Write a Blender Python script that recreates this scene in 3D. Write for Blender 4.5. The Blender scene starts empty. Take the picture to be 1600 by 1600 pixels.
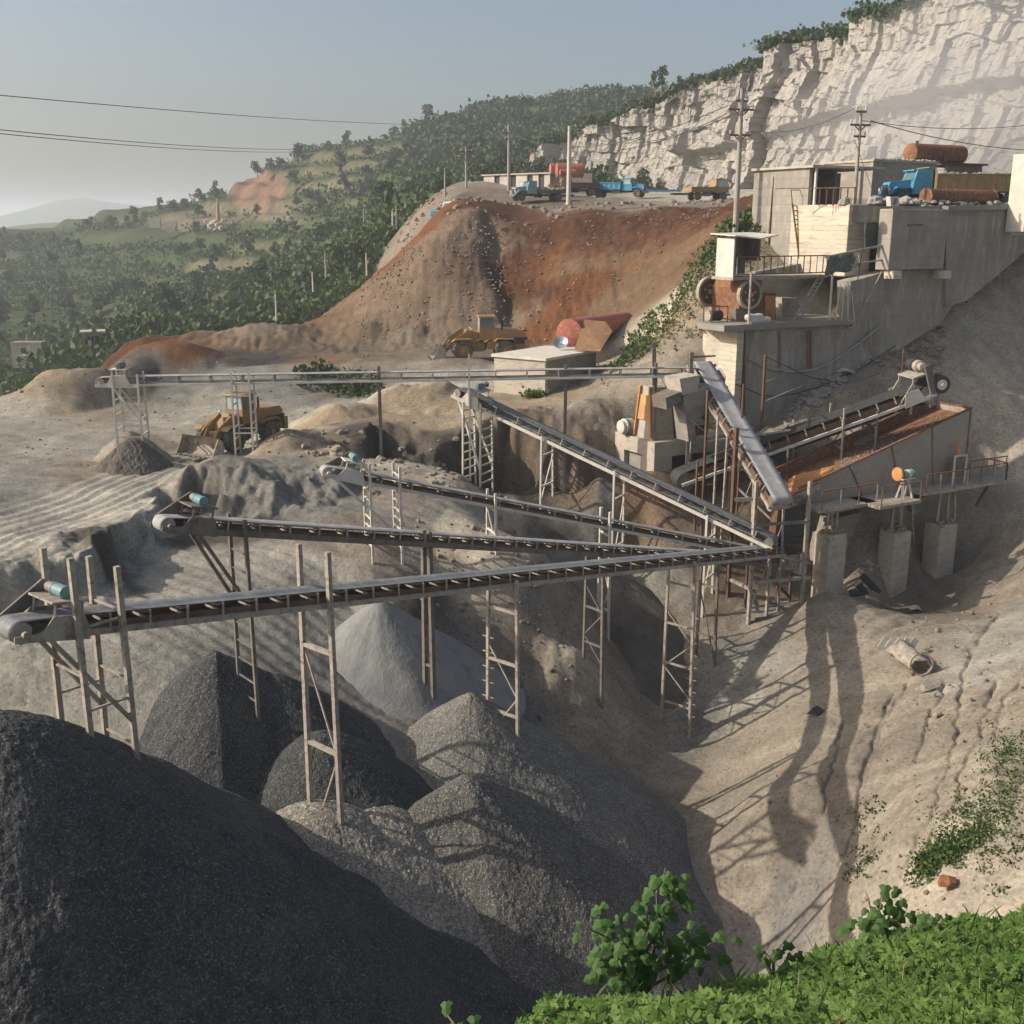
import bpy, math, random
import numpy as np
from mathutils import Vector, Matrix
random.seed(7); rng = np.random.default_rng(7)
S = bpy.context.scene
COL = S.collection
R = math.radians
# ------------------------------------------------------------------ camera
CZ = 30.0                      # eye height above the datum
PITCH = R(14.7); FPX = 1716.0  # focal length in photo pixels (photo 1600 wide)
cam_d = bpy.data.cameras.new('camera'); cam = bpy.data.objects.new('camera', cam_d); COL.objects.link(cam)
cam_d.sensor_width = 36.0; cam_d.lens = 36.0 * FPX / 1600.0
cam_d.clip_start = 0.1; cam_d.clip_end = 12000.0
cam.location = (0, 0, CZ); cam.rotation_euler = (math.pi/2 - PITCH, 0, 0)
S.camera = cam
# ------------------------------------------------------------------ sky, sun, exposure
SUN_EL = R(31.0); SUN_AZ = R(-94.0)      # azimuth clockwise from +Y: the sun stands to the left and a little behind the camera
sun_vec = Vector((math.sin(SUN_AZ)*math.cos(SUN_EL), math.cos(SUN_AZ)*math.cos(SUN_EL), math.sin(SUN_EL)))
W = bpy.data.worlds.new('World'); S.world = W; W.use_nodes = True
wn = W.node_tree.nodes; wl = W.node_tree.links; wn.clear()
sky = wn.new('ShaderNodeTexSky'); sky.sky_type = 'NISHITA'; sky.sun_disc = False
sky.sun_elevation = SUN_EL; sky.sun_rotation = SUN_AZ
sky.altitude = 200; sky.air_density = 1.0; sky.dust_density = 5.0; sky.ozone_density = 0.9
bg = wn.new('ShaderNodeBackground'); bg.inputs['Strength'].default_value = 0.13
wo = wn.new('ShaderNodeOutputWorld'); wl.new(sky.outputs[0], bg.inputs[0]); wl.new(bg.outputs[0], wo.inputs[0])
sd = bpy.data.lights.new('sun', 'SUN'); sd.energy = 4.6; sd.angle = R(0.5); sd.color = (1.0, 0.92, 0.80)
so = bpy.data.objects.new('sun', sd); COL.objects.link(so); so.location = (-60, 10, 90)
so.rotation_euler = sun_vec.to_track_quat('Z', 'Y').to_euler()
S.view_settings.view_transform = 'Standard'; S.view_settings.look = 'None'
S.view_settings.exposure = 0.12; S.view_settings.gamma = 1.0; S.view_settings.use_curve_mapping = False
S.cycles.max_bounces = 6; S.cycles.diffuse_bounces = 3; S.cycles.volume_bounces = 1; S.cycles.transparent_max_bounces = 8
# ------------------------------------------------------------------ surveying: photo bearings to places
SP, CP = math.sin(PITCH), math.cos(PITCH)
def P(u, v, Y=None, z=None):
    """place seen at photo bearing (u,v), at ground distance Y or at height z (relative to the eye)"""
    cx = (u-800)/FPX; cy = (800-v)/FPX
    dy = CP + cy*SP; dz = -SP + cy*CP
    k = Y/dy if Y is not None else z/dz
    return Vector((cx*k, dy*k, CZ + dz*k))
def UV(p):
    x, y, z = p[0], p[1], p[2]-CZ
    d = y*CP - z*SP
    return 800 + FPX*x/d, 800 - FPX*(y*SP + z*CP)/d
# ------------------------------------------------------------------ noise
def _h(ix, iy, s):
    n = (ix.astype(np.int64)*374761393 + iy.astype(np.int64)*668265263 + s*974711) & 0xffffffff
    n = ((n ^ (n >> 13))*1274126177) & 0xffffffff
    n = (n ^ (n >> 16)) & 0xffffffff
    return n/4294967295.0
def vn(x, y, s=0):
    x = np.asarray(x, float); y = np.asarray(y, float)
    ix = np.floor(x); iy = np.floor(y); fx = x-ix; fy = y-iy
    fx = fx*fx*(3-2*fx); fy = fy*fy*(3-2*fy)
    a = _h(ix, iy, s); b = _h(ix+1, iy, s); c = _h(ix, iy+1, s); d = _h(ix+1, iy+1, s)
    return (a*(1-fx)+b*fx)*(1-fy) + (c*(1-fx)+d*fx)*fy
def fbm(x, y, o=4, s=0, g=0.5):
    r = 0; a = 1; t = 0
    for i in range(o):
        r = r + a*(vn(x, y, s+i*17)-0.5); t += a; a *= g; x = x*2.03+13.1; y = y*2.03+7.7
    return r/t*2
def ridge(x, y, o=4, s=0, g=0.5):
    r = 0; a = 1; t = 0
    for i in range(o):
        r = r + a*(1-np.abs(2*vn(x, y, s+i*17)-1)); t += a; a *= g; x = x*2.03+13.1; y = y*2.03+7.7
    return r/t
def sst(e0, e1, x):
    t = np.clip((x-e0)/(e1-e0), 0, 1); return t*t*(3-2*t)
# ------------------------------------------------------------------ materials
def lin(c):
    return tuple(((x/255)/12.92 if x/255 <= 0.04045 else ((x/255+0.055)/1.055)**2.4) for x in c)
MATS = {}
def mat(name, c1, c2=None, c3=None, scale=1.0, bump=0.3, bscale=8.0, rough=0.85, metal=0.0, bdist=0.05, attr=None, spec=0.3, lo=0.35, hi=0.65, fine=None, trans=0.0, coord='Object', stretch=None, speck=None, boards=None):
    """procedural surface: noise mix of up to three colours (linear albedo) with relief"""
    if name in MATS: return MATS[name]
    m = bpy.data.materials.new(name); m.use_nodes = True; N = m.node_tree.nodes; L = m.node_tree.links
    b = N['Principled BSDF']; b.inputs['Roughness'].default_value = rough; b.inputs['Metallic'].default_value = metal
    b.inputs['Specular IOR Level'].default_value = spec
    tc = N.new('ShaderNodeTexCoord'); src = tc.outputs['Object' if coord == 'World' else coord]
    if coord == 'World':
        g = N.new('ShaderNodeNewGeometry'); src = g.outputs['Position']
    if stretch:
        mp = N.new('ShaderNodeMapping'); L.new(src, mp.inputs[0]); mp.inputs['Scale'].default_value = stretch[:3]
        if len(stretch) > 3: mp.inputs['Rotation'].default_value = (0, 0, stretch[3])
        s2 = mp.outputs[0]
    else: s2 = src
    def noise(sc, det=5, ro=0.6, s=None):
        n = N.new('ShaderNodeTexNoise'); n.inputs['Scale'].default_value = sc; n.inputs['Detail'].default_value = det; n.inputs['Roughness'].default_value = ro
        L.new(s if s is not None else s2, n.inputs['Vector']); return n.outputs['Fac']
    def ramp(f, a, c):
        r = N.new('ShaderNodeMapRange'); r.inputs['From Min'].default_value = a; r.inputs['From Max'].default_value = c
        L.new(f, r.inputs['Value']); return r.outputs[0]
    def mix(f, a, c, mode='MIX'):
        x = N.new('ShaderNodeMix'); x.data_type = 'RGBA'; x.blend_type = mode
        for sock, val in ((x.inputs[0], f), (x.inputs[6], a), (x.inputs[7], c)):
            if hasattr(val, 'links'): L.new(val, sock)
            elif isinstance(val, (int, float)): sock.default_value = val
            else: sock.default_value = (*val[:3], 1)
        return x.outputs[2]
    if attr:
        at = N.new('ShaderNodeAttribute'); at.attribute_name = attr; col = at.outputs['Color']
        n1 = ramp(noise(scale), 0.25, 0.75)
        col = mix(1.0, col, mix(n1, c1, c2), 'MULTIPLY')
        if c3: col = mix(ramp(noise(scale*6.3, 6, 0.7), 0.3, 0.7), col, mix(1.0, col, c3, 'MULTIPLY'))
    else:
        col = c1
        if c2: col = mix(ramp(noise(scale), lo, hi), c1, c2)
        if c3: col = mix(ramp(noise(scale*4.1, 6, 0.65), 0.5, 0.68), col, c3)
    if boards:     # courses of formwork boards: (length, height) in metres, joints slightly darker and recessed
        ps = N.new('ShaderNodeSeparateXYZ'); L.new(src, ps.inputs[0]); ad = N.new('ShaderNodeMath'); ad.operation = 'ADD'; L.new(ps.outputs[0], ad.inputs[0]); L.new(ps.outputs[1], ad.inputs[1])
        cm = N.new('ShaderNodeCombineXYZ'); L.new(ad.outputs[0], cm.inputs[0]); wz = N.new('ShaderNodeMath'); wz.operation = 'MULTIPLY_ADD'; L.new(noise(.9, 3, .5, src), wz.inputs[0]); wz.inputs[1].default_value = .16; L.new(ps.outputs[2], wz.inputs[2]); L.new(wz.outputs[0], cm.inputs[1])
        bk = N.new('ShaderNodeTexBrick'); L.new(cm.outputs[0], bk.inputs['Vector']); bk.inputs['Scale'].default_value = 1.0; bk.inputs['Brick Width'].default_value = boards[0]; bk.inputs['Row Height'].default_value = boards[1]; bk.inputs['Mortar Size'].default_value = .018
        bk.inputs['Color1'].default_value = (1.04, 1.04, 1.03, 1); bk.inputs['Color2'].default_value = (.94, .94, .94, 1); bk.inputs['Mortar'].default_value = (.80, .79, .78, 1); bk.offset = .37; col = mix(1.0, col, bk.outputs['Color'], 'MULTIPLY')
    if speck:      # (scale, colour, amount) small stones of another tone
        v = N.new('ShaderNodeTexVoronoi'); v.inputs['Scale'].default_value = speck[0]; L.new(src, v.inputs['Vector'])
        sp = N.new('ShaderNodeSeparateColor'); L.new(v.outputs['Color'], sp.inputs[0])
        f = ramp(sp.outputs[0], 1-speck[2], 1.0)
        if attr: col = mix(f, col, mix(1.0, col, speck[1], 'MULTIPLY'))
        else: col = mix(f, col, speck[1])
        g2 = N.new('ShaderNodeMapRange'); L.new(sp.outputs[1], g2.inputs['Value']); g2.inputs['To Min'].default_value = 0.85 if attr else .6; g2.inputs['To Max'].default_value = 1.12 if attr else 1.3
        col = mix(1.0, col, g2.outputs[0], 'MULTIPLY')
    if hasattr(col, 'links'): L.new(col, b.inputs['Base Color'])
    else: b.inputs['Base Color'].default_value = (*col, 1)
    if bump:
        h = noise(bscale, 6, 0.65)
        bp = N.new('ShaderNodeBump'); bp.inputs['Strength'].default_value = bump; bp.inputs['Distance'].default_value = bdist
        L.new(h, bp.inputs['Height']); last = bp
        if speck or fine:
            v2 = N.new('ShaderNodeTexVoronoi'); v2.inputs['Scale'].default_value = speck[0] if speck else fine; L.new(src, v2.inputs['Vector'])
            b2 = N.new('ShaderNodeBump'); b2.inputs['Strength'].default_value = (.16 if attr else min(1, bump*1.3)); b2.inputs['Distance'].default_value = 0.5/(speck[0] if speck else fine); b2.invert = True
            L.new(v2.outputs['Distance'], b2.inputs['Height']); L.new(bp.outputs[0], b2.inputs['Normal']); last = b2
        L.new(last.outputs[0], b.inputs['Normal'])
    if trans:
        b.inputs['Transmission Weight'].default_value = trans
    MATS[name] = m; return m
# ------------------------------------------------------------------ things and parts
def tag(o, label=None, cat=None, group=None, kind=None):
    if label: o['label'] = label
    if cat: o['category'] = cat
    if group: o['group'] = group
    if kind: o['kind'] = kind
    return o
def thing(name, label, cat, loc=(0, 0, 0), rz=0.0, group=None):
    o = bpy.data.objects.new(name, None); COL.objects.link(o); o.empty_display_size = 0.3
    o.location = loc; o.rotation_euler = (0, 0, rz); return tag(o, label, cat, group)
def sub(name, parent, loc=(0, 0, 0), quat=None):
    o = bpy.data.objects.new(name, None); COL.objects.link(o); o.parent = parent; o.location = loc; o.empty_display_size = 0.2
    if quat is not None: o.rotation_mode = 'QUATERNION'; o.rotation_quaternion = quat
    return o
def link(name, me, parent=None, loc=(0, 0, 0), quat=None, label=None):
    o = bpy.data.objects.new(name, me); COL.objects.link(o); o.location = loc
    if parent is not None: o.parent = parent
    if quat is not None: o.rotation_mode = 'QUATERNION'; o.rotation_quaternion = quat
    if label: o['label'] = label
    return o
def grid_mesh(name, V, nu, nv, m, smooth=True, colors=None, mask=None, flip=False):
    """V: (nv*nu,3) array, row major; mask: (nv-1,nu-1) keep faces"""
    i = np.arange(nv*nu).reshape(nv, nu)
    q = np.stack([i[:-1, :-1], i[:-1, 1:], i[1:, 1:], i[1:, :-1]], -1)
    if flip: q = q[..., ::-1]
    q = q[mask] if mask is not None else q.reshape(-1, 4)
    used = np.zeros(len(V), bool); used[q.ravel()] = True
    rm = np.cumsum(used)-1; q = rm[q]; V = V[used]
    me = bpy.data.meshes.new(name); me.vertices.add(len(V)); me.vertices.foreach_set('co', V.astype(np.float32).ravel())
    me.loops.add(q.size); me.loops.foreach_set('vertex_index', q.astype(np.int32).ravel())
    me.polygons.add(len(q)); me.polygons.foreach_set('loop_start', np.arange(0, q.size, 4, dtype=np.int32))
    me.polygons.foreach_set('use_smooth', np.full(len(q), smooth))
    me.update(calc_edges=True)
    if colors is not None:
        c = np.ones((len(V), 4), np.float32); c[:, :3] = colors[used]
        a = me.color_attributes.new('tint', 'FLOAT_COLOR', 'POINT'); a.data.foreach_set('color', c.ravel())
    me.materials.append(m); return me
class MB:
    """collects shapes and links them as one mesh object"""
    def __init__(s, off=(0, 0, 0)): s.v = []; s.f = []; s.o = Vector(off); s.mi = []; s.cur = 0
    def add(s, vs, fs):
        n = len(s.v); s.v += [tuple(Vector(p)-s.o) for p in vs]; s.f += [tuple(n+i for i in f) for f in fs]; s.mi += [s.cur]*len(fs); return s
    def frame(s, c, ax, ay, az, sx, sy, sz, tx=1, ty=1):
        """box with centre c, axes and full sizes; tx,ty taper of the +z end"""
        vs = []
        for k in (-1, 1):
            for i, j in ((-1, -1), (1, -1), (1, 1), (-1, 1)):
                a, b = (tx, ty) if k > 0 else (1, 1)
                vs.append(Vector(c) + ax*(i*sx/2*a) + ay*(j*sy/2*b) + az*(k*sz/2))
        return s.add(vs, [(0, 3, 2, 1), (4, 5, 6, 7), (0, 1, 5, 4), (1, 2, 6, 5), (2, 3, 7, 6), (3, 0, 4, 7)])
    def box(s, c, size, rz=0.0, tx=1, ty=1):
        ax = Vector((math.cos(rz), math.sin(rz), 0)); ay = Vector((-math.sin(rz), math.cos(rz), 0))
        return s.frame(c, ax, ay, Vector((0, 0, 1)), *size, tx, ty)
    def bar(s, p, q, w, h=None, up=(0, 0, 1)):
        p = Vector(p); q = Vector(q); h = h or w; z = q-p; l = z.length
        if l < 1e-6: return s
        z /= l; up = Vector(up)
        if abs(z.dot(up)) > 0.97: up = Vector((0, 1, 0))
        x = z.cross(up).normalized(); y = x.cross(z)
        return s.frame((p+q)/2, x, y, z, w, h, l)
    def tube(s, p, q, r, r2=None, n=10, cap=True):
        p = Vector(p); q = Vector(q); r2 = r if r2 is None else r2; z = (q-p).normalized()
        x = z.orthogonal().normalized(); y = z.cross(x); vs = []
        for c, rr in ((p, r), (q, r2)):
            for k in range(n):
                a = 2*math.pi*k/n; vs.append(c + x*(rr*math.cos(a)) + y*(rr*math.sin(a)))
        fs = [(k, (k+1) % n, n+(k+1) % n, n+k) for k in range(n)]
        if cap: fs += [tuple(range(n-1, -1, -1)), tuple(range(n, 2*n))]
        return s.add(vs, fs)
    def path(s, pts, r, n=6):
        for a, b in zip(pts[:-1], pts[1:]): s.tube(a, b, r, n=n)
        return s
    def lathe(s, c, axis, prof, n=20, cap=True):
        """prof: list of (along, radius)"""
        c = Vector(c); z = Vector(axis).normalized(); x = z.orthogonal().normalized(); y = z.cross(x); vs = []
        for a, rr in prof:
            for k in range(n):
                t = 2*math.pi*k/n; vs.append(c + z*a + x*(rr*math.cos(t)) + y*(rr*math.sin(t)))
        fs = []
        for i in range(len(prof)-1):
            for k in range(n): fs.append((i*n+k, i*n+(k+1) % n, (i+1)*n+(k+1) % n, (i+1)*n+k))
        if cap: fs += [tuple(range(n-1, -1, -1)), tuple((len(prof)-1)*n+k for k in range(n))]
        return s.add(vs, fs)
    def prism(s, pts, ext):
        """polygon pts extruded by vector ext"""
        n = len(pts); e = Vector(ext); pts = [Vector(p) for p in pts]
        return s.add(pts + [p+e for p in pts], [tuple(range(n-1, -1, -1)), tuple(range(n, 2*n))] + [(k, (k+1) % n, n+(k+1) % n, n+k) for k in range(n)])
    def rock(s, c, r, seed=0, fl=0.75):
        rr = random.Random(seed); c = Vector(c); vs = []; n = 7
        vs.append(c + Vector((0, 0, r*fl*rr.uniform(.7, 1.1))))
        for lat, k in ((0.5, .85), (-0.35, 1.0)):
            for i in range(n):
                a = 2*math.pi*(i+rr.uniform(-.25, .25))/n; q = r*k*rr.uniform(.72, 1.12)
                vs.append(c + Vector((q*math.cos(a), q*math.sin(a), r*fl*lat*rr.uniform(.6, 1.3))))
        vs.append(c + Vector((0, 0, -r*fl*.7)))
        fs = [(0, 1+i, 1+(i+1) % n) for i in range(n)] + [(1+i, 1+n+i, 1+n+(i+1) % n, 1+(i+1) % n) for i in range(n)] + [(1+2*n, 1+n+(i+1) % n, 1+n+i) for i in range(n)]
        return s.add(vs, fs)
    def mesh(s, name, m, smooth=False):
        me = bpy.data.meshes.new(name); me.from_pydata(s.v, [], s.f)
        for x in (m if isinstance(m, (list, tuple)) else [m]): me.materials.append(x)
        me.polygons.foreach_set('material_index', s.mi)
        if smooth: me.polygons.foreach_set('use_smooth', [True]*len(s.f)); 
        me.update()
        if smooth:
            try: me.set_sharp_from_angle(angle=R(35))
            except Exception: pass
        return me
    def build(s, name, m, parent=None, smooth=False, label=None, loc=(0, 0, 0), quat=None):
        return link(name, s.mesh(name, m, smooth), parent, loc, quat, label)
# ================================================================== THE LIE OF THE LAND
class TPS:
    """thin-plate surface through surveyed spots, in bearing / log-distance coordinates"""
    def __init__(s, pts, lam=1e-4):
        A = np.array([[p[0], p[1], p[2]] for p in pts], float); s.k = s.tr(A[:, 0], A[:, 1]); n = len(A)
        K = s.phi(np.hypot(s.k[:, None, 0]-s.k[None, :, 0], s.k[:, None, 1]-s.k[None, :, 1])) + np.eye(n)*lam
        Q = np.c_[np.ones(n), s.k]; M = np.block([[K, Q], [Q.T, np.zeros((3, 3))]])
        s.w = np.linalg.solve(M, np.r_[A[:, 2], np.zeros(3)]); s.n = n
    @staticmethod
    def tr(x, y): y = np.maximum(y, 2.0); return np.stack([3*x/y, 3*np.log(y)], -1)
    @staticmethod
    def phi(r): return np.where(r > 0, r*r*np.log(np.maximum(r, 1e-9)), 0)
    def __call__(s, x, y):
        x = np.asarray(x, float); y = np.asarray(y, float); sh = np.broadcast(x, y).shape
        t = s.tr(np.broadcast_to(x, sh).ravel(), np.broadcast_to(y, sh).ravel()); out = s.w[s.n] + t@s.w[s.n+1:]
        for i in range(s.n): out = out + s.w[i]*s.phi(np.hypot(t[:, 0]-s.k[i, 0], t[:, 1]-s.k[i, 1]))
        return out.reshape(sh)
def spots(L):
    out = []
    for a in L:
        out.append(P(a[0], a[1], z=a[2]) if a[2] < 0 else P(a[0], a[1], Y=a[2]))
    return out
def at_z(L): return [Vector((a[0], a[1], CZ+a[2])) for a in L]
# (u, v, distance) or (u, v, -drop below the eye)
COMMON = [(1200, 725, 62.), (1300, 655, 66.), (1400, 600, 70.), (1500, 520, 75.), (1600, 420, 80.), (1560, 600, 71.),
          (1600, 740, 66.), (1700, 500, 78.), (1800, 300, 84.), (1750, 800, 60.), (1330, 760, 62.), (1440, 740, 65.)]
UPPER = COMMON + [(-300, 690, -13.), (-300, 850, -13.), (0, 645, -13.), (0, 700, -13.), (0, 830, -13.), (0, 870, -13.2), (360, 690, -13.), (250, 765, -13.), (150, 800, -13.2), (150, 740, -13.2),
         (450, 700, -12.4), (330, 720, -13.0), (600, 620, -12.), (700, 595, -11.), (480, 640, -12.5), (740, 550, -10.2), (560, 560, -10.6), (300, 560, -11.2), (150, 592, 92.), (400, 600, -11.8),
         (200, 640, -12.8), (100, 640, -12.8), (475, 509, 113.), (350, 523, 110.), (200, 533, 104.), (500, 496, 115.), (270, 540, -10.8), (420, 530, -10.3), (650, 517, 102.), (800, 522, 99.),
         (900, 512, 98.), (960, 500, 96.), (570, 665, 67.), (690, 690, 65.5), (760, 650, 68.5), (630, 650, 70.), (520, 660, -12.2),
         (850, 612, 75.), (830, 640, 70.), (900, 650, 68.), (960, 680, 67.5), (980, 565, 76.), (1050, 600, 69.), (1020, 668, 68.), (1100, 410, 80.), (1150, 360, 81.), (1060, 480, 80.), (1130, 500, 74.), (1100, 615, 69.5),
         (1200, 345, 84.), (1300, 325, 84.), (1400, 315, 84.), (1600, 312, 88.), (1800, 305, 90.),
         (695, 321, 130.), (740, 335, 119.), (800, 345, 122.), (880, 340, 121.), (1000, 336, 120.), (1100, 332, 116.), (1150, 318, 105.), (900, 322, 135), (1000, 320, 135), (1100, 318, 128), (800, 325, 135),
         (603, 425, 114.), (668, 400, 110.), (740, 425, 108.), (800, 430, 110.), (900, 420, 107.), (1000, 410, 104.), (548, 466, 112.), (540, 505, 106.), (640, 378, 125.),
         (700, 303, 165.), (850, 305, 160.), (1000, 304, 160.), (1200, 302, 150.), (1400, 300, 130.), (1600, 298, 120.), (900, 298, 230.), (1100, 296, 220.), (1300, 294, 200.), (1600, 292, 160.), (750, 298, 220.), (760, 305, 165.), (740, 308, 150.), (700, 312, 150.), (660, 328, 160.), (700, 303, 185.), (780, 304, 185)]
UPPER_Z = [(-60, 95, -26), (-75, 78, -22), (-45, 125, -30), (-20, 150, -22), (-42, 98, -19), (-30, 130, -24), (-17, 135, -14), (-15, 152, -12), (-90, 130, -40), (-5, 210, -4), (-15, 200, -12), (-40, 200, -30), (60, 250, 6), (120, 200, 6), (0, 300, 3), (-60, 50, -14), (-45, 30, -14), (0, 35, -14), (40, 40, -12), (0, 48, -13.8)]
LOWER = COMMON + [(0, 890, -14.6), (200, 850, -14.6), (260, 800, -14.3), (0, 930, -14.9), (450, 900, -15.2), (200, 900, -14.9), (0, 1050, -15.8), (300, 1000, -15.7), (150, 1100, -16.6), (0, 1150, -17.5), (330, 860, -14.7), (400, 800, -14.2), (-300, 900, -15), (-300, 1100, -17),
         (450, 1050, -17.2), (560, 1100, -18.4), (650, 1040, 44.3), (680, 1090, 42.6), (740, 1100, 42.9), (300, 1250, -18.8), (700, 1120, 41.), (600, 1300, -20.), (900, 1590, 29.), (500, 1590, 27.), (0, 1590, 25.), (0, 1300, -19.5), (-300, 1400, -20.), (200, 1450, -20.8),
         (560, 770, 56.5), (480, 760, 56.), (620, 720, 61.), (700, 740, 60.), (760, 780, 58.), (700, 850, 52.), (600, 850, 50.), (760, 850, 53.), (550, 950, -16.6), (660, 960, -17.),
         (845, 922, 51.), (800, 945, 50.), (740, 955, 49.5), (760, 1030, 47.5), (700, 1040, 46.), (900, 960, 52.), (900, 1050, 49.), (850, 1110, 46.), (665, 1080, 43.), (920, 1010, 51.),
         (940, 1130, 46.5), (1000, 1250, 43.5), (1085, 1158, 48.), (1050, 1400, 37.), (1200, 1470, 34.), (960, 1000, 54.), (960, 930, 57.), (1000, 870, 61.), (900, 800, 63.), (830, 790, 63.), (1000, 785, 61.8), (1050, 780, 61.5), (1100, 775, 62.), (940, 770, 63.), (780, 820, 58.), (950, 830, 64.),
         (1020, 810, 61.), (1100, 830, 60.), (1150, 880, 59.), (1040, 930, 57.5), (1170, 965, 56.), (1100, 1020, 53.5), (1000, 1080, 51.), (1100, 1100, 50.), (1180, 1010, 53.),
         (1230, 960, 55.), (1300, 925, 56.), (1270, 1000, 51.5), (1315, 1015, 49.9), (1400, 938, 59.5), (1360, 945, 58.5), (1480, 900, 61.), (1560, 840, 63.), (1600, 880, 59.), (1450, 1050, 45.2), (1295, 1180, 40.6), (1200, 1250, 38.8), (1380, 1130, 41.5),
         (1450, 1250, 33.2), (1600, 1000, 45.), (1600, 1100, 38.), (1600, 1300, 29.5), (1600, 1430, 26.), (1300, 1430, 31.8), (1450, 1400, 28.8), (1000, 1500, 34.), (1320, 1350, 34.4), (1500, 960, 54.), (1300, 860, 61.5), (1450, 840, 64.5), (1200, 830, 60.5),
         (1800, 1300, 27.), (1800, 1000, 42.), (1250, 1560, 30.), (1600, 1600, 23.)]
LOWER_Z = [(-60, 60, -15), (0, 15, -24), (-20, 12, -22), (20, 12, -22), (0, 80, -17), (-30, 90, -15), (10, 75, -17)]
TU = TPS(spots(UPPER) + at_z(UPPER_Z)); TL = TPS(spots(LOWER) + at_z(LOWER_Z))
# the edge of the upper yard above the pit, left to right
EDGE = [(-300, 925, -13.1), (0, 880, -13.1), (90, 862, -13.1), (160, 838, -13.1), (205, 812, -13.1), (262, 775, -13.1), (300, 752, -13.0), (360, 762, -13.0), (420, 748, -12.8), (465, 735, -12.6), (520, 728, -12.5), (560, 690, -12.4),
        (600, 672, 68.), (650, 688, 65.5), (700, 695, 65.), (740, 668, 68), (790, 660, 69.), (850, 680, 67.5), (900, 690, 66.5), (950, 690, 65.5), (1000, 690, 67.), (1100, 690, 67.), (1250, 705, 65.5), (1400, 700, 66.), (1600, 660, 69.5), (1900, 640, 70.)]
EP = np.array([[p.x, p.y] for p in spots(EDGE)])
_ea = EP[:, 0]/EP[:, 1]
def edge_sd(x, y):
    """distance beyond the edge of the upper yard: positive on the far (upper) side"""
    x = np.asarray(x, float); y = np.asarray(y, float)
    return (y - np.interp(x/np.maximum(y, 1), _ea, EP[:, 1]))*.85
def seg_d(x, y, pts):
    best = np.full(np.shape(x), 1e9); par = np.zeros(np.shape(x)); acc = 0
    for a, b in zip(pts[:-1], pts[1:]):
        dx = b[0]-a[0]; dy = b[1]-a[1]; L = math.hypot(dx, dy)+1e-9; t = np.clip(((x-a[0])*dx+(y-a[1])*dy)/(L*L), 0, 1)
        r = np.hypot(x-(a[0]+t*dx), y-(a[1]+t*dy)); m = r < best; best = np.where(m, r, best); par = np.where(m, acc+t*L, par); acc += L
    return best, par
# small dirt heaps standing on the ground: (u, v of the crest, distance, height, radius, squash)
HEAPS = [(838, 935, 51.5, 1.9, 5.0), (740, 985, 49.5, .9, 3.5), (75, 607, 80., 2.4, 5.2), (140, 612, 84., 2.2, 5.5), (210, 700, 62.5, 2.2, 2.0), (520, 640, 71., 1.5, 3.0), (415, 580, 84., 1.2, 6), (590, 612, 74., 1.2, 3.), (650, 612, 74., 1.6, 3.2), (700, 606, 73., 1.3, 3.),
         (560, 560, 88., .4, 4.), (420, 526, 104., 1.3, 5.), (300, 560, 92., 1.3, 7), (560, 512, 103., .9, 2.2), (645, 515, 101., .8, 1.8), (250, 575, 90, 1.6, 5),
         (820, 640, 67., 1.2, 2.6), (950, 640, 67., 1.6, 3.5), (860, 660, 65., 1., 2.), (1010, 800, 61.5, 1.2, 4.), (870, 790, 64, 1.1, 2.4), (450, 690, 63., 1.3, 2.4), (340, 745, 57., .9, 3.), (880, 700, 62.5, 1.0, 4.),
         (885, 1035, 47.8, 1.3, 1.7), (930, 1030, 48.2, 1.1, 1.5), (700, 560, 84, .8, 4), (960, 318, 124, .5, 6), (700, 314, 135, .5, 5), (1040, 318, 122, .5, 6), (760, 324, 121, .5, 4), (1090, 316, 118, .5, 4)]
HP = [(P(u, v, Y=d), h, r) for u, v, d, h, r in HEAPS]
GULLY = [(p.x, p.y) for p in spots([(765, 345, 119.), (778, 380, 114.), (772, 410, 111.), (790, 450, 106.), (803, 490, 102.)])]
CRACKS = [[(1560, 960, 53.), (1520, 1010, 48.), (1505, 1060, 45.), (1500, 1110, 42.), (1490, 1170, 39.), (1470, 1230, 36.), (1440, 1300, 33.5), (1400, 1370, 32.), (1375, 1400, 31.5)],
          [(1560, 1060, 43.), (1535, 1130, 39.), (1510, 1190, 37.), (1495, 1240, 35.), (1450, 1310, 33.), (1420, 1360, 32.)],
          [(1420, 1060, 46.), (1390, 1110, 44.), (1365, 1170, 42.), (1345, 1230, 39.5), (1335, 1290, 37.5), (1310, 1345, 36.)],
          [(1395, 1080, 45.), (1370, 1140, 43.), (1350, 1200, 41.)],
          [(1600, 1060, 41.), (1570, 1090, 41.), (1555, 1150, 38.)], [(1250, 1370, 35.5), (1230, 1400, 35.), (1180, 1425, 34.8)],
          [(1320, 1120, 45), (1300, 1200, 42), (1290, 1260, 40)], [(1480, 1060, 45), (1450, 1120, 42), (1440, 1180, 40)]]
CRP = []
TRACK_A = [(p.x, p.y) for p in spots([(-100, 860, -13.), (0, 820, -13.), (150, 775, -13.), (300, 715, -13.), (420, 670, -12.6), (560, 630, -12.2), (700, 600, -11.2), (780, 590, -10.8)])]
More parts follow.
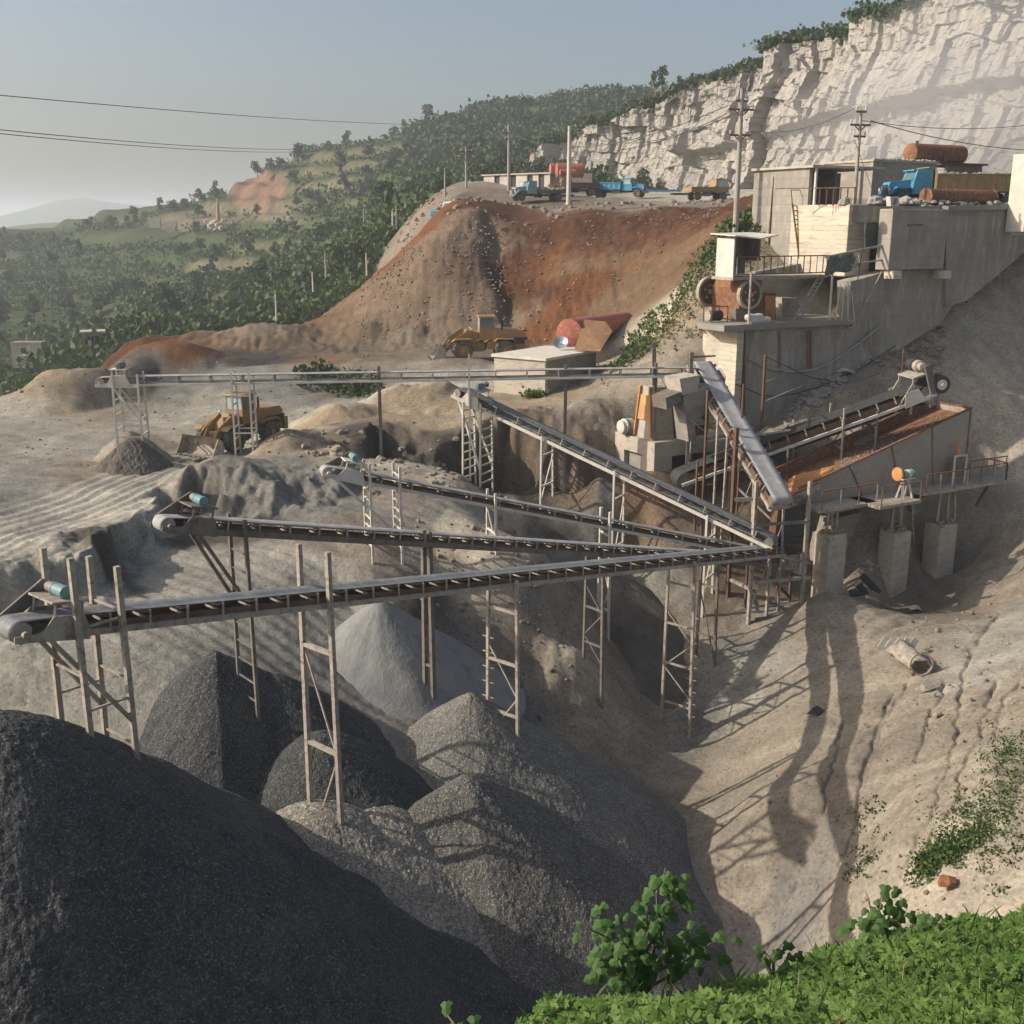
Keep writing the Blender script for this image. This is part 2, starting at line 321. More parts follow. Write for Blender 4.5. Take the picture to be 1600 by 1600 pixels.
def ground_h(x, y, detail=True):
    x = np.asarray(x, float); y = np.asarray(y, float)
    wx = x + 0.9*fbm(x*.5, y*.5, 3, 5)*(1+y/80); wy = y + 0.9*fbm(x*.5, y*.5, 3, 9)*(1+y/80)
    sd = edge_sd(wx, wy); mid = sst(-16, -8, x)*1.5
    m = sst(-0.55-mid, 0.25, sd)
    m = np.where(x > 12, sst(-3, 3, sd), m)
    zu = TU(x, y); zl = TL(x, y)
    z = zl*(1-m)+zu*m
    for p, h, r in HP:
        d = np.hypot(x-p.x, y-p.y) + 0.25*r*fbm(x/r*1.5, y/r*1.5, 3, int(p.x*7) % 97)
        z = z + h*np.clip(1-d/r, 0, 1)*(1 - 0.25*np.exp(-(d/(0.35*r))**2))
    # rims and steps of the yard
    z = z + (0.12+.22*m)*fbm(x*.12, y*.12, 4, 3)*sst(15, 60, y)
    if not detail: return z
    rslope = sst(2, 8, x - 0.05*y)*(1-sst(64, 72, y))             # the big right-hand slope: rills that run downhill
    a = x*0.80 + y*0.60; b = -x*0.60 + y*0.80
    z = z - rslope*(0.40*ridge(b*.42 + 0.25*fbm(a*.2, b*.2, 2, 4), a*.05, 4, 21, .6) - 0.2)*0.9
    up = sst(8, 16, x - .2*y)*sst(60, 68, y)*(1-sst(86, 92, y))       # rills above the plant
    z = z - up*0.7*(ridge((x*.5+y*.35)*.6, (x-y)*.05, 4, 31, .6)-.5)
    heap = sst(93, 99, y)*(1-sst(118, 122, y))
    z = z + heap*(0.25*fbm(x*.5, y*.2, 4, 41)+.22*fbm(x*2.2, y*1.6, 3, 43))
    gd, _ = seg_d(x+.8*fbm(x*.5, y*.5, 3, 44), y, GULLY); z = z - 1.1*np.exp(-(gd/.9)**2)*heap
    for c in CRP:
        d, t = seg_d(x + 0.22*fbm(x*1.3, y*1.3, 2, 55), y + 0.22*fbm(x*1.3, y*1.3, 2, 66), c)
        z = z - 0.22*np.exp(-(d/0.07)**2)*(0.4+0.6*vn(t*.6, t*0, 8)) - 0.12*np.exp(-(d/.5)**2)
    # wheel tracks on the haul road and on the pit floor
    d, t = seg_d(x, y, TRACK_A); on = np.exp(-(d/3.0)**4)
    z = z + on*0.05*np.sin(d*8.0 + 2*fbm(x*.1, y*.1, 2, 71)) - on*.2
    fl = (1-m)*sst(-1, -4, x - 0)*sst(37, 41, y)
    z = z + fl*0.045*np.sin(((y+0.45*x)*7.5) + 9*fbm(x*.05, y*.05, 2, 73))*(0.3+.7*vn(x*.2, y*.2, 74))
    # clods and rough faces
    face = np.exp(-((sd+0.8)/2.2)**2)
    z = z + face*0.55*fbm(x*.9, y*.9, 4, 81)*sst(-40, -30, x)
    z = z + (0.055+.03*rslope+.06*face)*fbm(x*.9, y*.9, 4, 83) + 0.022*fbm(x*4, y*4, 3, 87)*(1+4*face) + .03*rslope*fbm(b*6, a*1.2, 3, 88)
    return z
def hit(u, v, y0=22., y1=140.):
    """place where the bearing (u,v) meets the ground"""
    ys = np.exp(np.linspace(math.log(y0), math.log(y1), 260)); r = P(u, v, Y=1.0)-Vector((0, 0, CZ)); g = ground_h(r.x*ys, ys, False); d = CZ+r.z*ys-g
    k = np.argmax(d < 0); k = max(k, 1) if (d < 0).any() else len(ys)-1; f = d[k-1]/(d[k-1]-d[k]+1e-9); y = ys[k-1]+(ys[k]-ys[k-1])*min(max(f, 0), 1)
    return Vector((r.x*y, y, float(ground_h(np.array([r.x*y]), np.array([y]), False)[0])))
CRP = [[tuple(hit(a, b).xy) for a, b, _ in c] for c in CRACKS]
def gz(x, y):
    return float(ground_h(np.array([x]), np.array([y]), False)[0])
# colour of the earth by place, some sun and shade painted in (linear albedo)
K = dict(sand=(.30, .26, .203), sandl=(.40, .345, .27), grey=(.33, .31, .26), greyd=(.225, .215, .19), yard=(.31, .29, .24), dust=(.43, .40, .33), heapb=(.205, .145, .098), brown=(.17, .11, .065), rust=(.175, .074, .030), rustd=(.105, .047, .025),
         dark=(.085, .075, .065), tan=(.31, .25, .175), white=(.50, .43, .34), green=(.07, .11, .028), bluegr=(.235, .22, .195), earth=(.20, .16, .12), greyb=(.24, .205, .165))
CSPOT = [(0, 660, -13, 'yard'), (0, 720, -13, 'yard'), (0, 780, -13, 'greyd'), (150, 700, -13, 'yard'), (0, 840, -13, 'dust'), (150, 780, -13, 'dust'), (300, 715, -13, 'dust'), (420, 670, -12.6, 'dust'), (560, 630, -12.2, 'dust'), (700, 600, -11.2, 'dust'), (200, 730, -13, 'earth'),
         (250, 700, -13, 'earth'), (300, 660, -13, 'yard'), (380, 640, -12.8, 'yard'), (100, 640, 80, 'tan'), (60, 630, 82, 'tan'), (160, 620, 84, 'earth'), (230, 620, 84, 'dark'), (300, 600, 84, 'greyd'), (270, 560, 92, 'rust'), (200, 540, 100, 'rustd'), (330, 540, 98, 'brown'), (420, 520, 106, 'earth'), (480, 510, 108, 'brown'),
         (400, 560, 92, 'dark'), (500, 550, 90, 'brown'), (600, 540, 92, 'earth'), (680, 560, 84, 'greyb'), (520, 575, 84, 'greyb'), (740, 545, 88, 'earth'), (860, 530, 92, 'earth'), (450, 600, 80, 'greyd'), (560, 600, 80, 'earth'),
         (560, 640, 72, 'tan'), (640, 640, 71, 'tan'), (700, 630, 70, 'tan'), (520, 650, 71, 'tan'), (480, 700, 62, 'tan'), (500, 720, 60, 'sandl'), (600, 700, 64, 'dark'), (690, 700, 62, 'dark'), (820, 700, 62, 'dark'), (450, 730, 58, 'greyd'), (380, 760, 56, 'greyd'), (340, 745, 57, 'dark'),  # dark spots below the bank edge paint in its shade
         (500, 770, 55, 'greyd'), (660, 740, 60, 'grey'), (730, 760, 58, 'sandl'), (700, 800, 55, 'grey'), (640, 780, 57, 'greyb'), (560, 830, 51, 'greyb'), (300, 790, 52, 'dark'), (150, 850, 46.5, 'dark'), (200, 860, 47, 'grey'), (300, 870, 46, 'grey'), (500, 880, 47, 'dust'), (60, 990, 40, 'grey'), (300, 930, 43.5, 'dust'), (120, 1060, 36.5, 'grey'), (400, 880, 46, 'grey'), (260, 1040, 38, 'grey'), (100, 920, 44, 'grey'), (0, 950, 42, 'grey'),
         (200, 980, 41, 'grey'), (400, 950, 43, 'grey'), (100, 1040, 37, 'yard'), (500, 960, 42, 'bluegr'), (560, 1050, 41, 'bluegr'), (300, 1020, 39, 'yard'), (620, 980, 43, 'greyd'), (760, 930, 51, 'white'), (845, 925, 51, 'sandl'), (800, 960, 50, 'greyd'), (720, 990, 49, 'greyb'), (870, 960, 51, 'greyb'), (700, 1040, 47, 'greyd'),
         (650, 1000, 47, 'dark'), (780, 1030, 47, 'greyb'), (900, 1030, 49, 'sandl'), (880, 1100, 46, 'sand'), (800, 1100, 45, 'greyd'), (1000, 1100, 50, 'sand'), (930, 960, 54, 'greyd'), (1000, 920, 58, 'greyd'), (900, 880, 60, 'greyd'), (1000, 830, 61, 'earth'), (1100, 830, 60, 'earth'), (850, 790, 65, 'dark'), (930, 760, 63, 'earth'), (780, 760, 64, 'dark'),  # dark spots in the cut are its shade put into the colour
         (1050, 1000, 54, 'sand'), (1000, 1040, 52, 'earth'), (1150, 1060, 51, 'grey'), (1100, 1080, 50, 'bluegr'), (1200, 1000, 53.5, 'bluegr'), (1150, 1150, 47, 'sand'), (1250, 950, 55, 'sand'), (1300, 1000, 53, 'sand'), (1350, 1100, 46, 'sand'), (1200, 1250, 40, 'sand'), (1100, 1350, 38, 'sand'), (1100, 1450, 35, 'sandl'), (1400, 1250, 36, 'sand'),
         (1450, 960, 57, 'earth'), (1550, 900, 59, 'sand'), (1600, 1000, 47, 'grey'), (1550, 1150, 38, 'sand'), (1600, 1250, 31, 'sand'), (1500, 1350, 31, 'sandl'), (1600, 1400, 26.5, 'sandl'), (1400, 1400, 32, 'sand'), (1250, 1440, 34, 'bluegr'), (1300, 1330, 37, 'greyb'),
         (950, 640, 66, 'sand'), (900, 620, 70, 'sand'), (1000, 620, 69, 'sand'), (870, 600, 74, 'tan'), (960, 690, 63, 'brown'), (1000, 690, 62, 'brown'), (830, 660, 66, 'earth'), (1050, 560, 74, 'sand'), (980, 580, 74, 'sand'), (1040, 520, 77, 'tan'), (1080, 430, 80, 'tan'), (1050, 450, 80, 'white'), (1130, 420, 80, 'green'), (1100, 460, 78, 'tan'), (1150, 390, 81, 'greyb'), (1200, 370, 83, 'greyb'),
         (1200, 660, 64, 'sand'), (1350, 590, 70, 'sand'), (1350, 640, 67, 'tan'), (1280, 690, 64, 'sand'), (1450, 560, 72, 'sandl'), (1550, 500, 77, 'sandl'), (1580, 640, 70, 'sandl'), (1500, 520, 75, 'sandl'), (1560, 460, 77, 'sandl'), (1600, 560, 72, 'sandl'), (1440, 500, 76, 'white'),  # pale spots lighten the slope beside the wall to look sunlit
         (560, 460, 111, 'heapb'), (600, 400, 121, 'rust'), (520, 480, 117, 'rust'), (650, 340, 130, 'rust'), (660, 400, 110, 'heapb'), (730, 350, 116, 'heapb'), (720, 400, 112, 'heapb'), (700, 450, 106, 'heapb'), (640, 480, 105, 'heapb'), (560, 490, 108, 'heapb'), (680, 500, 103, 'earth'), (760, 480, 103, 'heapb'), (788, 400, 110, 'rustd'), (840, 400, 110, 'rust'), (900, 460, 103, 'rust'), (880, 350, 117, 'rustd'), (950, 400, 107, 'brown'), (1000, 380, 110, 'rustd'), (1050, 360, 114, 'rustd'), (1120, 330, 108, 'rustd'), (880, 490, 99, 'rust'), (960, 470, 98, 'brown'), (820, 440, 107, 'rustd'),
         (720, 312, 150, 'earth'), (850, 310, 140, 'earth'), (950, 314, 130, 'greyb'), (1050, 312, 128, 'greyb'), (1100, 306, 150, 'dust'), (900, 300, 200, 'dust'), (1300, 300, 150, 'dust'), (750, 318, 125, 'rustd'), (1500, 305, 100, 'greyb'), (660, 322, 150, 'greyb'), (612, 390, 128, 'rust'), (640, 352, 133, 'rust'), (590, 425, 120, 'rust'), (820, 925, 51.5, 'white'), (740, 965, 50, 'white'), (835, 945, 51, 'sandl'), (700, 1000, 48.5, 'white'), (790, 985, 49.5, 'greyd')]
CSP = np.array([[*TPS.tr(p.x, p.y)] for p in spots([(a, b, c) for a, b, c, _ in CSPOT])]); CCOL = np.array([K[a[3]] for a in CSPOT])
def ground_col(x, y):
    t = TPS.tr(x, y); wx = 0.10*fbm(x*.35, y*.35, 4, 91)*(1+20/y); wy = 0.10*fbm(x*.35, y*.35, 4, 95)*(1+20/y)
    num = np.zeros((len(x), 3)); den = np.zeros(len(x))
    for k, c in zip(CSP, CCOL):
        d = ((t[:, 0]+wx-k[0])**2 + (t[:, 1]+wy-k[1])**2); w = 1/(d*d*d+1e-7); num += w[:, None]*c; den += w
    c = num/den[:, None]
    rdd, _ = seg_d(x+.6*fbm(x*.3, y*.3, 3, 92), y, TRACK_A); rk = (sst(4.0, 2.4, rdd)*.75)[:, None]; c = c*(1-rk) + np.array(K['dust'])*rk
    st = fbm((y+.5*x)*1.0, (x-.5*y)*.12, 4, 97)[:, None]     # streaks of dust and tracks
    return np.clip(c*(1+0.22*st+0.20*fbm(x*.25, y*.25, 4, 99)[:, None]), .02, .6)
M_ground = mat('earth', (.72, .72, .72), (1.16, 1.15, 1.13), (.70, .70, .71), scale=.9, bump=.35, bscale=9.0, bdist=.03, attr='tint', rough=.95, spec=.1, coord='World', speck=(9., (.62, .6, .58), .10))
NA, NR = 720, 740
az = np.linspace(R(-36), R(36), NA)
w = np.linspace(0, 1, 4000); Yr = np.exp(np.log(14.0)+w*np.log(300/14.)); dens = 1 + 1.6*np.exp(-((Yr-45)/26.)**2); cd = np.cumsum(dens); cd = (cd-cd[0])/(cd[-1]-cd[0])
YY = np.interp(np.linspace(0, 1, NR), cd, Yr)
AZ, RR = np.meshgrid(az, YY); GX = (np.tan(AZ)*RR).ravel(); GY = RR.ravel()
GZ = ground_h(GX, GY); GV = np.stack([GX, GY, GZ], -1); GC = ground_col(GX, GY)
def inpoly(x, y, pts):
    ins = np.zeros(x.shape, bool); n = len(pts)
    for i in range(n):
        x1, y1 = pts[i]; x2, y2 = pts[(i+1) % n]; c = ((y1 > y) != (y2 > y)) & (x < (x2-x1)*(y-y1)/(y2-y1+1e-12)+x1); ins ^= c
    return ins
fx = (GX.reshape(NR, NA)[:-1, :-1]+GX.reshape(NR, NA)[1:, 1:])/2; fy = (GY.reshape(NR, NA)[:-1, :-1]+GY.reshape(NR, NA)[1:, 1:])/2
jx = fx+1.2*fbm(fx*.4, fy*.4, 3, 101); jy = fy+1.2*fbm(fx*.4, fy*.4, 3, 102)
heap_poly = [(p.x, p.y) for p in spots([(470, 506, 116.), (530, 508, 107.), (650, 517, 101.5), (800, 522, 98.5), (900, 512, 97.), (970, 500, 95.), (1030, 470, 97.), (1060, 400, 106.), (1150, 335, 106.), (1150, 318, 110.), (1000, 318, 122.), (880, 320, 123.), (740, 318, 121.), (692, 316, 133.), (625, 390, 128.)])]
rd, _ = seg_d(jx, jy, TRACK_A)
m_heap = inpoly(jx, jy, heap_poly); m_road = (rd < 3.6) & ~m_heap
for nm, mk in (('ground', ~m_heap & ~m_road), ('spoil_heap', m_heap), ('haul_road', m_road)):
    tag(link(nm, grid_mesh(nm, GV, NA, NR, M_ground, colors=GC, mask=mk)), kind='structure')
# ================================================================== GRAVEL PILES
def pile(name, label, apex, rmax, slope, m, seed, cat='gravel pile', group='gravel piles below the conveyor heads', rnd=0.8, sx=1.0, rz=0.0, tail=None, res=(90, 160), colf=None, rough=0.10, fine_front=False):
    """a heap of loose stone: a cone at its angle of repose, rounded at the crest, drawn out along a ridge"""
    nr, na = res; rr = (np.linspace(0, 1, nr)**1.0)*rmax; aa = np.linspace(0, 2*math.pi, na) if not fine_front else np.concatenate([np.linspace(-2.7, .7, na-60), np.linspace(.7, 2*math.pi-2.7, 61)[1:]])
    RRg, AA = np.meshgrid(rr, aa, indexing='ij'); x = RRg*np.cos(AA); y = RRg*np.sin(AA)
    X = apex.x+x; Y = apex.y+y
    if tail:      # ridge: distance to a segment
        d, t = seg_d(X, Y, [(apex.x, apex.y)] + [(q.x, q.y) for q in tail[0]]); lz = np.interp(t, [0]+list(np.cumsum([0.001]+tail[2])[1:]), [0]+tail[1])
    else: d = np.hypot(x, y); lz = 0
    d = d*(1 + 0.10*fbm(np.cos(AA)*1.7+seed, np.sin(AA)*1.7, 3, seed)) 
    h = -slope*(np.sqrt(d*d+rnd*rnd)-rnd) - lz
    h = h + 0.10*slope*d*fbm(X*.35, Y*.35, 3, seed+3) + rough*.28*fbm(X*1.5, Y*1.5, 3, seed+5) + rough*.34*fbm(X*8, Y*8, 2, seed+7) 
    Z = apex.z + h
    V = np.stack([x, y, Z-apex.z], -1).reshape(-1, 3)
    col = None
    me = grid_mesh(name, V, na, nr, m, smooth=False, flip=True)
    o = link(name, me, None, tuple(apex)); return tag(o, label, cat, group)
M_gravd = mat('gravel_dark', (.052, .056, .058), (.078, .079, .077), (.042, .046, .050), scale=.5, bump=.8, bscale=9, bdist=.12, rough=.9, spec=.2, coord='World', speck=(24., (.16, .155, .145), .26))
M_gravm = mat('gravel_mid', (.098, .096, .09), (.135, .128, .115), (.07, .072, .073), scale=.4, bump=.7, bscale=10, bdist=.10, rough=.9, spec=.2, coord='World', speck=(24., (.27, .25, .215), .30))
M_gravd2 = mat('gravel_slate', (.085, .085, .082), (.12, .115, .105), (.065, .068, .07), scale=.4, bump=.7, bscale=10, bdist=.10, rough=.9, spec=.2, coord='World', speck=(24., (.22, .205, .18), .28))
M_gravp = mat('gravel_pale', (.14, .136, .125), (.18, .17, .15), (.105, .103, .10), scale=.4, bump=.6, bscale=10, bdist=.08, rough=.9, spec=.15, coord='World', speck=(24., (.30, .28, .24), .3))
M_gravl = mat('gravel_dusty', (.24, .22, .185), (.17, .16, .14), (.30, .275, .23), scale=.7, bump=.6, bscale=12, bdist=.08, rough=.95, spec=.1, coord='World', speck=(18., (.38, .35, .29), .4))
M_fines = mat('fine_gravel', (.20, .205, .20), (.25, .245, .225), (.16, .165, .17), scale=.3, bump=.35, bscale=9, bdist=.06, rough=.95, spec=.1, coord='World', fine=20, stretch=(1, 1, 1))
M_sandp = mat('sand_pile', (.33, .255, .17), (.27, .205, .14), (.37, .29, .20), scale=.5, bump=.4, bscale=6, bdist=.08, rough=.95, spec=.1, coord='World', fine=18)
M_darkp = mat('dark_fines', (.10, .09, .078), (.15, .13, .11), (.08, .075, .07), scale=.5, bump=.4, bscale=6, bdist=.08, rough=.95, spec=.1, coord='World', fine=18)
pile('gravel_pile', 'huge dark crushed stone pile filling the lower left corner under the nearest conveyor head', P(-20, 1122, 24), 22, .94, M_gravd, 11, rnd=1.5, res=(400, 680), rough=.12, fine_front=True)
pile('gravel_pile', 'dark stone pile with a bright dusty left flank, behind the huge dark pile', P(338, 1018, 37.4), 15., .78, M_gravd, 12, rnd=.3, res=(150, 240), tail=([P(430, 1064, 37.9)], [1.1], [1.95]))
pile('gravel_pile', 'low dark stone pile with curved crest beside the dusty flank pile', P(500, 1146, 35.2), 8.5, .84, M_gravd, 13, rnd=.8)
pile('gravel_pile', 'light dusty gravel pile with a dark right side, behind the ladder tower in the middle', P(735, 1083, 39.3), 12.0, .76, M_gravp, 14, rnd=.2, res=(140, 240))
pile('gravel_pile', 'broad stone pile with shaded front spreading toward the shrub at the bottom', P(728, 1215, 34.3), 10., .78, M_gravm, 15, rnd=.5, tail=([P(585, 1262, 33.4)], [1.35], [2.9]), res=(200, 400), rough=.10, fine_front=True)
pile('gravel_pile', 'small pale gravel mound around the feet of the narrow tower', P(490, 1262, 32.2), 8.0, .62, M_gravl, 16, rnd=.9)
pile('gravel_pile', 'small pale gravel mound beside the feet of the narrow tower, joined to the broad pile', P(580, 1262, 33.2), 8.0, .70, M_gravl, 17, rnd=1.0)
pile('gravel_pile', 'flat low dark mound behind the light dusty gravel pile', P(640, 1086, 44.5), 9, .5, M_gravm, 18, rnd=1.2)
pile('fines_pile', 'smooth grey cone of stone fines behind the conveyors, left of the streaked dirt mound', P(592, 938, 44.5), 6.3, .82, M_fines, 19, rnd=.3, group='cones of fines', cat='fines pile', rough=.04)
pile('fines_pile', 'dark grey cone of fines in the pit behind the double tower', P(958, 900, 58), 8.5, .60, M_darkp, 20, rnd=.8, group='cones of fines', cat='fines pile', rough=.04)
pile('fines_pile', 'small pointed dark cone in the shaded cut beyond the middle conveyors', P(892, 792, 66), 4.5, .62, M_darkp, 21, rnd=.2, group='cones of fines', cat='fines pile', rough=.04)
pile('fines_pile', 'dark little heap around the legs of the far left trestle', P(206, 684, 60.), 2.2, 1.0, M_darkp, 29, rnd=.5, group='cones of fines', cat='fines pile', rough=.2)
pile('sand_pile', 'tan sand pile with a pale tip next to the haul road', P(526, 632, 70), 4.2, .55, M_sandp, 22, rnd=.3, group='tan sand piles beside the haul road', cat='sand pile', rough=.04)
pile('sand_pile', 'rounded tan sand pile standing by the single leg of the long far conveyor', P(590, 622, 74), 3.6, .50, M_sandp, 23, rnd=.8, group='tan sand piles beside the haul road', cat='sand pile', rough=.04)
pile('sand_pile', 'tan sand pile with a sharp crest left of the sloping conveyor head', P(672, 616, 73), 3.6, .55, M_sandp, 24, rnd=.3, group='tan sand piles beside the haul road', cat='sand pile', rough=.04)
pile('sand_pile', 'tan sand pile directly under the sloping conveyor head', P(722, 606, 74), 3.6, .50, M_sandp, 25, rnd=.5, group='tan sand piles beside the haul road', cat='sand pile', rough=.04)
pile('sand_pile', 'broad low tan sand pile between the other sand piles and the cut edge', P(640, 640, 71), 3.4, .42, M_sandp, 26, rnd=.8, group='tan sand piles beside the haul road', cat='sand pile', rough=.04)
# ================================================================== THE CLIFF
def rim(h): return h
CL = [(800, 262, 275.), (860, 238, 262.), (905, 200, 240.), (940, 194, 236.), (965, 178, 233.), (990, 170, 228.), (1010, 158, 224.), (1040, 140, 218.), (1070, 132, 212.), (1100, 122, 206.), (1120, 108, 202.), (1160, 100, 196.), (1175, 74, 192.), (1215, 68, 186.), (1300, 56, 176.), (1320, 34, 173.), (1440, 16, 160.), (1480, 4, 156.), (1600, -40, 146.), (1760, -90, 134.), (1950, -150, 120.)]
ctop = [P(u, v, Y=d) for u, v, d in CL]
cs = [0]
for a, b in zip(ctop[:-1], ctop[1:]): cs.append(cs[-1]+math.hypot(b.x-a.x, b.y-a.y))
NS, NH = 620, 210
s_ = np.linspace(0, cs[-1], NS); bx = np.interp(s_, cs, [p.x for p in ctop]); by = np.interp(s_, cs, [p.y for p in ctop]); bz = np.interp(s_, cs, [p.z for p in ctop])
bz = bz + 1.0*fbm(s_*.25, s_*0, 3, 201) ; dxs = np.gradient(bx, s_); dys = np.gradient(by, s_); nxs = dys; nys = -dxs       # toward the viewer
L_ = np.hypot(nxs, nys); nxs /= L_; nys /= L_
t_ = np.linspace(0, 1, NH); SS, TT = np.meshgrid(s_, t_)
zb = CZ - 1.0 + np.interp(s_, [0, cs[-1]], [5., 6.])
ZZ = zb + (bz-zb)*TT
def cell(x, y, s):   # blocky steps
    iy = np.floor(y+.5*fbm(x*.5, y*.5, 2, s+1)); ix = np.floor(x+.5*fbm(x*.7, y*.7, 2, s)+.6*_h(iy, iy*0, s+2)); return _h(ix, iy, s)
h_ = ZZ-CZ
tilt = h_ + 0.10*SS                                        # bedding dips gently
but = ridge(SS*.022+.25*fbm(h_*.02, SS*.01, 2, 4), h_*.004, 2, 211)                      # buttresses and bays
out = 9.0*(but-.6) + 5.0*(cell(SS*.055, tilt*.02, 215)-.5) + 3.2*(cell(SS*.12, tilt*.075, 216)-.5)
out += 1.7*(cell(SS*.26, tilt*.17, 217)-.5) + .8*(cell(SS*.5, tilt*.42, 219)-.5) + .35*(cell(SS*.9, tilt*.9, 220)-.5)
out += .55*fbm(SS*.3, h_*.12, 3, 221) + .22*fbm(SS*1.8, h_*.9, 3, 223)
bd1 = TT+.12*fbm(SS*.03, SS*0, 2, 225); out += 2.6*sst(.42, .47, bd1)*sst(.85, .55, TT)*(vn(SS*.05, SS*0, 226) > .35)       # overhanging bed
out += (1-TT)**3*7.0*(.3+.9*vn(SS*.045, SS*0, 227)) - TT*1.5                        # scree at the foot
topout = out[-1]-.5*np.abs(fbm(s_*.6, s_*0, 3, 232))
V = np.stack([bx+nxs*out, by+nys*out, ZZ], -1).reshape(-1, 3)
M_cliff = mat('limestone', (.375, .35, .31), (.31, .29, .26), (.235, .22, .20), scale=.10, bump=.6, bscale=1.3, bdist=.5, rough=.95, spec=.1, coord='World', stretch=(1, 1, 1.7))
tag(link('cliff', grid_mesh('cliff', V, NS, NH, M_cliff, smooth=False)), kind='structure')
# grassy crown of the cliff
NB = 40; k_ = np.linspace(0, 1, NB)**1.5*70; KK = np.repeat(k_[:, None], NS, 1)
jit = 1.0*fbm(s_*.3, s_*0, 3, 231)
X2 = bx - nxs*(KK-topout-.25-.3*jit) ; Y2 = by - nys*(KK-topout-.25-.3*jit); Z2 = bz + 0.1 + 0.9*fbm(X2*.15, Y2*.15, 4, 233) + .16*KK - .006*KK**2 - (KK < .01)*.7
M_scrub = mat('scrub_ground', (.045, .065, .025), (.09, .10, .045), (.16, .14, .09), scale=.08, bump=.8, bscale=1.2, bdist=.6, rough=.95, spec=.1, coord='World')
tag(link('cliff_top', grid_mesh('cliff_top', np.stack([X2, Y2, Z2], -1).reshape(-1, 3), NS, NB, M_scrub, smooth=False)), kind='structure')
cliff_top_pts = list(zip(bx+nxs*(topout-.3), by+nys*(topout-.3), bz, nxs, nys))
# ================================================================== THE TERRACED HILL AND THE VALLEY
HILL = [(-300, 380, 520.), (0, 362, 560.), (0, 420, 380.), (0, 500, 270.), (0, 580, 200.), (0, 640, 165.), (150, 330, 560.), (150, 345, 540.), (150, 420, 370.), (150, 500, 260.), (150, 580, 190.), (200, 520, 175), (-300, 600, 190.), (-300, 480, 300.),
        (240, 338, 500.), (330, 302, 440.), (330, 345, 400.), (330, 400, 330.), (330, 480, 240.), (330, 520, 170.), (300, 550, 150.), (400, 290, 430.), (440, 260, 440.), (400, 345, 370.), (450, 400, 300.), (450, 460, 220.), (470, 495, 160.), (500, 236, 440.),
        (600, 207, 450.), (600, 260, 390.), (600, 320, 300.), (560, 400, 220.), (520, 460, 170.), (640, 350, 200.), (680, 318, 175.), (700, 182, 470.), (700, 240, 380.), (700, 280, 260.), (830, 162, 480.), (830, 220, 400.), (830, 280, 270.), (960, 165, 430.), (940, 220, 330.), (900, 285, 262), (1000, 180, 400.), (1000, 250, 300.), (1100, 170, 380), (1300, 150, 380)]
HILL_Z = [(-200, 130, -42), (-100, 90, -40), (-60, 120, -38), (0, 160, -12), (60, 190, -6), (-150, 700, -20), (0, 800, -30), (150, 800, -20), (-350, 700, -40), (-500, 500, -45), (-30, 150, -26), (200, 500, 40)]
TH = TPS(spots(HILL)+at_z(HILL_Z))
def hill_h(x, y, detail=True):
    z = TH(x, y); z = z + 7*fbm(x*.012, y*.012, 4, 301)*sst(120, 260, y)
    step = 5.0 + 1.2*vn(x*.01, y*.01, 303)
    zz = z + 1.6*fbm(x*.03, y*.03, 3, 305); q = zz/step; f = q-np.floor(q); terr = (np.floor(q) + sst(.55, .95, f))*step
    k = sst(170, 260, y)*.8; z = z*(1-k)+(terr + z - zz)*k
    return z
NA2, NR2 = 460, 320
az2 = np.linspace(R(-44), R(36), NA2); YH = np.exp(np.linspace(math.log(118), math.log(900), NR2))
A2, R2 = np.meshgrid(az2, YH); HX = (np.tan(A2)*R2).ravel(); HY = R2.ravel(); HZ = hill_h(HX, HY) + .8*fbm(HX*.15, HY*.15, 3, 307)
gx = np.gradient(HZ.reshape(NR2, NA2), axis=0)/np.gradient(R2, axis=0); steep = sst(.35, .9, np.abs(gx)).ravel()
g1 = np.array([.045, .065, .028]); g2 = np.array([.085, .10, .045]); e1 = np.array([.30, .24, .15]); mixn = (.5+.9*fbm(HX*.02, HY*.02, 4, 311))[:, None].clip(0, 1)
HC = g1*(1-mixn)+g2*mixn; ee = (steep*sst(.0, .5, fbm(HX*.014, HY*.03, 3, 313)+.5)*.65*sst(170, 230, HY))[:, None]; HC = HC*(1-ee)+e1*ee
# bare red bank on the shoulder of the hill and pale rubble under it
hu = 800+FPX*HX/(HY*CP-(HZ-CZ)*SP); hv = 800-FPX*(HY*SP+(HZ-CZ)*CP)/(HY*CP-(HZ-CZ)*SP)
def patch(cx, cy, rx, ry, col, amt, sd_):
    global HC
    d = ((hu-cx)/rx)**2+((hv-cy)/ry)**2 + .9*fbm(HX*.05, HY*.05, 3, sd_); k = (sst(1.15, .6, d)*amt)[:, None]; HC = HC*(1-k)+np.array(col)*k
patch(405, 300, 48, 34, (.33, .20, .13), .95, 1); patch(300, 345, 60, 16, (.17, .14, .10), .9, 2); patch(420, 335, 55, 14, (.30, .24, .17), .6, 3); patch(270, 555, 40, 14, (.2, .16, .1), .5, 4); patch(470, 410, 50, 5, (.33, .26, .15), .5, 6); patch(60, 560, 60, 12, (.27, .24, .17), .6, 7); patch(70, 600, 50, 12, (.3, .27, .2), .5, 8)
mk_ = sst(1.3, .7, ((hu-405)/50)**2+((hv-300)/36)**2); HZ = HZ + mk_*4.0*(ridge(HX*.10, HY*.05, 4, 61)-.6); HC = HC*(1-mk_[:, None]*.35*ridge(HX*.15, HY*.1, 3, 63)[:, None])
M_hill = mat('hill_earth', (.8, .8, .8), (1.2, 1.2, 1.2), (.7, .7, .7), scale=.05, bump=.6, bscale=.6, bdist=1., attr='tint', rough=1., spec=.05, coord='World')
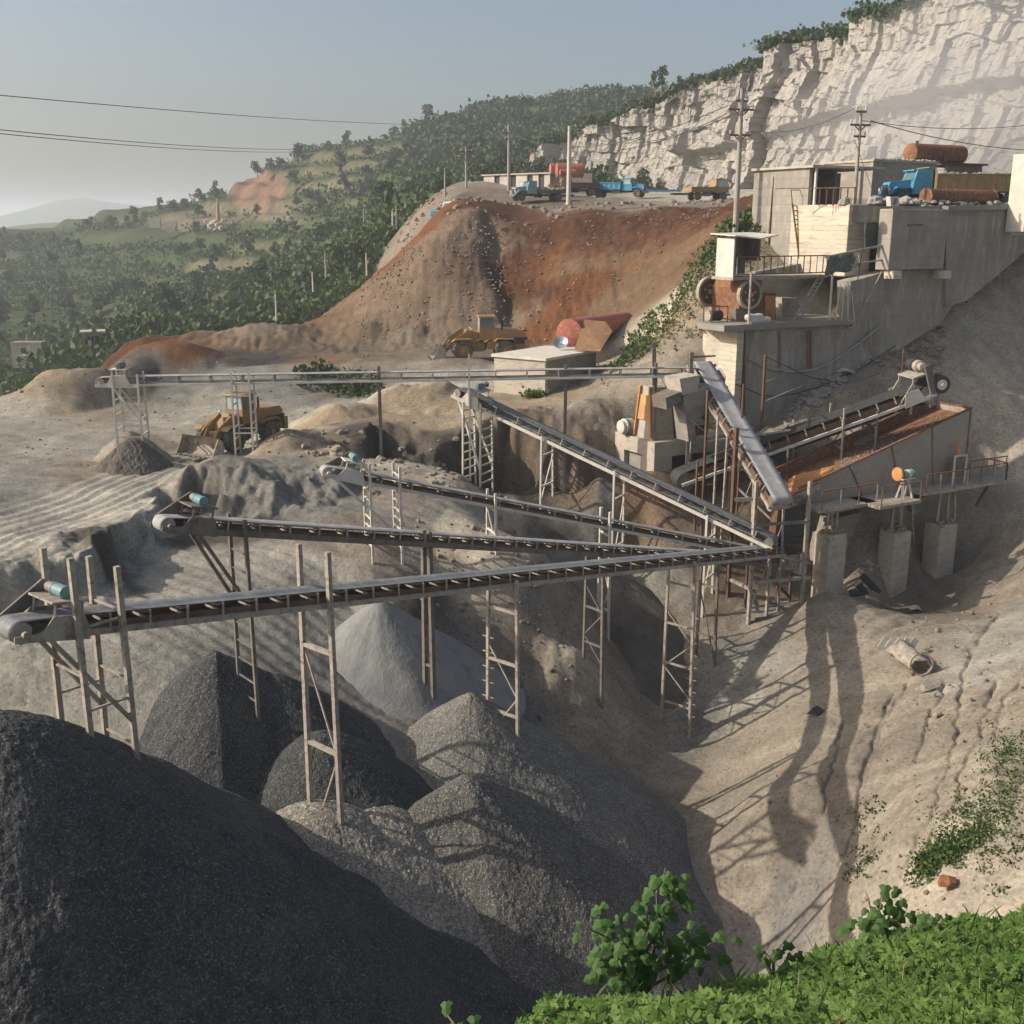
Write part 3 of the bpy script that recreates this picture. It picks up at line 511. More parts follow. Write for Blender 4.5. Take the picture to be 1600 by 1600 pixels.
tag(link('hillside', grid_mesh('hillside', np.stack([HX, HY, HZ], -1), NA2, NR2, M_hill, colors=HC)), kind='structure')
# distant mountains
def range_(name, Y, pts, dep, m, seed):
    n = 160; us = np.linspace(-500, 1500, n); vs = np.interp(us, [p[0] for p in pts], [p[1] for p in pts]); rows = []
    for j, (k, dy) in enumerate(((0, 0), (.35, .18), (.7, .4), (.93, .75), (1, 1), (.8, 1.4), (0, 2.2))):
        for u, v in zip(us, vs):
            p = P(u, v, Y=Y+dep); b = P(u, 372, Y=Y); x = p.x*(Y+dep*dy)/(Y+dep); rows.append((x, Y+dep*dy, b.z + (p.z-b.z)*k*(1+.05*float(fbm(np.array([u*.02]), np.array([dy*3.]), 3, seed)[0])*(0 < k < 1))))
    return tag(link(name, grid_mesh(name, np.array(rows), n, 7, m)), kind='structure')
M_far = mat('far_hills', (.10, .12, .07), (.16, .15, .10), scale=.004, bump=0, rough=1, spec=0, coord='World')
range_('far_mountains', 2500, [(-500, 352), (0, 338), (50, 325), (90, 313), (130, 309), (170, 316), (230, 322), (300, 335), (400, 350), (1500, 350)], 300, M_far, 5)
range_('valley_floor', 900, [(-500, 366), (0, 356), (60, 349), (120, 346), (240, 345), (330, 352), (1500, 380)], 120, M_far, 6)
# plain to the horizon
pl = MB(); Zp = CZ-55; pl.add([(-9000, -200, Zp), (9000, -200, Zp), (9000, 6000, Zp), (-9000, 6000, Zp)], [(0, 1, 2, 3)])
tag(pl.build('plain', M_far), kind='structure')
# ================================================================== STEEL, CONCRETE, RUBBER
M_steel = mat('dusty_steel', (.40, .36, .30), (.30, .265, .22), (.20, .13, .085), scale=1.3, bump=.25, bscale=20, bdist=.01, rough=.7, spec=.3, coord='World')
M_steeld = mat('dark_steel', (.13, .115, .10), (.20, .175, .15), (.11, .07, .05), scale=1.1, bump=.25, bscale=20, bdist=.01, rough=.7, spec=.3, coord='World')
M_rust = mat('rusty_steel', (.22, .095, .045), (.15, .075, .045), (.30, .19, .12), scale=1.2, bump=.3, bscale=15, bdist=.01, rough=.85, spec=.2, coord='World')
M_rustp = mat('rust_brown', (.11, .06, .04), (.16, .10, .07), scale=1.5, bump=.2, bscale=15, bdist=.01, rough=.9, spec=.1, coord='World')
M_belt = mat('rubber_belt', (.17, .175, .18), (.125, .13, .138), (.24, .235, .225), scale=.8, bump=.15, bscale=14, bdist=.01, rough=.6, spec=.35, coord='World')
M_beltl = mat('dusty_belt', (.34, .335, .33), (.25, .25, .25), (.42, .40, .37), scale=.8, bump=.15, bscale=14, bdist=.01, rough=.8, spec=.2, coord='World')
M_rubber = mat('black_rubber', (.035, .035, .036), (.06, .058, .055), scale=3, bump=.2, bscale=20, bdist=.01, rough=.7, coord='World')
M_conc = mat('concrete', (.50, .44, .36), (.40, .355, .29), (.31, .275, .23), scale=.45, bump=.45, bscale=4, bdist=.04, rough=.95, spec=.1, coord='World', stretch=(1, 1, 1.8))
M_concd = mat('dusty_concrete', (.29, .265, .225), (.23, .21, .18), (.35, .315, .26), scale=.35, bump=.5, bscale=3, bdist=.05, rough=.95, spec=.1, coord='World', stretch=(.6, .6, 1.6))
M_teal = mat('teal_motor', (.10, .24, .27), (.17, .24, .24), scale=3, bump=.1, rough=.5, spec=.4, coord='World')
M_white = mat('dirty_white', (.62, .58, .50), (.50, .46, .40), scale=1.5, bump=.15, bscale=10, bdist=.01, rough=.8, coord='World')
M_black = mat('black_paint', (.03, .03, .032), (.05, .048, .045), scale=2, bump=.1, rough=.6, coord='World')
M_orange = mat('orange_plate', (.55, .24, .08), (.42, .17, .06), (.5, .33, .2), scale=1.2, bump=.2, bscale=10, bdist=.01, rough=.8, coord='World')
M_wire = mat('cable', (.06, .06, .062), rough=.8, bump=0)
UPV = Vector((0, 0, 1))
def orient(xa, ya, za):
    return Matrix((xa, ya, za)).transposed().to_quaternion()
# ------------------------------------------------------------------ belt conveyors
def idler_mesh(w):
    b = MB()       # local: x along belt, y across, z up; belt surface at 0
    for k in (-1, 1):
        b.bar((0, k*w*.62, -.36), (0, k*w*.56, .02), .05, .05)
        b.tube((0, k*w*.22, -.105), (0, k*w*.55, .00), .045, n=6)
    b.tube((0, -w*.21, -.11), (0, w*.21, -.11), .045, n=6); b.bar((0, -w*.6, -.24), (0, w*.6, -.24), .06, .05)
    b.tube((0.2, -w*.5, -.46), (0.2, w*.5, -.46), .04, n=6)
    return b.mesh('idler', M_steel)
IDL = {}
def conveyor(label, tail, head, w=.65, frame=M_steel, belt=M_belt, step=1.25, motor='teal', trestles=(), drum_r=.26, chord=.13, gap=.38, group='belt conveyors of the crushing plant', sheet=M_rustp):
    d = (head-tail); L = d.length; d.normalize(); s = d.cross(UPV).normalized(); n = s.cross(d).normalized()
    o = thing('conveyor', label, 'conveyor', tuple(tail), 0, group); off = tail
    def at(x, y, z): return tail + d*x + s*y + n*z
    # belt: troughed carrying run, wrap round both drums, flat return run
    prof = [(-.5, .045), (-.27, -.02), (0, -.04), (.27, -.02), (.5, .045)]; stn = []; N = max(8, int(L/1.0)); r = drum_r
    for i in range(N+1):
        x = L*i/N; tr = min(1, x/1.2, (L-x)/1.0+0.0); stn.append([at(x, a*w, b*tr) for a, b in prof])
    for i in range(1, 9):
        t = math.pi*i/8; stn.append([at(L+r*math.sin(t), a*w, -r+r*math.cos(t)) for a, b in prof])
    for i in range(N+1):
        x = L*(1-i/N); sag = -2*r + .17 if 0 < i < N else -2*r
        stn.append([at(x, a*w*.98, sag - .0) for a, b in prof])
    for i in range(1, 8):
        t = math.pi*i/8; stn.append([at(-r*math.sin(t), a*w, -r-r*math.cos(t)) for a, b in prof])
    b = MB(off); vs = [p for st in stn for p in st]; m_ = len(stn)
    b.add(vs, [(i*5+j, i*5+j+1, ((i+1) % m_)*5+j+1, ((i+1) % m_)*5+j) for i in range(m_) for j in range(4)])
    bo = b.build('belt', belt, o, smooth=True)
    sm = bo.modifiers.new('thick', 'SOLIDIFY'); sm.thickness = .02; sm.offset = -1
    # side channels of the frame
    for k in (-1, 1):
        b = MB(off); y = k*w*.64
        b.bar(at(-.3, y, -gap), at(L+.1, y, -gap), .05, chord, n); b.bar(at(-.3, y-k*.05, -gap+chord/2), at(L+.1, y-k*.05, -gap+chord/2), .09, .015, n); b.bar(at(-.3, y-k*.05, -gap-chord/2), at(L+.1, y-k*.05, -gap-chord/2), .09, .015, n)
        b.build('side_channel', frame, o)
    for k in (-1, 1) if sheet else ():
        b = MB(off); b.bar(at(.2, k*w*.52, -(gap+.10)/2-.03), at(L-1.2, k*w*.52, -(gap+.10)/2-.03), .012, gap-.20, n); b.build('gap_shade_sheet', sheet, o)
    b = MB(off)
    x = .6
    while x < L: b.bar(at(x, -w*.6, -gap-.03), at(x, w*.6, -gap-.03), .05, .06, n); x += 2.4
    b.build('cross_members', M_rustp, o)['kind'] = 'stuff'
    # sheets above are added to give the gap below its rust-brown shade
    key = round(w, 2)
    if key not in IDL: IDL[key] = idler_mesh(w)
    q = orient(d, -s, n) if False else orient(d, n.cross(d), n)
    x = .8
    while x < L-.5:
        link('idler', IDL[key], o, tuple(at(x, 0, 0)-tail), q); x += step
    # drums
    b = MB(off); b.tube(at(L, -w*.52, -r), at(L, w*.52, -r), r-.012, n=16); b.build('head_drum', M_steel, o, smooth=True)
    b = MB(off); b.tube(at(0, -w*.52, -r), at(0, w*.52, -r), r-.012, n=16); b.build('tail_drum', M_steeld, o, smooth=True)
    for k in (-1, 1):   # bearing plates
        b = MB(off); y = k*w*.70
        b.prism([at(L-1.7, y, -gap-.14), at(L+.25, y, -gap-.06), at(L+.25, y, -gap+.10), at(L-.45, y, -gap+.14), at(L-.7, y, .10), at(L-1.5, y, .10), at(L-1.7, y, -gap+.1)], s*.03*k)
        b.tube(at(L, y, -r), at(L, y+k*.12, -r), .09, n=8); b.build('bearing_plate', frame, o)
    if motor:
        b = MB(off)
        for k in (-1, 1):
            for xx in (L-1.45, L-.75): b.bar(at(xx, k*w*.66, -.1), at(xx, k*w*.66, .42), .06)
        b.frame(at(L-1.1, 0, .44), d, s, n, .95, w*1.5, .05); b.build('motor_stand', frame, o)
        mm = MB(off); c = at(L-1.1, -w*.05, .62)
        mm.lathe(c-s*.34, s, [(0, .10), (.02, .17), (.10, .18), (.12, .165), (.5, .165), (.52, .18), (.58, .18), (.66, .12)], 14)
        mo = mm.build('motor', M_teal if motor == 'teal' else M_steeld, o, smooth=True)
        g = MB(off); g.lathe(c+s*.34, s, [(0, .11), (.16, .15), (.20, .10), (.34, .10)], 12); g.build('gearbox', M_steel, mo, smooth=True)
        g = MB(off); y = w*.80; g.prism([at(L-1.22, y, .78), at(L-1.0, y, .78), at(L+.10, y, -r+.16), at(L+.12, y, -r-.1), at(L-.12, y, -r-.12), at(L-1.28, y, .55)], s*.08); g.build('drive_guard', M_steeld, mo)
    # trestles
    for T in trestles:
        t = T['t']*L; up = T.get('up', -.25); lw = T.get('lw', .12); tm = T.get('mat', frame); W2 = w*.5*T.get('wide', 1.75)
        tr = sub('trestle', o); rows = T.get('rows', (0,)); legs = {}
        dh = Vector((d.x, d.y, 0)).normalized()
        for ri, rx in enumerate(rows):
            for k in (-1, 1):
                if k in T.get('skip', ()): continue
                top = at(t, k*W2, 0) + dh*rx; top = top + UPV*(up if not isinstance(up, tuple) else up[ri])
                bx_ = top + s*k*T.get('splay', .10) + dh*T.get('lean', 0); bz_ = T.get('zb'); bz_ = gz(bx_.x, bx_.y)-.35 if bz_ is None else bz_
                bx_ = Vector((bx_.x, bx_.y, bz_ - T.get('deep', 0)))
                l = MB(off); l.bar(top, bx_, lw, lw, dh); l.build('leg', tm, tr); legs[(ri, k)] = (top, bx_)
        def lp(key, z):
            a, c = legs[key]; f = (a.z-z)/(a.z-c.z+1e-9); return a+(c-a)*f
        pairs = []
        for ri in range(len(rows)):
            if (ri, -1) in legs and (ri, 1) in legs: pairs.append(((ri, -1), (ri, 1)))
        if len(rows) > 1:
            for k in (-1, 1):
                if (0, k) in legs and (1, k) in legs and T.get('sides', True): pairs.append(((0, k), (1, k)))
        for a, c in pairs:
            za = max(legs[a][1].z, legs[c][1].z)+.3; zt = min(legs[a][0].z, legs[c][0].z)-.25
            same = a[0] == c[0]
            nr = T.get('rungs', 3) if (same != T.get('ladder_side', False)) else T.get('siderungs', T.get('rungs', 3))
            for i in range(nr):
                z = zt + (za-zt)*(i+T.get('ph', .5))/nr
                rr = MB(off); rr.bar(lp(a, z), lp(c, z), T.get('rw', .09)); rr.build('rung', tm, tr)
            if T.get('brace', True) and same:
                nb = T.get('nb', 2); up_ = True
                for i in range(nb):
                    z1 = zt+(za-zt)*(.3+.7*i/nb); z2 = zt+(za-zt)*(.3+.7*(i+1)/nb); A, B = (a, c) if i % 2 else (c, a)
                    rr = MB(off); rr.bar(lp(A, z1), lp(B, z2), .055); rr.build('brace', tm, tr)
        if T.get('pegs'):
            k = T.get('pegs'); pg = MB(off); z = legs[(0, k)][1].z+.8
            while z < legs[(0, k)][0].z-1.5: p = lp((0, k), z); pg.bar(p-s*.28, p+s*.28, .03); z += .62
            pg.build('climbing_pegs', tm, tr)['kind'] = 'stuff'
        if T.get('strut'):      # inclined struts from the leg up to the conveyor head
            for k in (-1, 1):
                if (0, k) not in legs: continue
                p = lp((0, k), (tail+d*t).z - T['strut'][0]); qd = at(L*T['strut'][1] if T['strut'][1] <= 1 else L, k*w*.62, -gap)
                rr = MB(off); rr.bar(p, qd, .10, .12); rr.build('strut', tm, tr)
    return o
def t_at(tail, head, u):
    lo, hi = 0., 1.; ut, uh = UV(tail)[0], UV(head)[0]
    for _ in range(40):
        m = (lo+hi)/2; uu = UV(tail+(head-tail)*m)[0]
        if (uu-u)*(uh-ut) < 0: lo = m
        else: hi = m
    return (lo+hi)/2
cA = (P(1212, 853, Y=56.), P(22, 966, Y=25.2))
cB = (P(1185, 868, Y=55.5), P(258, 806, Y=34.8))
cC = (P(1190, 858, Y=57.), P(512, 728, Y=48.5))
cD = (P(1208, 838, Y=55.2), P(722, 607, Y=64.5))
cE = (P(1088, 574, Y=63.5), P(158, 589, Y=62.))
cF = (P(1222, 775, Y=54.8), P(1098, 566, Y=64.))
ta = lambda c, u: t_at(c[0], c[1], u)
conveyor('nearest belt conveyor, crossing the whole picture to its head above the huge dark pile', *cA, w=.80, frame=M_steel, belt=M_belt, step=1.15, chord=.15, gap=.42, drum_r=.28, trestles=[
    dict(t=ta(cA, 148), up=(1.25, 1.75), rows=(-.35, .85), wide=1.7, rungs=7, lw=.14, strut=(3.0, .985), brace=False, rw=.06, splay=.2, siderungs=6, deep=.5),
    dict(t=ta(cA, 492), up=1.35, rungs=3, lw=.15, wide=1.7, nb=2, rw=.13, ph=.9, deep=.4),
    dict(t=ta(cA, 785), up=-.2, rungs=4, lw=.12, wide=1.75, nb=3, pegs=1, rw=.10, deep=.8),
    dict(t=ta(cA, 1066), up=-.2, rungs=4, lw=.12, wide=1.75, nb=4, pegs=-1, rw=.09)])
conveyor('belt conveyor with its rounded white head above the ladder trestle at left', *cB, w=.65, frame=M_steeld, belt=M_beltl, step=1.2, chord=.20, trestles=[
    dict(t=ta(cB, 370), up=.15, rungs=11, lw=.12, wide=1.8, brace=False, rw=.05, strut=(3.0, .97)),
    dict(t=ta(cB, 666), up=.1, rungs=2, lw=.17, wide=.6, brace=False, mat=M_steeld),
    dict(t=ta(cB, 930), up=-.2, rungs=3, lw=.12, wide=1.6, nb=3),
    dict(t=ta(cB, 1110), up=-.2, rungs=2, lw=.12, wide=1.6, nb=1)])
conveyor('belt conveyor whose blue motor head stands in front of the torn dirt bank', *cC, w=.65, frame=M_white, belt=M_beltl, step=1.5, trestles=[
    dict(t=ta(cC, 590), up=(.45, .7), rows=(-.9, .5), rungs=9, lw=.11, wide=1.7, brace=False, siderungs=3, sides=False, strut=(2.9, .99), rw=.06),
    dict(t=ta(cC, 768), up=.3, rungs=2, lw=.11, wide=1.7, nb=1), dict(t=ta(cC, 946), up=.5, rungs=3, lw=.12, wide=1.6, nb=2)])
conveyor('steep belt conveyor running down to the plant over the dark cut', *cD, w=.85, sheet=None, frame=M_white, belt=M_belt, step=1.5, chord=.16, gap=.5, trestles=[
    dict(t=ta(cD, 748), up=-.3, rows=(-.5, .7), rungs=9, lw=.10, wide=1.5, brace=False, siderungs=3, sides=False, rw=.08, strut=(4.2, .99)),
    dict(t=ta(cD, 855), up=-.3, rungs=2, lw=.10, wide=1.6, nb=1, pegs=1), dict(t=ta(cD, 968), up=-.3, rungs=2, lw=.10, wide=1.6, nb=1, pegs=1), dict(t=ta(cD, 1112), up=-.3, rungs=2, lw=.12, wide=1.6, nb=1)])
conveyor('long level belt conveyor running across behind the yard, past both wheel loaders', *cE, w=.65, sheet=None, frame=M_white, belt=M_beltl, step=1.8, chord=.11, gap=.45, motor='grey', trestles=[
    dict(t=ta(cE, 205), up=.2, rows=(-.5, .9), rungs=4, lw=.11, wide=1.8, brace=False, rw=.06, strut=(2.6, .98)),
    dict(t=ta(cE, 392), up=.2, rows=(0, 1.0), rungs=7, lw=.10, wide=1.9, brace=False, siderungs=2, rw=.07),
    dict(t=ta(cE, 592), up=.35, rungs=1, lw=.14, wide=.6, brace=False, mat=M_steeld), dict(t=ta(cE, 733), up=.9, rungs=1, lw=.10, wide=1.5, brace=False),
    dict(t=ta(cE, 884), up=.25, rungs=1, lw=.14, wide=.55, brace=False, mat=M_steeld), dict(t=ta(cE, 1025), up=.3, rungs=1, lw=.12, wide=.6, brace=False, mat=M_steeld)])
conveyor('short steep conveyor with a pale worn belt, dropping from the concrete wall to the screen', *cF, w=1.15, frame=M_steel, belt=M_beltl, step=.9, motor=None, chord=.16, gap=.5, trestles=[
    dict(t=ta(cF, 1105), up=-.3, rungs=1, lw=.12, wide=1.3, brace=False), dict(t=ta(cF, 1160), up=-.3, rungs=2, lw=.12, wide=1.5, nb=1), dict(t=.12, up=-.2, rungs=1, lw=.12, wide=1.4, nb=1)])
# ------------------------------------------------------------------ the plant's own axes
TH_ = R(29); D_ = Vector((math.cos(TH_), math.sin(TH_), 0)); N_ = Vector((math.sin(TH_), -math.cos(TH_), 0))
def on_plane(u, v, ref, off=0.0, nrm=None):
    """place at photo bearing (u,v) on the upright plane through ref with normal nrm, off metres in front"""
    nrm = nrm or N_; r = P(u, v, Y=1.0) - Vector((0, 0, CZ)); o = Vector((0, 0, CZ)); k = ((ref-o).dot(nrm)+off)/r.dot(nrm); return o + r*k
O1 = P(1290, 797, Y=57.)
def PL(u, v, off=0.0): return on_plane(u, v, O1, off)
# screen deck house
scr = thing('screen_house', 'big inclined steel screen box with rusty open top, lying above the three concrete piers', 'screening machine', tuple(PL(1400, 790, -2.5)))
off = scr.location.copy(); F0 = -1.5; WD = 2.6
TL_, TR_, BR_, BL_ = PL(1247, 764, F0), PL(1518, 638, F0), PL(1506, 752, F0), PL(1292, 806, F0)
us = [0, .28, .52, .76, 1]
for i in range(4):
    a, b_ = us[i]+.004, us[i+1]-.004; t0 = TL_.lerp(TR_, a); t1 = TL_.lerp(TR_, b_); b0 = BL_.lerp(BR_, a); b1 = BL_.lerp(BR_, b_)
    m = MB(off); m.prism([b0, b1, t1, t0], -N_*.06); m.build('side_panel', M_scrside if 'M_scrside' in globals() else mat('grey_plate', (.32, .30, .265), (.27, .255, .23), (.33, .22, .13), scale=.5, bump=.2, bscale=6, bdist=.02, rough=.7, coord='World'), scr)
    m = MB(off); m.bar(t1+N_*.03, b1+N_*.03, .07, .07); m.build('rib', M_steeld, scr)
m = MB(off); m.prism([BL_-N_*WD, BR_-N_*WD, TR_-N_*WD+UPV*.35, TL_-N_*WD+UPV*.35], -N_*.06); m.build('back_panel', M_rust, scr)
m = MB(off); m.prism([BR_, BR_-N_*WD, TR_-N_*WD, TR_], D_*.06); m.build('end_panel', M_steel, scr)
m = MB(off); m.bar(TL_+UPV*.03, TR_+UPV*.03, .16, .08); m.bar(TR_+UPV*.03, TR_-N_*WD+UPV*.03, .1, .08); m.bar(TL_-N_*WD+UPV*.38, TR_-N_*WD+UPV*.38, .14, .08); m.build('rim', M_rust, scr)
m = MB(off); dk = UPV*.45; m.prism([TL_-N_*.05-dk, TR_-N_*.05-dk, TR_-N_*WD-dk+UPV*.05, TL_-N_*WD-dk+UPV*.05], UPV*.06); m.build('screen_deck', M_rust, scr)
m = MB(off)
for i in range(900):
    f = random.random()*.9; g = abs(random.gauss(0, .33)); 
    if g > .95: continue
    p = TL_.lerp(TR_, f+.04) - N_*(.1+WD*.75*g) - UPV*.36; m.rock(p, random.uniform(.04, .10), i)
m.build('stones', M_gravl, scr)['kind'] = 'stuff'
m = MB(off); a, b_, c, d = PL(1306, 728, F0-.2), PL(1283, 752, F0+.1), PL(1222, 780, F0+.1), PL(1240, 745, F0-1.6)
m.prism([a, b_, c, d], UPV*.06); m.build('discharge_lip', M_orange, scr)
m = MB(off); m.prism([PL(1283, 754, F0+.12), PL(1222, 782, F0+.12), PL(1236, 790, F0+.12), PL(1283, 764, F0+.12)], -N_*.05); m.build('lip_side', M_steel, scr)
m = MB(off); m.prism([PL(1250, 780, F0-.3), PL(1290, 775, F0-.3), PL(1275, 830, F0-.3), PL(1235, 835, F0-.3)], -N_*1.2); m.build('discharge_chute', M_steeld, scr)
m = MB(off)
for u1, u2 in ((1330, 1345), (1420, 1432)): m.bar(PL(u1, 790, F0-.6), PL(u2, 850, F0-1.6), .14, .2)
m.build('support_frame', M_steeld, scr)
# walkway with handrails
wk = thing('walkway', 'steel walkway with rusty handrails along the side of the big screen box', 'walkway', tuple(PL(1400, 795, 0)))
off = wk.location.copy()
def deck(p, q, depth, name='deck', th=.16):
    m = MB(off); m.prism([p, q, q-N_*depth, p-N_*depth], UPV*-th); m.build(name, M_steel, wk)
zd = PL(1290, 797, 0).z
def dk_at(u, offn): 
    p = PL(u, 780, offn); p.z = zd; return p
deck(dk_at(1282, 0), dk_at(1372, 0), 1.45); deck(dk_at(1376, .9), dk_at(1440, .9), 2.3, 'motor_deck', .18); deck(dk_at(1444, .0), dk_at(1572, .0), 1.45)
def rail(p, q, n_, h=1.05, mid=True, mt=M_rust, par=None):
    for i in range(n_+1):
        a = p.lerp(q, i/n_); m = MB(off); m.bar(a, a+UPV*h, .055); m.build('rail_post', M_steel if i % 2 else mt, par or wk)
    m = MB(off); m.bar(p+UPV*h, q+UPV*h, .06); m.build('handrail', mt, par or wk)
rail(dk_at(1285, -.05), dk_at(1370, -.05), 3); rail(dk_at(1378, .85), dk_at(1438, .85), 2); rail(dk_at(1446, -.05), dk_at(1568, -.05), 6); rail(dk_at(1568, -.05), dk_at(1568, -.05)-N_*1.4, 1)
rail(dk_at(1510, -1.4), dk_at(1566, -1.4), 3)
m = MB(off); m.bar(dk_at(1544, -.2)-UPV*.1, PL(1525, 790, -1.5), .12); m.build('bracket', M_steeld, wk)
m = MB(off)
for u in (1300, 1405, 1425, 1490): m.bar(dk_at(u, -.4)-UPV*.1, PL(u+2, 845, -.6), .10, .10)
m.build('posts_below', M_steel, wk)['kind'] = 'stuff'
# motor with orange pulley
mt = thing('drive_motor', 'blue and cream electric motor with an orange pulley on the walkway stand', 'motor', tuple(dk_at(1410, 0)))
off = mt.location.copy(); c = dk_at(1412, .1)+UPV*1.35
m = MB(off)
for a in (-.35, .35): m.bar(c+D_*a-UPV*1.35+N_*.25, c+D_*a*.6-UPV*.25, .1); m.bar(c+D_*a-UPV*1.35-N_*.25, c+D_*a*.6-UPV*.25, .08)
m.frame(c-UPV*.22, D_, N_, UPV, .95, .5, .06); m.build('stand', M_white, mt)
m = MB(off); m.lathe(c-D_*.25, D_, [(0, .15), (.03, .24), (.12, .25), (.16, .22), (.62, .22), (.66, .25), (.80, .22), (.84, .1)], 16); m.build('housing', M_teal, mt, smooth=True)
m = MB(off); m.lathe(c+D_*.02, D_, [(0, .255), (.22, .255)], 16); m.build('cream_band', M_white, mt, smooth=True)
m = MB(off); m.lathe(c-D_*.5-N_*.2, D_, [(0, .36), (.05, .40), (.12, .40), (.17, .36)], 20); m.build('pulley', M_orange, mt, smooth=True)
# switch cabinet
cb = thing('switch_cabinet', 'dark open switch cabinet on pale posts on the walkway', 'cabinet', tuple(dk_at(1490, -.9))); off = cb.location.copy()
c = dk_at(1490, -.9)
m = MB(off); m.frame(c+UPV*1.0, D_, N_, UPV, .85, .4, 1.1); m.build('box', M_steeld, cb)
m = MB(off)
for a in (-.5, .5): m.bar(c+D_*a+N_*.2, c+D_*a+N_*.2+UPV*1.75, .09)
m.bar(c-D_*.5+N_*.2+UPV*1.72, c+D_*.5+N_*.2+UPV*1.72, .08); m.build('frame', M_white, cb)
m = MB(off); m.bar(c+UPV*1.55, c+UPV*2.0+D_*.05, .16); m.lathe(c+UPV*2.0+D_*.05, UPV, [(0, .12), (.2, .13), (.5, .02)], 8); m.build('lamp', M_orange, cb)
# concrete piers
def pier(u, vt, vb, w, label, offn=.1, dep=1.15):
    p = PL(u, vt, offn); b_ = PL(u, vb, offn).z-1.8; o = thing('pier', label, 'pier', (p.x, p.y, b_), 0, 'concrete piers under the screen box')
    m = MB(o.location); m.frame((p.x, p.y, (p.z+b_)/2) + 0*UPV if False else Vector((p.x, p.y, (p.z+b_)/2))-N_*dep/2, D_, N_, UPV, w, dep, p.z-b_)
    pr = m.build('shaft', M_conc, o); bv = pr.modifiers.new('b', 'BEVEL'); bv.width = .05; bv.segments = 2
    m = MB(o.location)
    for i in range(26): m.rock(Vector((p.x, p.y, p.z))-N_*dep/2 + D_*random.uniform(-.5, .5)*w + N_*random.uniform(-.45, .45)*dep + UPV*random.uniform(-.02, .22), random.uniform(.08, .2), i)
    m.build('rubble_cap', M_sandp, o)['kind'] = 'stuff'
    m = MB(o.location)
    for a in (-.3, .3): m.bar(Vector(p)-N_*dep*.5+D_*a*w, Vector((p.x, p.y, zd-.2))-N_*dep*.5+D_*a*w*.8, .13)
    m.build('stub_post', M_steel, o)
    return o
pier(1311, 836, 940, 1.3, 'left concrete pier, with the long shadow starting at its foot'); pier(1412, 832, 948, 1.35, 'middle concrete pier with a rubble mound on top'); pier(1484, 820, 908, 1.45, 'right concrete pier standing on the high bank')
# concrete hopper wall behind the piers
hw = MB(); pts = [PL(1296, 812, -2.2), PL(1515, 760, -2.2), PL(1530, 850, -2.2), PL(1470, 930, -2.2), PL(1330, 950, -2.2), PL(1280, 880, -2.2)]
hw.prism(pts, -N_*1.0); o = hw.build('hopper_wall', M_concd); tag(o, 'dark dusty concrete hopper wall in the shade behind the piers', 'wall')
bl = thing('fallen_wall_block', 'broken slab of brickwork leaning between the left and middle piers', 'wall slab', tuple(PL(1365, 900, -1.2))); off = bl.location.copy()
c = PL(1366, 893, -1.0); ax = (D_*.75-UPV*.66).normalized(); ay = (D_*.66+UPV*.75).normalized(); az_ = ax.cross(ay)
for i in range(5):
    for j in range(6):
        if (i, j) in ((0, 5), (0, 4), (4, 0), (4, 5), (1, 5)): continue
        m = MB(off); m.frame(c+ax*((i-2)*.42+(.1 if j % 2 else 0))+ay*((j-2.5)*.24), ax, ay, az_, .40, .22, .3); m.build('brick', M_concd if (i+j) % 3 else M_conc, bl)
for i, (a, b_) in enumerate((((1340, 912), (1362, 940)), ((1348, 900), (1372, 925)), ((1330, 925), (1372, 935)))):
    m = MB(); m.tube(PL(*a, -.6), PL(*b_, -.3), .2, n=10); tag(m.build('scrap_pipe', M_rubber, smooth=True), ('black scrap pipe lying lowest between the piers', 'black scrap pipe lying uppermost between the piers', 'black scrap pipe lying flat across the gap between the piers')[i], 'pipe', 'scrap pipes between the piers')
# conveyor carrying stone up to the screen
cG = (on_plane(1062, 735, O1, -7.5), on_plane(1440, 600, O1, -2.3))
conveyor('belt conveyor climbing behind the screen box to a big black head drum', *cG, w=1.45, frame=M_white, belt=M_rubber, step=1.1, motor=None, drum_r=.55, chord=.16, gap=.62, trestles=[
    dict(t=ta(cG, 1135), up=-.5, rungs=1, lw=.12, wide=1.2, brace=False, mat=M_steeld), dict(t=ta(cG, 1232), up=-.5, rungs=1, lw=.12, wide=1.2, brace=False, mat=M_steeld), dict(t=ta(cG, 1308), up=.5, rungs=2, lw=.10, wide=1.3, nb=1, mat=M_steel), dict(t=ta(cG, 1362), up=-.4, rungs=1, lw=.10, wide=1.2, brace=False, mat=M_steeld)])
hg = thing('head_drive', 'motor and gearbox frame standing above the big black head drum', 'motor', tuple(cG[1])); off = cG[1].copy(); c = cG[1]
dG = (cG[1]-cG[0]).normalized(); sG = dG.cross(UPV).normalized()
m = MB(off)
for k in (-1, 1):
    for a in (-1.0, .2): m.bar(c+sG*k*.85+dG*a-UPV*1.3, c+sG*k*.85+dG*a+UPV*.75, .11)
    m.bar(c+sG*k*.85-dG*1.0+UPV*.75, c+sG*k*.85+dG*.2+UPV*.75, .11); m.bar(c+sG*k*.85-dG*2.0-UPV*.9, c+sG*k*.85-dG*1.0+UPV*.5, .08)
m.frame(c-dG*.4+UPV*.8, dG, sG, UPV, 1.4, 1.9, .06); m.build('frame', M_steel, hg)
m = MB(off); m.lathe(c-sG*1.0-dG*.4+UPV*1.2, sG, [(0, .26), (.05, .34), (.8, .34), (.85, .26)], 14); m.build('motor', M_black, hg, smooth=True)
m = MB(off); m.lathe(c+sG*.0-dG*.4+UPV*1.2, sG, [(0, .34), (.35, .34), (.4, .22), (.85, .28), (.9, .1)], 12); m.build('gearbox', M_steel, hg, smooth=True)
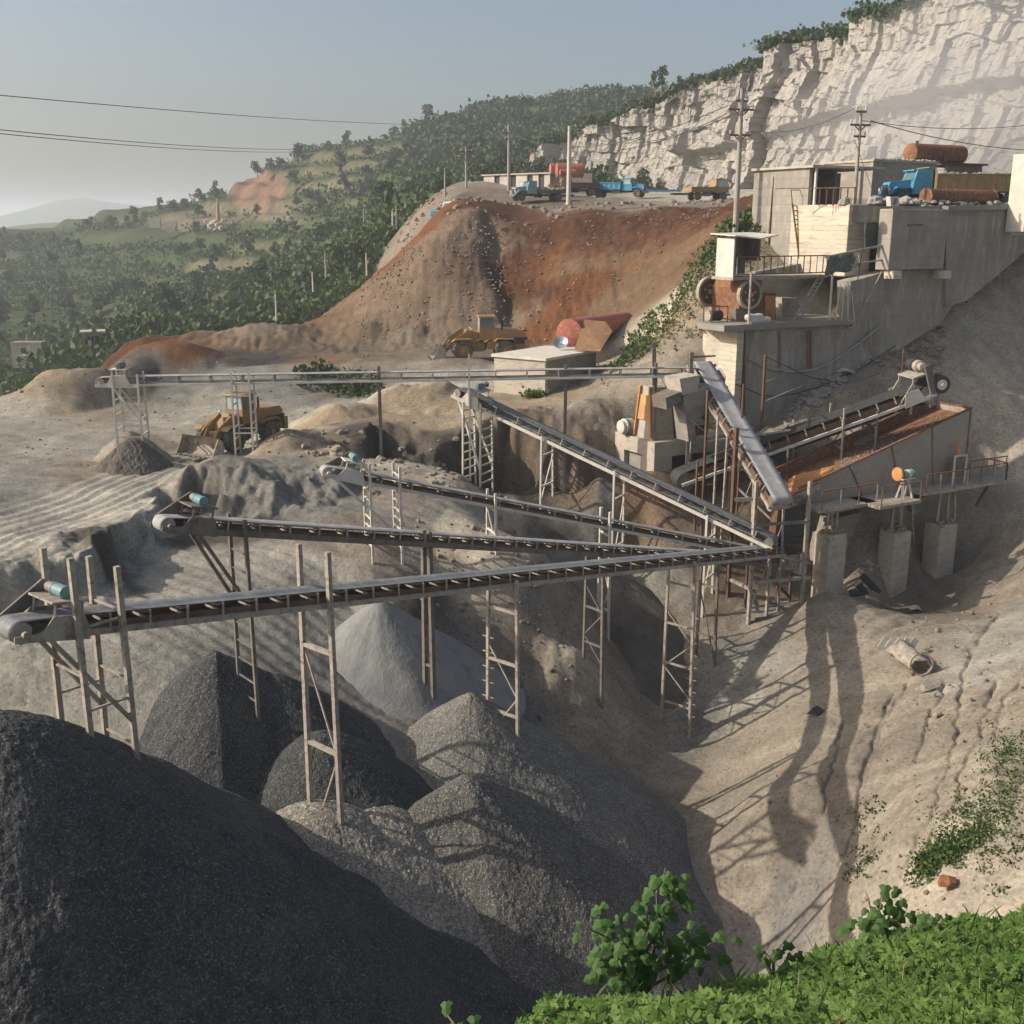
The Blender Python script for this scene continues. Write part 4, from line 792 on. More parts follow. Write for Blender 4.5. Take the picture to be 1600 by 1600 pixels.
m = MB(off); m.bar(c+sG*1.0-dG*.3+UPV*1.3, c+sG*1.0+dG*.5-UPV*1.2, .5, .1, N_); m.build('belt_guard', M_steeld, hg)
m = MB(off); m.bar(c-sG*.85-dG*.9+UPV*.7, c-sG*.85-dG*.9+UPV*2.3, .06); m.build('rod', M_rust, hg)
dc = c + dG*.75 - UPV*.15
m = MB(off); m.lathe(dc-sG*1.0, sG, [(0, .46), (.03, .52), (1.97, .52), (2.0, .46)], 22); m.build('drum', M_black, hg, smooth=True)
m = MB(off); m.lathe(dc-sG*1.0, -sG, [(0, .3), (.04, .3), (.05, .12), (.25, .12)], 16); m.lathe(dc+sG*1.0, sG, [(0, .3), (.04, .3), (.05, .12), (.25, .12)], 16); m.build('end_cap', M_white, hg, smooth=True)
# transfer frame at the tails of all the belts
tf = thing('transfer_frame', 'tangle of rusty posts, beams and chutes where all the belt tails meet', 'steel frame', tuple(P(1220, 900, Y=56.))); off = tf.location.copy()
def fpost(u, v0, v1, Y, w=.14, m_=M_rustp, name='post'):
    a = P(u, v0, Y=Y); b_ = Vector((a.x, a.y, P(u, v1, Y=Y).z)); g = gz(a.x, a.y)-.3
    if v1 > 900: b_.z = min(b_.z, g)
    m = MB(off); m.bar(a, b_, w, w, D_); m.build(name, m_, tf)
for u, v0, v1, Y, w in ((1151, 668, 905, 57.5, .2), (1182, 752, 968, 55.5, .17), (1266, 752, 935, 56., .18), (1203, 872, 960, 56., .14), (1106, 610, 905, 59., .11), (1122, 650, 905, 58.5, .10), (1232, 700, 905, 58.5, .11), (1196, 555, 905, 62, .12), (1162, 600, 905, 60, .09), (1240, 840, 940, 57.5, .13), (1168, 880, 958, 56.8, .10), (1222, 800, 930, 57.2, .1), (1090, 720, 830, 58.0, .1)):
    fpost(u, v0, v1, Y, w, M_rustp if int(u) % 3 else M_steel)
def fbeam(a, b_, w=.12, m_=M_steeld, name='beam'):
    m = MB(off); m.bar(P(a[0], a[1], Y=a[2]), P(b_[0], b_[1], Y=b_[2]), w, w*1.2); m.build(name, m_, tf)
for a, b_, w, m_ in (((1148, 781, 56.5), (1268, 776, 56), .16, M_steeld), ((1180, 910, 55.6), (1266, 902, 56.1), .15, M_steel), ((1150, 700, 57.4), (1200, 668, 61), .1, M_steel), ((1182, 820, 55.5), (1266, 815, 56), .12, M_steeld), ((1105, 690, 59), (1235, 672, 60), .09, M_steel), ((1180, 968, 55.6), (1245, 958, 56), .12, M_steeld),
                     ((1140, 905, 57.5), (1182, 925, 55.5), .14, M_steel), ((1150, 760, 57.5), (1225, 830, 56.5), .1, M_steel), ((1182, 860, 55.5), (1266, 880, 56.5), .12, M_steel), ((1203, 900, 56), (1235, 935, 56.5), .12, M_rustp), ((1150, 840, 57.5), (1266, 855, 56.2), .13, M_rustp), ((1196, 627, 62), (1260, 600, 68), .06, M_steel), ((1196, 597, 62), (1215, 590, 68), .05, M_steel)):
    fbeam(a, b_, w, m_)
for pts, m_, nm in (([(1228, 795), (1265, 785), (1262, 835), (1222, 842)], M_black, 'chute'), ([(1188, 842), (1262, 838), (1255, 862), (1195, 868)], M_rubber, 'chute'), ([(1250, 866), (1259, 864), (1258, 896), (1249, 898)], M_white, 'panel'), ([(1216, 795), (1228, 795), (1216, 880), (1206, 880)], M_rustp, 'chute'), ([(1232, 868), (1248, 866), (1246, 890), (1232, 892)], M_steel, 'panel')):
    m = MB(off); m.prism([on_plane(u, v, P(1220, 850, Y=56.3)) for u, v in pts], -N_*.5); m.build(nm, m_, tf)
m = MB(off); a = on_plane(1202, 792, P(1220, 790, Y=55.2)); m.tube(a, a+D_*1.25, .24, n=14); m.build('take_up_drum', M_steel, tf, smooth=True)
# ------------------------------------------------------------------ impact crusher on its concrete portal
C1 = P(1023, 692, Y=62.5)
def LW(o, a, b_, c): return o + D_*a - N_*b_ + UPV*c
KS = 1.22
ph = thing('crusher_portal', 'pale concrete portal carrying the orange and white crusher', 'concrete portal', (C1.x, C1.y, C1.z-4.2)); off = ph.location.copy()
def cbox(name, o, a0, a1, b0, b1, c0, c1, m_, par, sp=0):
    a0, a1, b0, b1, c0, c1 = [q*KS for q in (a0, a1, b0, b1, c0, c1)]; m = MB(off); m.frame(LW(o, (a0+a1)/2, (b0+b1)/2, (c0+c1)/2), D_, -N_, UPV, a1-a0, b1-b0, c1-c0); return m.build(name, m_, par)
cbox('slab', C1, 0, 4.6, 0, 3.3, -.75, 0, M_conc, ph)
for nm, a0, a1, b0, b1 in (('leg', 0, 1.05, 0, .95), ('leg', 3.5, 4.6, 0, .95), ('leg', 0, .8, 2.5, 3.3), ('leg', 3.6, 4.6, 2.4, 3.3)): cbox(nm, C1, a0, a1, b0, b1, -5.2, -.75, M_conc, ph)
cbox('recess_wall', C1, .25, .6, .95, 2.5, -5.2, -.75, M_concd, ph)
ic = thing('impact_crusher', 'orange and white crusher with a round ringed motor on the concrete portal', 'crusher', (C1.x, C1.y, C1.z)); off = ic.location.copy()
def quadbox(name, o, pts_b, pts_t, m_, par, lab=None):
    m = MB(off); vs = [LW(o, p[0]*KS, p[1]*KS, p[2]*KS) for p in pts_b+pts_t]; m.add(vs, [(3, 2, 1, 0), (4, 5, 6, 7), (0, 1, 5, 4), (1, 2, 6, 5), (2, 3, 7, 6), (3, 0, 4, 7)]); return m.build(name, m_, par, label=lab)
hs = quadbox('housing', C1, [(.25, .5, 0), (1.5, .5, 0), (1.5, 1.9, 0), (.25, 1.9, 0)], [(.35, .7, 2.5), (1.35, .7, 2.5), (1.35, 1.7, 2.5), (.35, 1.7, 2.5)], M_conc, ic, 'cream housing')
quadbox('orange_panel', C1, [(.20, .62, .9), (.26, .62, .9), (.26, 1.75, .9), (.20, 1.75, .9)], [(.26, .8, 2.1), (.32, .8, 2.1), (.32, 1.6, 2.1), (.26, 1.6, 2.1)], mat('bright_orange', (.58, .34, .13), (.42, .25, .13), scale=2, bump=.1, coord='World'), ic)
for b0 in (.5, 1.85): quadbox('flange', C1, [(.1, b0, .1), (.3, b0, .1), (.3, b0+.1, .1), (.1, b0+.1, .1)], [(.22, b0*.6+.5, 2.5), (.42, b0*.6+.5, 2.5), (.42, b0*.6+.6, 2.5), (.22, b0*.6+.6, 2.5)], M_orange, ic)
cbox('rotor_case', C1, 1.5, 3.6, .5, 2.2, 0, 1.3, M_rust, ic); quadbox('feed_hood', C1, [(1.5, .6, 1.3), (3.6, .6, 1.3), (3.6, 2.1, 1.3), (1.5, 2.1, 1.3)], [(1.4, .9, 2.4), (3.0, .9, 2.1), (3.0, 1.9, 2.1), (1.4, 1.9, 2.4)], M_rust, ic)
for i in range(5): cbox('grate_bar', C1, 1.6+.42*i, 1.68+.42*i, .38, .46, .1, 1.2, M_steeld, ic)
c = LW(C1, -.05, 2.95, .50); m = MB(off); m.lathe(c, -D_, [(-.5, .25), (-.45, .46), (-.2, .48), (.1, .48), (.12, .40), (.34, .40), (.38, .3)], 18); mo = m.build('motor', M_white, ic, smooth=True)
m = MB(off); m.lathe(c, -D_, [(-.12, .50), (-.04, .50)], 18); m.lathe(c, -D_, [(.02, .498), (.08, .498)], 18); m.lathe(c, -D_, [(.34, .2), (.37, .2)], 14); m.build('ring', M_teal, mo, smooth=True)
m = MB(off); m.lathe(LW(C1, 3.6, .42, .9), N_, [(0, .16), (.25, .16)], 12); m.build('bearing', M_steel, ic, smooth=True)
m = MB(off); m.bar(LW(C1, 1.0, 1.6, 2.9), LW(C1, .9, 1.6, 5.6), .22); m.build('pipe_post', M_steeld, ic)
hp = thing('feed_hopper', 'cream sheet metal feed chute hanging between the level conveyor and the crusher', 'chute', tuple(P(1072, 600, Y=61.5))); off = hp.location.copy()
pr = P(1075, 610, Y=61.)
m = MB(off); m.prism([on_plane(u, v, pr, nrm=(-D_)) if False else on_plane(u, v, pr) for u, v in ((1062, 592), (1094, 586), (1090, 612), (1066, 618))], -N_*1.4); m.build('hopper', M_conc, hp)
m = MB(off); m.prism([on_plane(u, v, pr) for u, v in ((1068, 620), (1106, 600), (1106, 640), (1086, 664), (1088, 690), (1076, 690))], -N_*1.1); m.build('spout', M_concd, hp)
m = MB(off); m.prism([on_plane(u, v, pr) for u, v in ((1040, 622), (1064, 612), (1064, 628), (1042, 640))], -N_*1.3); m.build('side_chute', M_steeld, hp)
# post that holds the upper end of the long conveyor
m = MB(); p = P(1080, 575, Y=62.6); m.bar(p+UPV*.9, Vector((p.x, p.y, gz(p.x, p.y)-.3)), .2); m.bar(P(1078, 558, Y=62.6), P(1118, 556, Y=62.6), .1); tag(m.build('stanchion', M_steeld), 'dark steel stanchion where the level conveyor meets the steep pale belt', 'post')
# ================================================================== THE CONCRETE TERRACES
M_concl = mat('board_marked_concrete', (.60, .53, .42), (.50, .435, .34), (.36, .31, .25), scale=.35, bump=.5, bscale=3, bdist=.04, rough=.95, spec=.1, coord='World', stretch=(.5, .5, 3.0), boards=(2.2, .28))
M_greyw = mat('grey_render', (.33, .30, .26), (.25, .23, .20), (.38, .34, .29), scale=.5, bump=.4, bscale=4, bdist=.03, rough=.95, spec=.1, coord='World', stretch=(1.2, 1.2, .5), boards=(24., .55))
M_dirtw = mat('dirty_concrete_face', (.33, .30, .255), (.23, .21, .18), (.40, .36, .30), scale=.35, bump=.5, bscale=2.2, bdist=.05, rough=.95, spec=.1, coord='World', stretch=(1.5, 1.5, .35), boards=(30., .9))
RW = P(1165, 505, Y=66.)
def PW(u, v, off=0.0): return on_plane(u, v, RW, off)
ZT = CZ + 1.1                      # level of the upper terrace
def poly_wall(name, label, px, offn, depth, m_, cat='wall', zmin=None, group=None, par=None):
    pts = [PW(u, v, offn) for u, v in px]; b = MB(); b.prism(pts, -N_*depth); o = b.build(name, m_, par)
    if label: tag(o, label, cat, group)
    return o
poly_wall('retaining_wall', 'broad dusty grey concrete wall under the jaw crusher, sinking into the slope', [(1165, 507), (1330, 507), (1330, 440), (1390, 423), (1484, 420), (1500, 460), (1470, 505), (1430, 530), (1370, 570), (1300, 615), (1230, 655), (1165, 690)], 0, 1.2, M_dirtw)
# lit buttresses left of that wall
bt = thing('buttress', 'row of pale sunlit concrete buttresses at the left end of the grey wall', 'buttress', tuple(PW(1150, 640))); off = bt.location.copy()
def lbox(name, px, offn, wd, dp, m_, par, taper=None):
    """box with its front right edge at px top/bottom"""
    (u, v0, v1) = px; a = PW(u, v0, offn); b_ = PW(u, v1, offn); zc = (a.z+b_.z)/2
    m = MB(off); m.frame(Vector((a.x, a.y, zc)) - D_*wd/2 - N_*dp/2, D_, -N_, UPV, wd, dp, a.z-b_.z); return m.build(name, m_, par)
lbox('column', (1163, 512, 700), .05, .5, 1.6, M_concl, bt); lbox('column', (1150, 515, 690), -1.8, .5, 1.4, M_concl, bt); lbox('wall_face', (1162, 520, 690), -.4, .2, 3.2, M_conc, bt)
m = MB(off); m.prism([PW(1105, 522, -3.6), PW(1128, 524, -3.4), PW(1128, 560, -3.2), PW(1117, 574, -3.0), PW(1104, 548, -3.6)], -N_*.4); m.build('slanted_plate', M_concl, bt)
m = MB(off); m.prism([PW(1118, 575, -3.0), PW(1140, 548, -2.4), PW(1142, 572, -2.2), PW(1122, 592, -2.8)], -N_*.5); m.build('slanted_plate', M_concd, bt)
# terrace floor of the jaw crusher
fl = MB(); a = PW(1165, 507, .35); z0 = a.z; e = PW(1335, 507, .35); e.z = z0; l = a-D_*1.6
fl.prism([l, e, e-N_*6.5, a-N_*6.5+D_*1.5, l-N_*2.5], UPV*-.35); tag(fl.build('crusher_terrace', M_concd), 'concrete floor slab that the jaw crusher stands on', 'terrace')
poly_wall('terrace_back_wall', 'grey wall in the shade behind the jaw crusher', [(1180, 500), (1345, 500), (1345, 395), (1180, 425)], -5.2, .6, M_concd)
# upper blocks
cbz = PW(1330, 318, -1.0)
def bblock(name, label, u, vt, vb, offn, wd, dp, m_, side='r', top=None, cat='concrete block'):
    """upright block; (u) is its front left (side l) or front right (side r) corner"""
    a = PW(u, vt, offn); b_ = PW(u, vb, offn); s = 1 if side == 'l' else -1
    c = Vector((a.x, a.y, (a.z+b_.z)/2)) + D_*s*wd/2 - N_*dp/2; m = MB(c); m.frame(c, D_, -N_, UPV, wd, dp, a.z-b_.z)
    o = m.build(name, m_, None, loc=tuple(c)); bv = o.modifiers.new('b', 'BEVEL'); bv.width = .05; bv.segments = 2; tag(o, label, cat); return o
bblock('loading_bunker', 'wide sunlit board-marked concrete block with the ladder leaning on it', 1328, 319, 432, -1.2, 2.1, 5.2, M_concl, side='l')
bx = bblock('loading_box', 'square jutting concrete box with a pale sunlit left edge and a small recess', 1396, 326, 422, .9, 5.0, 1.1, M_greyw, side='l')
for nm, pts, o_, m_ in (('recess', [(1421, 352), (1455, 352), (1455, 380), (1421, 380)], .94, M_dirtw), ('recess_frame', [(1419, 351), (1443, 350), (1443, 352), (1419, 353)], 1.0, M_rust)):
    m = MB(bx.location); m.prism([PW(u, v, o_) for u, v in pts], -N_*.06); m.build(nm, m_, bx)
for u in (1390, 1468):
    m = MB(bx.location); a = PW(u, 424, .8); m.frame(a-UPV*.2+D_*.3, D_, N_, UPV, .7, .8, .5); m.build('bracket', M_concl, bx)
dr = MB(); dr.prism([PW(u, v, -.3) for u, v in ((1352, 348), (1377, 348), (1375, 386), (1352, 389))], -N_*.1); tag(dr.build('steel_door', mat('green_black', (.05, .06, .055), (.08, .085, .075), scale=1, bump=.1, coord='World')), 'dark green steel door leaf between the two concrete blocks', 'door')
wr = poly_wall('parapet_wall', 'long concrete wall with a dark ledge, right of the jutting box', [(1478, 330), (1760, 322), (1760, 345), (1610, 385), (1565, 425), (1510, 470), (1478, 480)], .25, 1.0, M_dirtw)
m = MB(); m.prism([PW(1482, 322, .45), PW(1760, 314, .45), PW(1760, 321, .45), PW(1482, 330, .45)], -N_*1.6); tag(m.build('coping', M_concd), 'rough coping along the top of the long wall, strewn with stones', 'coping')
# terrace slab on which the sheds and the truck stand
a = PW(1236, 330, -6.4); b_ = PW(1330, 322, -1.2); c = PW(1480, 322, -.2); d = PW(1780, 322, .2); 
sl = MB(); pts = [Vector((p.x, p.y, ZT)) for p in (PW(1330, 322, -6.2), PW(1330, 322, -1.25), PW(1396, 322, -.1), PW(1480, 322, -.1), PW(1790, 322, .2))]
far = [p - N_*k + D_*j for p, k, j in ((pts[4], 22, 0), (pts[0], 8, .5))]
sl.prism(pts+far, UPV*-1.0); o = sl.build('upper_terrace', M_dirtw); tag(o, kind='structure')
rb = MB()
for i in range(150):
    f = random.random(); p = PW(1370+225*f, 320, random.uniform(-1.8, -.3)); rb.rock(Vector((p.x, p.y, ZT+.08+random.uniform(0, .25))), random.uniform(.08, .26), i)
tag(rb.build('rubble', M_cliff), kind='stuff')
wb = MB()
for i in range(420):
    f = random.random(); u = 1225+385*f; v = 652-267*f - 18*math.sin(f*3.1) + random.gauss(8, 9); q = hit(u, v, 55, 100); wb.rock(q+UPV*.05, random.uniform(.07, .36)*(1-.5*random.random()), i)
tag(wb.build('wall_foot_rubble', M_cliff), kind='stuff')
for i, (u, v, r_, lb) in enumerate(((1368, 314, .5, 'large grey boulder on the terrace corner by the sign plate'), (1382, 312, .42, 'rounded boulder behind the square sign plate'), (1432, 308, .36, 'pale boulder at the end of the rusty pipe'), (1416, 314, .5, 'low dark boulder under the blue truck'), (1320, 310, .4, 'small tan boulder at the foot of the railing'))):
    p = PW(u, v, -.9); m = MB((p.x, p.y, ZT)); m.rock((p.x, p.y, ZT+r_*.5), r_, 50+i, .9); tag(m.build('boulder', M_cliff, loc=(p.x, p.y, ZT)), lb, 'boulder', 'boulders on the terrace edge')
sg = thing('sign_plate', 'small square white plate with a dark number on it, at the terrace corner', 'sign', tuple(PW(1398, 320, 1.0))); off = sg.location.copy()
m = MB(off); m.prism([PW(u, v, 1.05) for u, v in ((1391, 307), (1405, 307), (1405, 322), (1392, 322))], -N_*.35); m.build('box', M_white, sg)
m = MB(off)
for a, b_ in (((1396, 311), (1401, 311)), ((1401, 311), (1397, 315)), ((1397, 315), (1402, 315)), ((1399, 315), (1396, 319)), ((1396, 319), (1400, 318))): m.bar(PW(*a, 1.07), PW(*b_, 1.07), .05, .03)
m.build('marking', M_black, sg)
pp = thing('rusty_pipe', 'thick rust-red pipe lying on the terrace in front of the yellow truck body', 'pipe', tuple(PW(1500, 310, -1.2))); off = pp.location.copy()
p0 = PW(1447, 307, -1.3); p1 = PW(1549, 309, -1.3); p0.z = p1.z = ZT+.62
m = MB(off); m.tube(p0, p1, .52, n=18, cap=False); m.tube(p0, p1, .48, n=18, cap=False); m.build('shell', M_rust, pp, smooth=True)
for k in (0, 1):
    m = MB(off); q = p0.lerp(p1, k); m.tube(q-D_*.04, q+D_*.04, .56, n=18); m.build('end_ring', M_rust, pp)
# sheds
sh = thing('office_building', 'grey rendered building with an open dark front at the top of the ladder', 'building', tuple(PW(1262, 322, -6.2))); off = sh.location.copy()
ca = PW(1263, 300, -5.2); zt_ = PW(1263, 262, -5.2).z
def ab(o, a, b_, z): return Vector((o.x, o.y, 0)) + D_*a - N_*b_ + UPV*z
def wbox(name, o, a0, a1, b0, b1, z0, z1, m_, par, label=None):
    m = MB(off); c = ab(o, (a0+a1)/2, (b0+b1)/2, (z0+z1)/2); m.frame(c, D_, -N_, UPV, a1-a0, b1-b0, z1-z0); return m.build(name, m_, par, label=label)
zb_ = ZT-4.5
wbox('side_wall', ca, 0, .3, 0, 5.4, zb_, zt_, M_greyw, sh); wbox('back_wall', ca, .3, 6.0, 3.2, 3.5, ZT-.5, zt_-.1, M_concd, sh)
wbox('roof', ca, -.2, 6.4, -.5, 5.5, zt_, zt_+.16, M_conc, sh); wbox('partition', ca, 3.2, 3.35, .9, 3.2, ZT, zt_, M_concd, sh)
wbox('hatch', ca, 2.5, 3.0, 3.1, 3.2, ZT+1.5, ZT+2.3, M_black, sh)
for a0 in (.25, 4.4): wbox('roof_post', ca, a0, a0+.14, -.35, -.2, ZT, zt_, M_white, sh)
w2 = thing('stone_store', 'low grey block building with the rusty tank on its roof', 'building', tuple(PW(1362, 322, -10.5))); off = w2.location.copy()
cb_ = PW(1361, 300, -10.5); z2 = PW(1361, 252, -10.5).z
wbox('front_wall', cb_, 0, 6.8, 0, .35, ZT-.5, z2, M_greyw, w2); wbox('side_wall', cb_, 0, .3, .35, 5, ZT-.5, z2, M_concd, w2); wbox('end_wall', cb_, 6.5, 6.8, .35, 5, ZT-.5, z2, M_concd, w2); wbox('roof_slab', cb_, -.1, 6.9, -.1, 5.1, z2, z2+.15, M_conc, w2)
m = MB(off)
for i in range(60): p = ab(cb_, random.uniform(0, 6.6), random.uniform(0, .5), z2+.18); m.rock(p, random.uniform(.06, .2), i)
m.build('roof_rubble', M_cliff, w2)['kind'] = 'stuff'
tk = thing('rusty_tank', 'large rusty orange cylindrical tank lying on the block building roof', 'tank', tuple(ab(cb_, 5.5, 1.5, z2+.15))); off = tk.location.copy()
t0 = PW(1421, 243, -12.2); t1 = PW(1502, 243, -12.2); t1.z = t0.z = z2+.15+.72
m = MB(off); m.lathe(t0, D_, [(0, .60), (.06, .70), ((t1-t0).length-.06, .70), ((t1-t0).length, .60)], 22); m.build('shell', M_rust, tk, smooth=True)
m = MB(off); m.bar(t0.lerp(t1, .55)+N_*.74-UPV*.6, t0.lerp(t1, .55)+N_*.74+UPV*.05, .32, .1); m.build('saddle', M_rustp, tk)
m = MB(off); m.tube(t0.lerp(t1, .12)+UPV*.65, t0.lerp(t1, .12)+UPV*.9, .12, n=8); m.build('filler_cap', M_rustp, tk)
s3 = thing('dark_shed', 'dark flat-roofed shed right of the rusty tank', 'shed', tuple(PW(1490, 300, -12))); off = s3.location.copy(); cc = PW(1478, 300, -12.0); z3 = PW(1478, 257, -12.0).z
wbox('front_wall', cc, 0, 4.0, 0, .3, ZT-.3, z3, M_steeld, s3); wbox('side_wall', cc, 3.7, 4.0, .3, 3.5, ZT-.3, z3, M_steeld, s3); wbox('roof', cc, -.2, 4.3, -.3, 3.8, z3, z3+.14, M_rustp, s3)
# white pillar at the edge of the picture
wp = MB(); p = PW(1598, 300, 1.3); zt4 = PW(1598, 240, 1.3).z; zb4 = PW(1598, 362, 1.3).z; wp.frame(Vector((p.x, p.y, (zt4+zb4)/2))+D_*.2-N_*.2, D_, N_, UPV, .7, 1.4, zt4-zb4); wp.frame(Vector((p.x, p.y, zb4+.2))+D_*.5-N_*.2, D_, N_, UPV, .5, 1.0, .8); tag(wp.build('gate_pillar', M_white), 'tall whitewashed pillar on the long wall at the right edge of the picture', 'pillar')
# railing, ladder
rl = thing('railing', 'rusty railing along the terrace edge in front of the dark open building', 'railing', tuple(PW(1290, 320, -2.))); off = rl.location.copy()
ra = Vector((*PW(1280, 320, -3.0).xy, ZT)); rb_ = Vector((*PW(1334, 320, -1.3).xy, ZT)); 
for i in range(6): q = ra.lerp(rb_, i/5); m = MB(off); m.bar(q, q+UPV*1.1, .07); m.build('rail_post', M_rust, rl)
m = MB(off); m.bar(ra+UPV*1.1, rb_+UPV*1.1, .07); m.bar(ra+UPV*1.1, ra+UPV*1.1-N_*2.5-D_*1.5, .06); m.build('handrail', M_rust, rl)
ld = thing('ladder', 'tall rusty ladder leaning against the sunlit concrete block', 'ladder', tuple(PW(1255, 400, -5.5))); off = ld.location.copy()
l0, l1 = PW(1238, 318, -6.0), PW(1249, 404, -5.4); r0, r1 = PW(1255, 318, -6.0), PW(1266, 404, -5.2)
for a, b_ in ((l0, l1), (r0, r1)): m = MB(off); m.bar(a, b_, .10); m.build('rail', M_rust, ld)
for i in range(12): f = (i+.5)/12; m = MB(off); m.bar(l0.lerp(l1, f), r0.lerp(r1, f), .06); m.build('rung', M_rust, ld)
m = MB(off); m.bar(PW(1236, 297, -6.0), PW(1238, 318, -6.0), .05); m.bar(PW(1258, 297, -6.0), PW(1258, 318, -6.0), .05); m.bar(PW(1236, 297, -6.0), PW(1258, 297, -6.0), .05); m.build('hoop', M_steeld, ld)
# ------------------------------------------------------------------ jaw crusher with its two flywheels
jc = thing('jaw_crusher', 'orange-brown jaw crusher with two big spoked flywheels under the hut', 'jaw crusher', tuple(PW(1190, 505, -2.4))); off = jc.location.copy()
def jbox(name, px, o_, dp, m_, par=jc):
    m = MB(off); m.prism([PW(u, v, o_) for u, v in px], -N_*dp); return m.build(name, m_, par)
jbox('frame', ((1155, 500), (1212, 503), (1212, 458), (1190, 458), (1190, 432), (1165, 432), (1155, 450)), -1.6, 2.6, M_rust); jbox('front_plate', ((1196, 462), (1211, 462), (1211, 502), (1196, 500)), -1.5, .1, M_orange); jbox('side_bracket', ((1142, 458), (1160, 470), (1160, 496), (1142, 490)), -2.6, .6, M_rust)
jbox('grey_casing', ((1222, 465), (1248, 466), (1246, 502), (1222, 502)), -2.6, 1.4, M_steel); jbox('lower_casing', ((1150, 482), (1196, 486), (1196, 504), (1150, 504)), -1.3, .5, M_steeld)
def flywheel(c, r, par, lab):
    o = MB(off); prof = [(-.14, r-.14), (-.14, r), (.14, r), (.14, r-.14), (-.14, r-.14)]
    o.lathe(c, N_, prof, 36, cap=False); w = o.build('flywheel', M_steel, par, smooth=True, label=lab)
    o = MB(off); o.lathe(c, N_, [(-.05, .02), (-.05, r-.12), (.05, r-.12), (.05, .02)], 28, cap=False); o.build('web', M_rustp, w)
    o = MB(off); o.lathe(c, N_, [(-.2, .14), (.25, .14)], 12)
    for k in range(5): t = 2*math.pi*k/5+.3; q = c + D_*(.45*r*math.cos(t)) + UPV*(.45*r*math.sin(t)); o.lathe(q, N_, [(.04, .07), (.12, .07)], 8)
    o.build('hub', M_steel, w); return w
c1 = PW(1171, 460, -1.0); flywheel(c1, .88, jc, 'near flywheel with a pale rim'); flywheel(c1-D_*.35-N_*3.4, .92, jc, 'far flywheel, half hidden')
m = MB(off); m.tube(c1, c1-N_*3.4, .14, n=10); m.build('shaft', M_steeld, jc)
jm = thing('crusher_motor', 'small black motor in a rusty cage left of the flywheels', 'motor', tuple(PW(1118, 505, -1.9))); off = jm.location.copy(); c = PW(1118, 493, -1.9)
m = MB(off); m.lathe(c-D_*.45, D_, [(0, .2), (.06, .32), (.8, .32), (.86, .2)], 14); m.build('housing', M_black, jm, smooth=True); m = MB(off); m.lathe(c-D_*.62, D_, [(0, .3), (.15, .3)], 14); m.build('pulley', M_steel, jm)
m = MB(off)
for a in (-.6, .6):
    for b_ in (-.4, .4): m.bar(c+D_*a+N_*b_-UPV*.5, c+D_*a+N_*b_+UPV*.55, .06)
for b_ in (-.4, .4): m.bar(c-D_*.6+N_*b_+UPV*.55, c+D_*.6+N_*b_+UPV*.55, .06)
m.build('cage', M_rust, jm)
sb = [(1172, 502), (1184, 500), (1196, 501), (1178, 506), (1190, 505)]
for i, (u, v) in enumerate(sb):
    p = PW(u, v, -.1); p.z = z0 + (.14 if i > 1 else .36); m = MB(p); m.lathe(p-D_*.4, D_, [(0, .05), (.1, .18), (.4, .22), (.7, .18), (.8, .05)], 8); tag(m.build('sandbag', M_white, loc=tuple(p), smooth=True), ('left upper sandbag on the crusher floor edge', 'right upper sandbag on the crusher floor edge', 'rightmost lower sandbag on the crusher floor edge', 'leftmost lower sandbag on the crusher floor edge', 'middle lower sandbag on the crusher floor edge')[i], 'sandbag', 'sandbags on the crusher floor edge')
# hut and its balcony
ht = thing('control_hut', 'small pale hut with a dark open front and a warped flat roof above the flywheels', 'hut', tuple(PW(1160, 430, -1.5))); off = ht.location.copy()
hA = PW(1145, 430, -.9); hz0 = hA.z; hz1 = PW(1145, 372, -.9).z
def hb(name, a0, a1, b0, b1, z0_, z1_, m_, par=ht): 
    m = MB(off); c = ab(hA, (a0+a1)/2, (b0+b1)/2, (z0_+z1_)/2); m.frame(c, D_, -N_, UPV, a1-a0, b1-b0, z1_-z0_); return m.build(name, m_, par)
hb('side_wall', 0, .12, 0, 1.6, hz0-.15, hz1, M_white); hb('back_wall', .12, 2.2, 1.5, 1.62, hz0, hz1, M_steeld); hb('end_wall', 2.1, 2.2, .2, 1.5, hz0+.8, hz1, M_steeld); hb('floor', -.05, 7.6, -.1, 1.9, hz0-.3, hz0-.12, M_steel)
m = MB(off); q = [ab(hA, -.3, -.4, hz1+.1), ab(hA, 1.6, -.45, hz1-.08), ab(hA, 3.1, -.3, hz1+.12), ab(hA, 2.8, 1.9, hz1+.25), ab(hA, -.3, 1.9, hz1+.2)]; m.prism(q, UPV*.07); m.build('roof', M_white, ht)
hb('post', .1, .18, -.02, .06, hz0, hz1, M_steeld); hb('hanging_cloth', .05, .4, -.08, -.04, hz0+.5, hz0+1.3, M_black)
bl2 = thing('balcony_railing', 'rusty balcony railing running right from the little hut', 'railing', tuple(PW(1220, 430, -.8))); off = bl2.location.copy()
for i in range(15): m = MB(off); q = ab(hA, .2+i*.53, -.08, hz0); m.bar(q, q+UPV*1.05, .055); m.build('baluster', M_rust if i % 3 else M_white, bl2)
m = MB(off); m.bar(ab(hA, .1, -.08, hz0+1.05), ab(hA, 7.6, -.08, hz0+1.05), .07); m.bar(ab(hA, .1, -.08, hz0+.02), ab(hA, 7.6, -.08, hz0+.02), .07); m.build('handrail', M_rust, bl2)
for i, (u, lb, m_) in enumerate(((1174, 'thin pale pipe post standing in front of the flywheel', M_steel), (1301, 'red and white post right of the crusher ladder', M_white))):
    a = PW(u, 425, .1); m = MB(); m.tube(a, Vector((a.x, a.y, z0)), .07, n=8); tag(m.build('support_post', m_), lb, 'post')
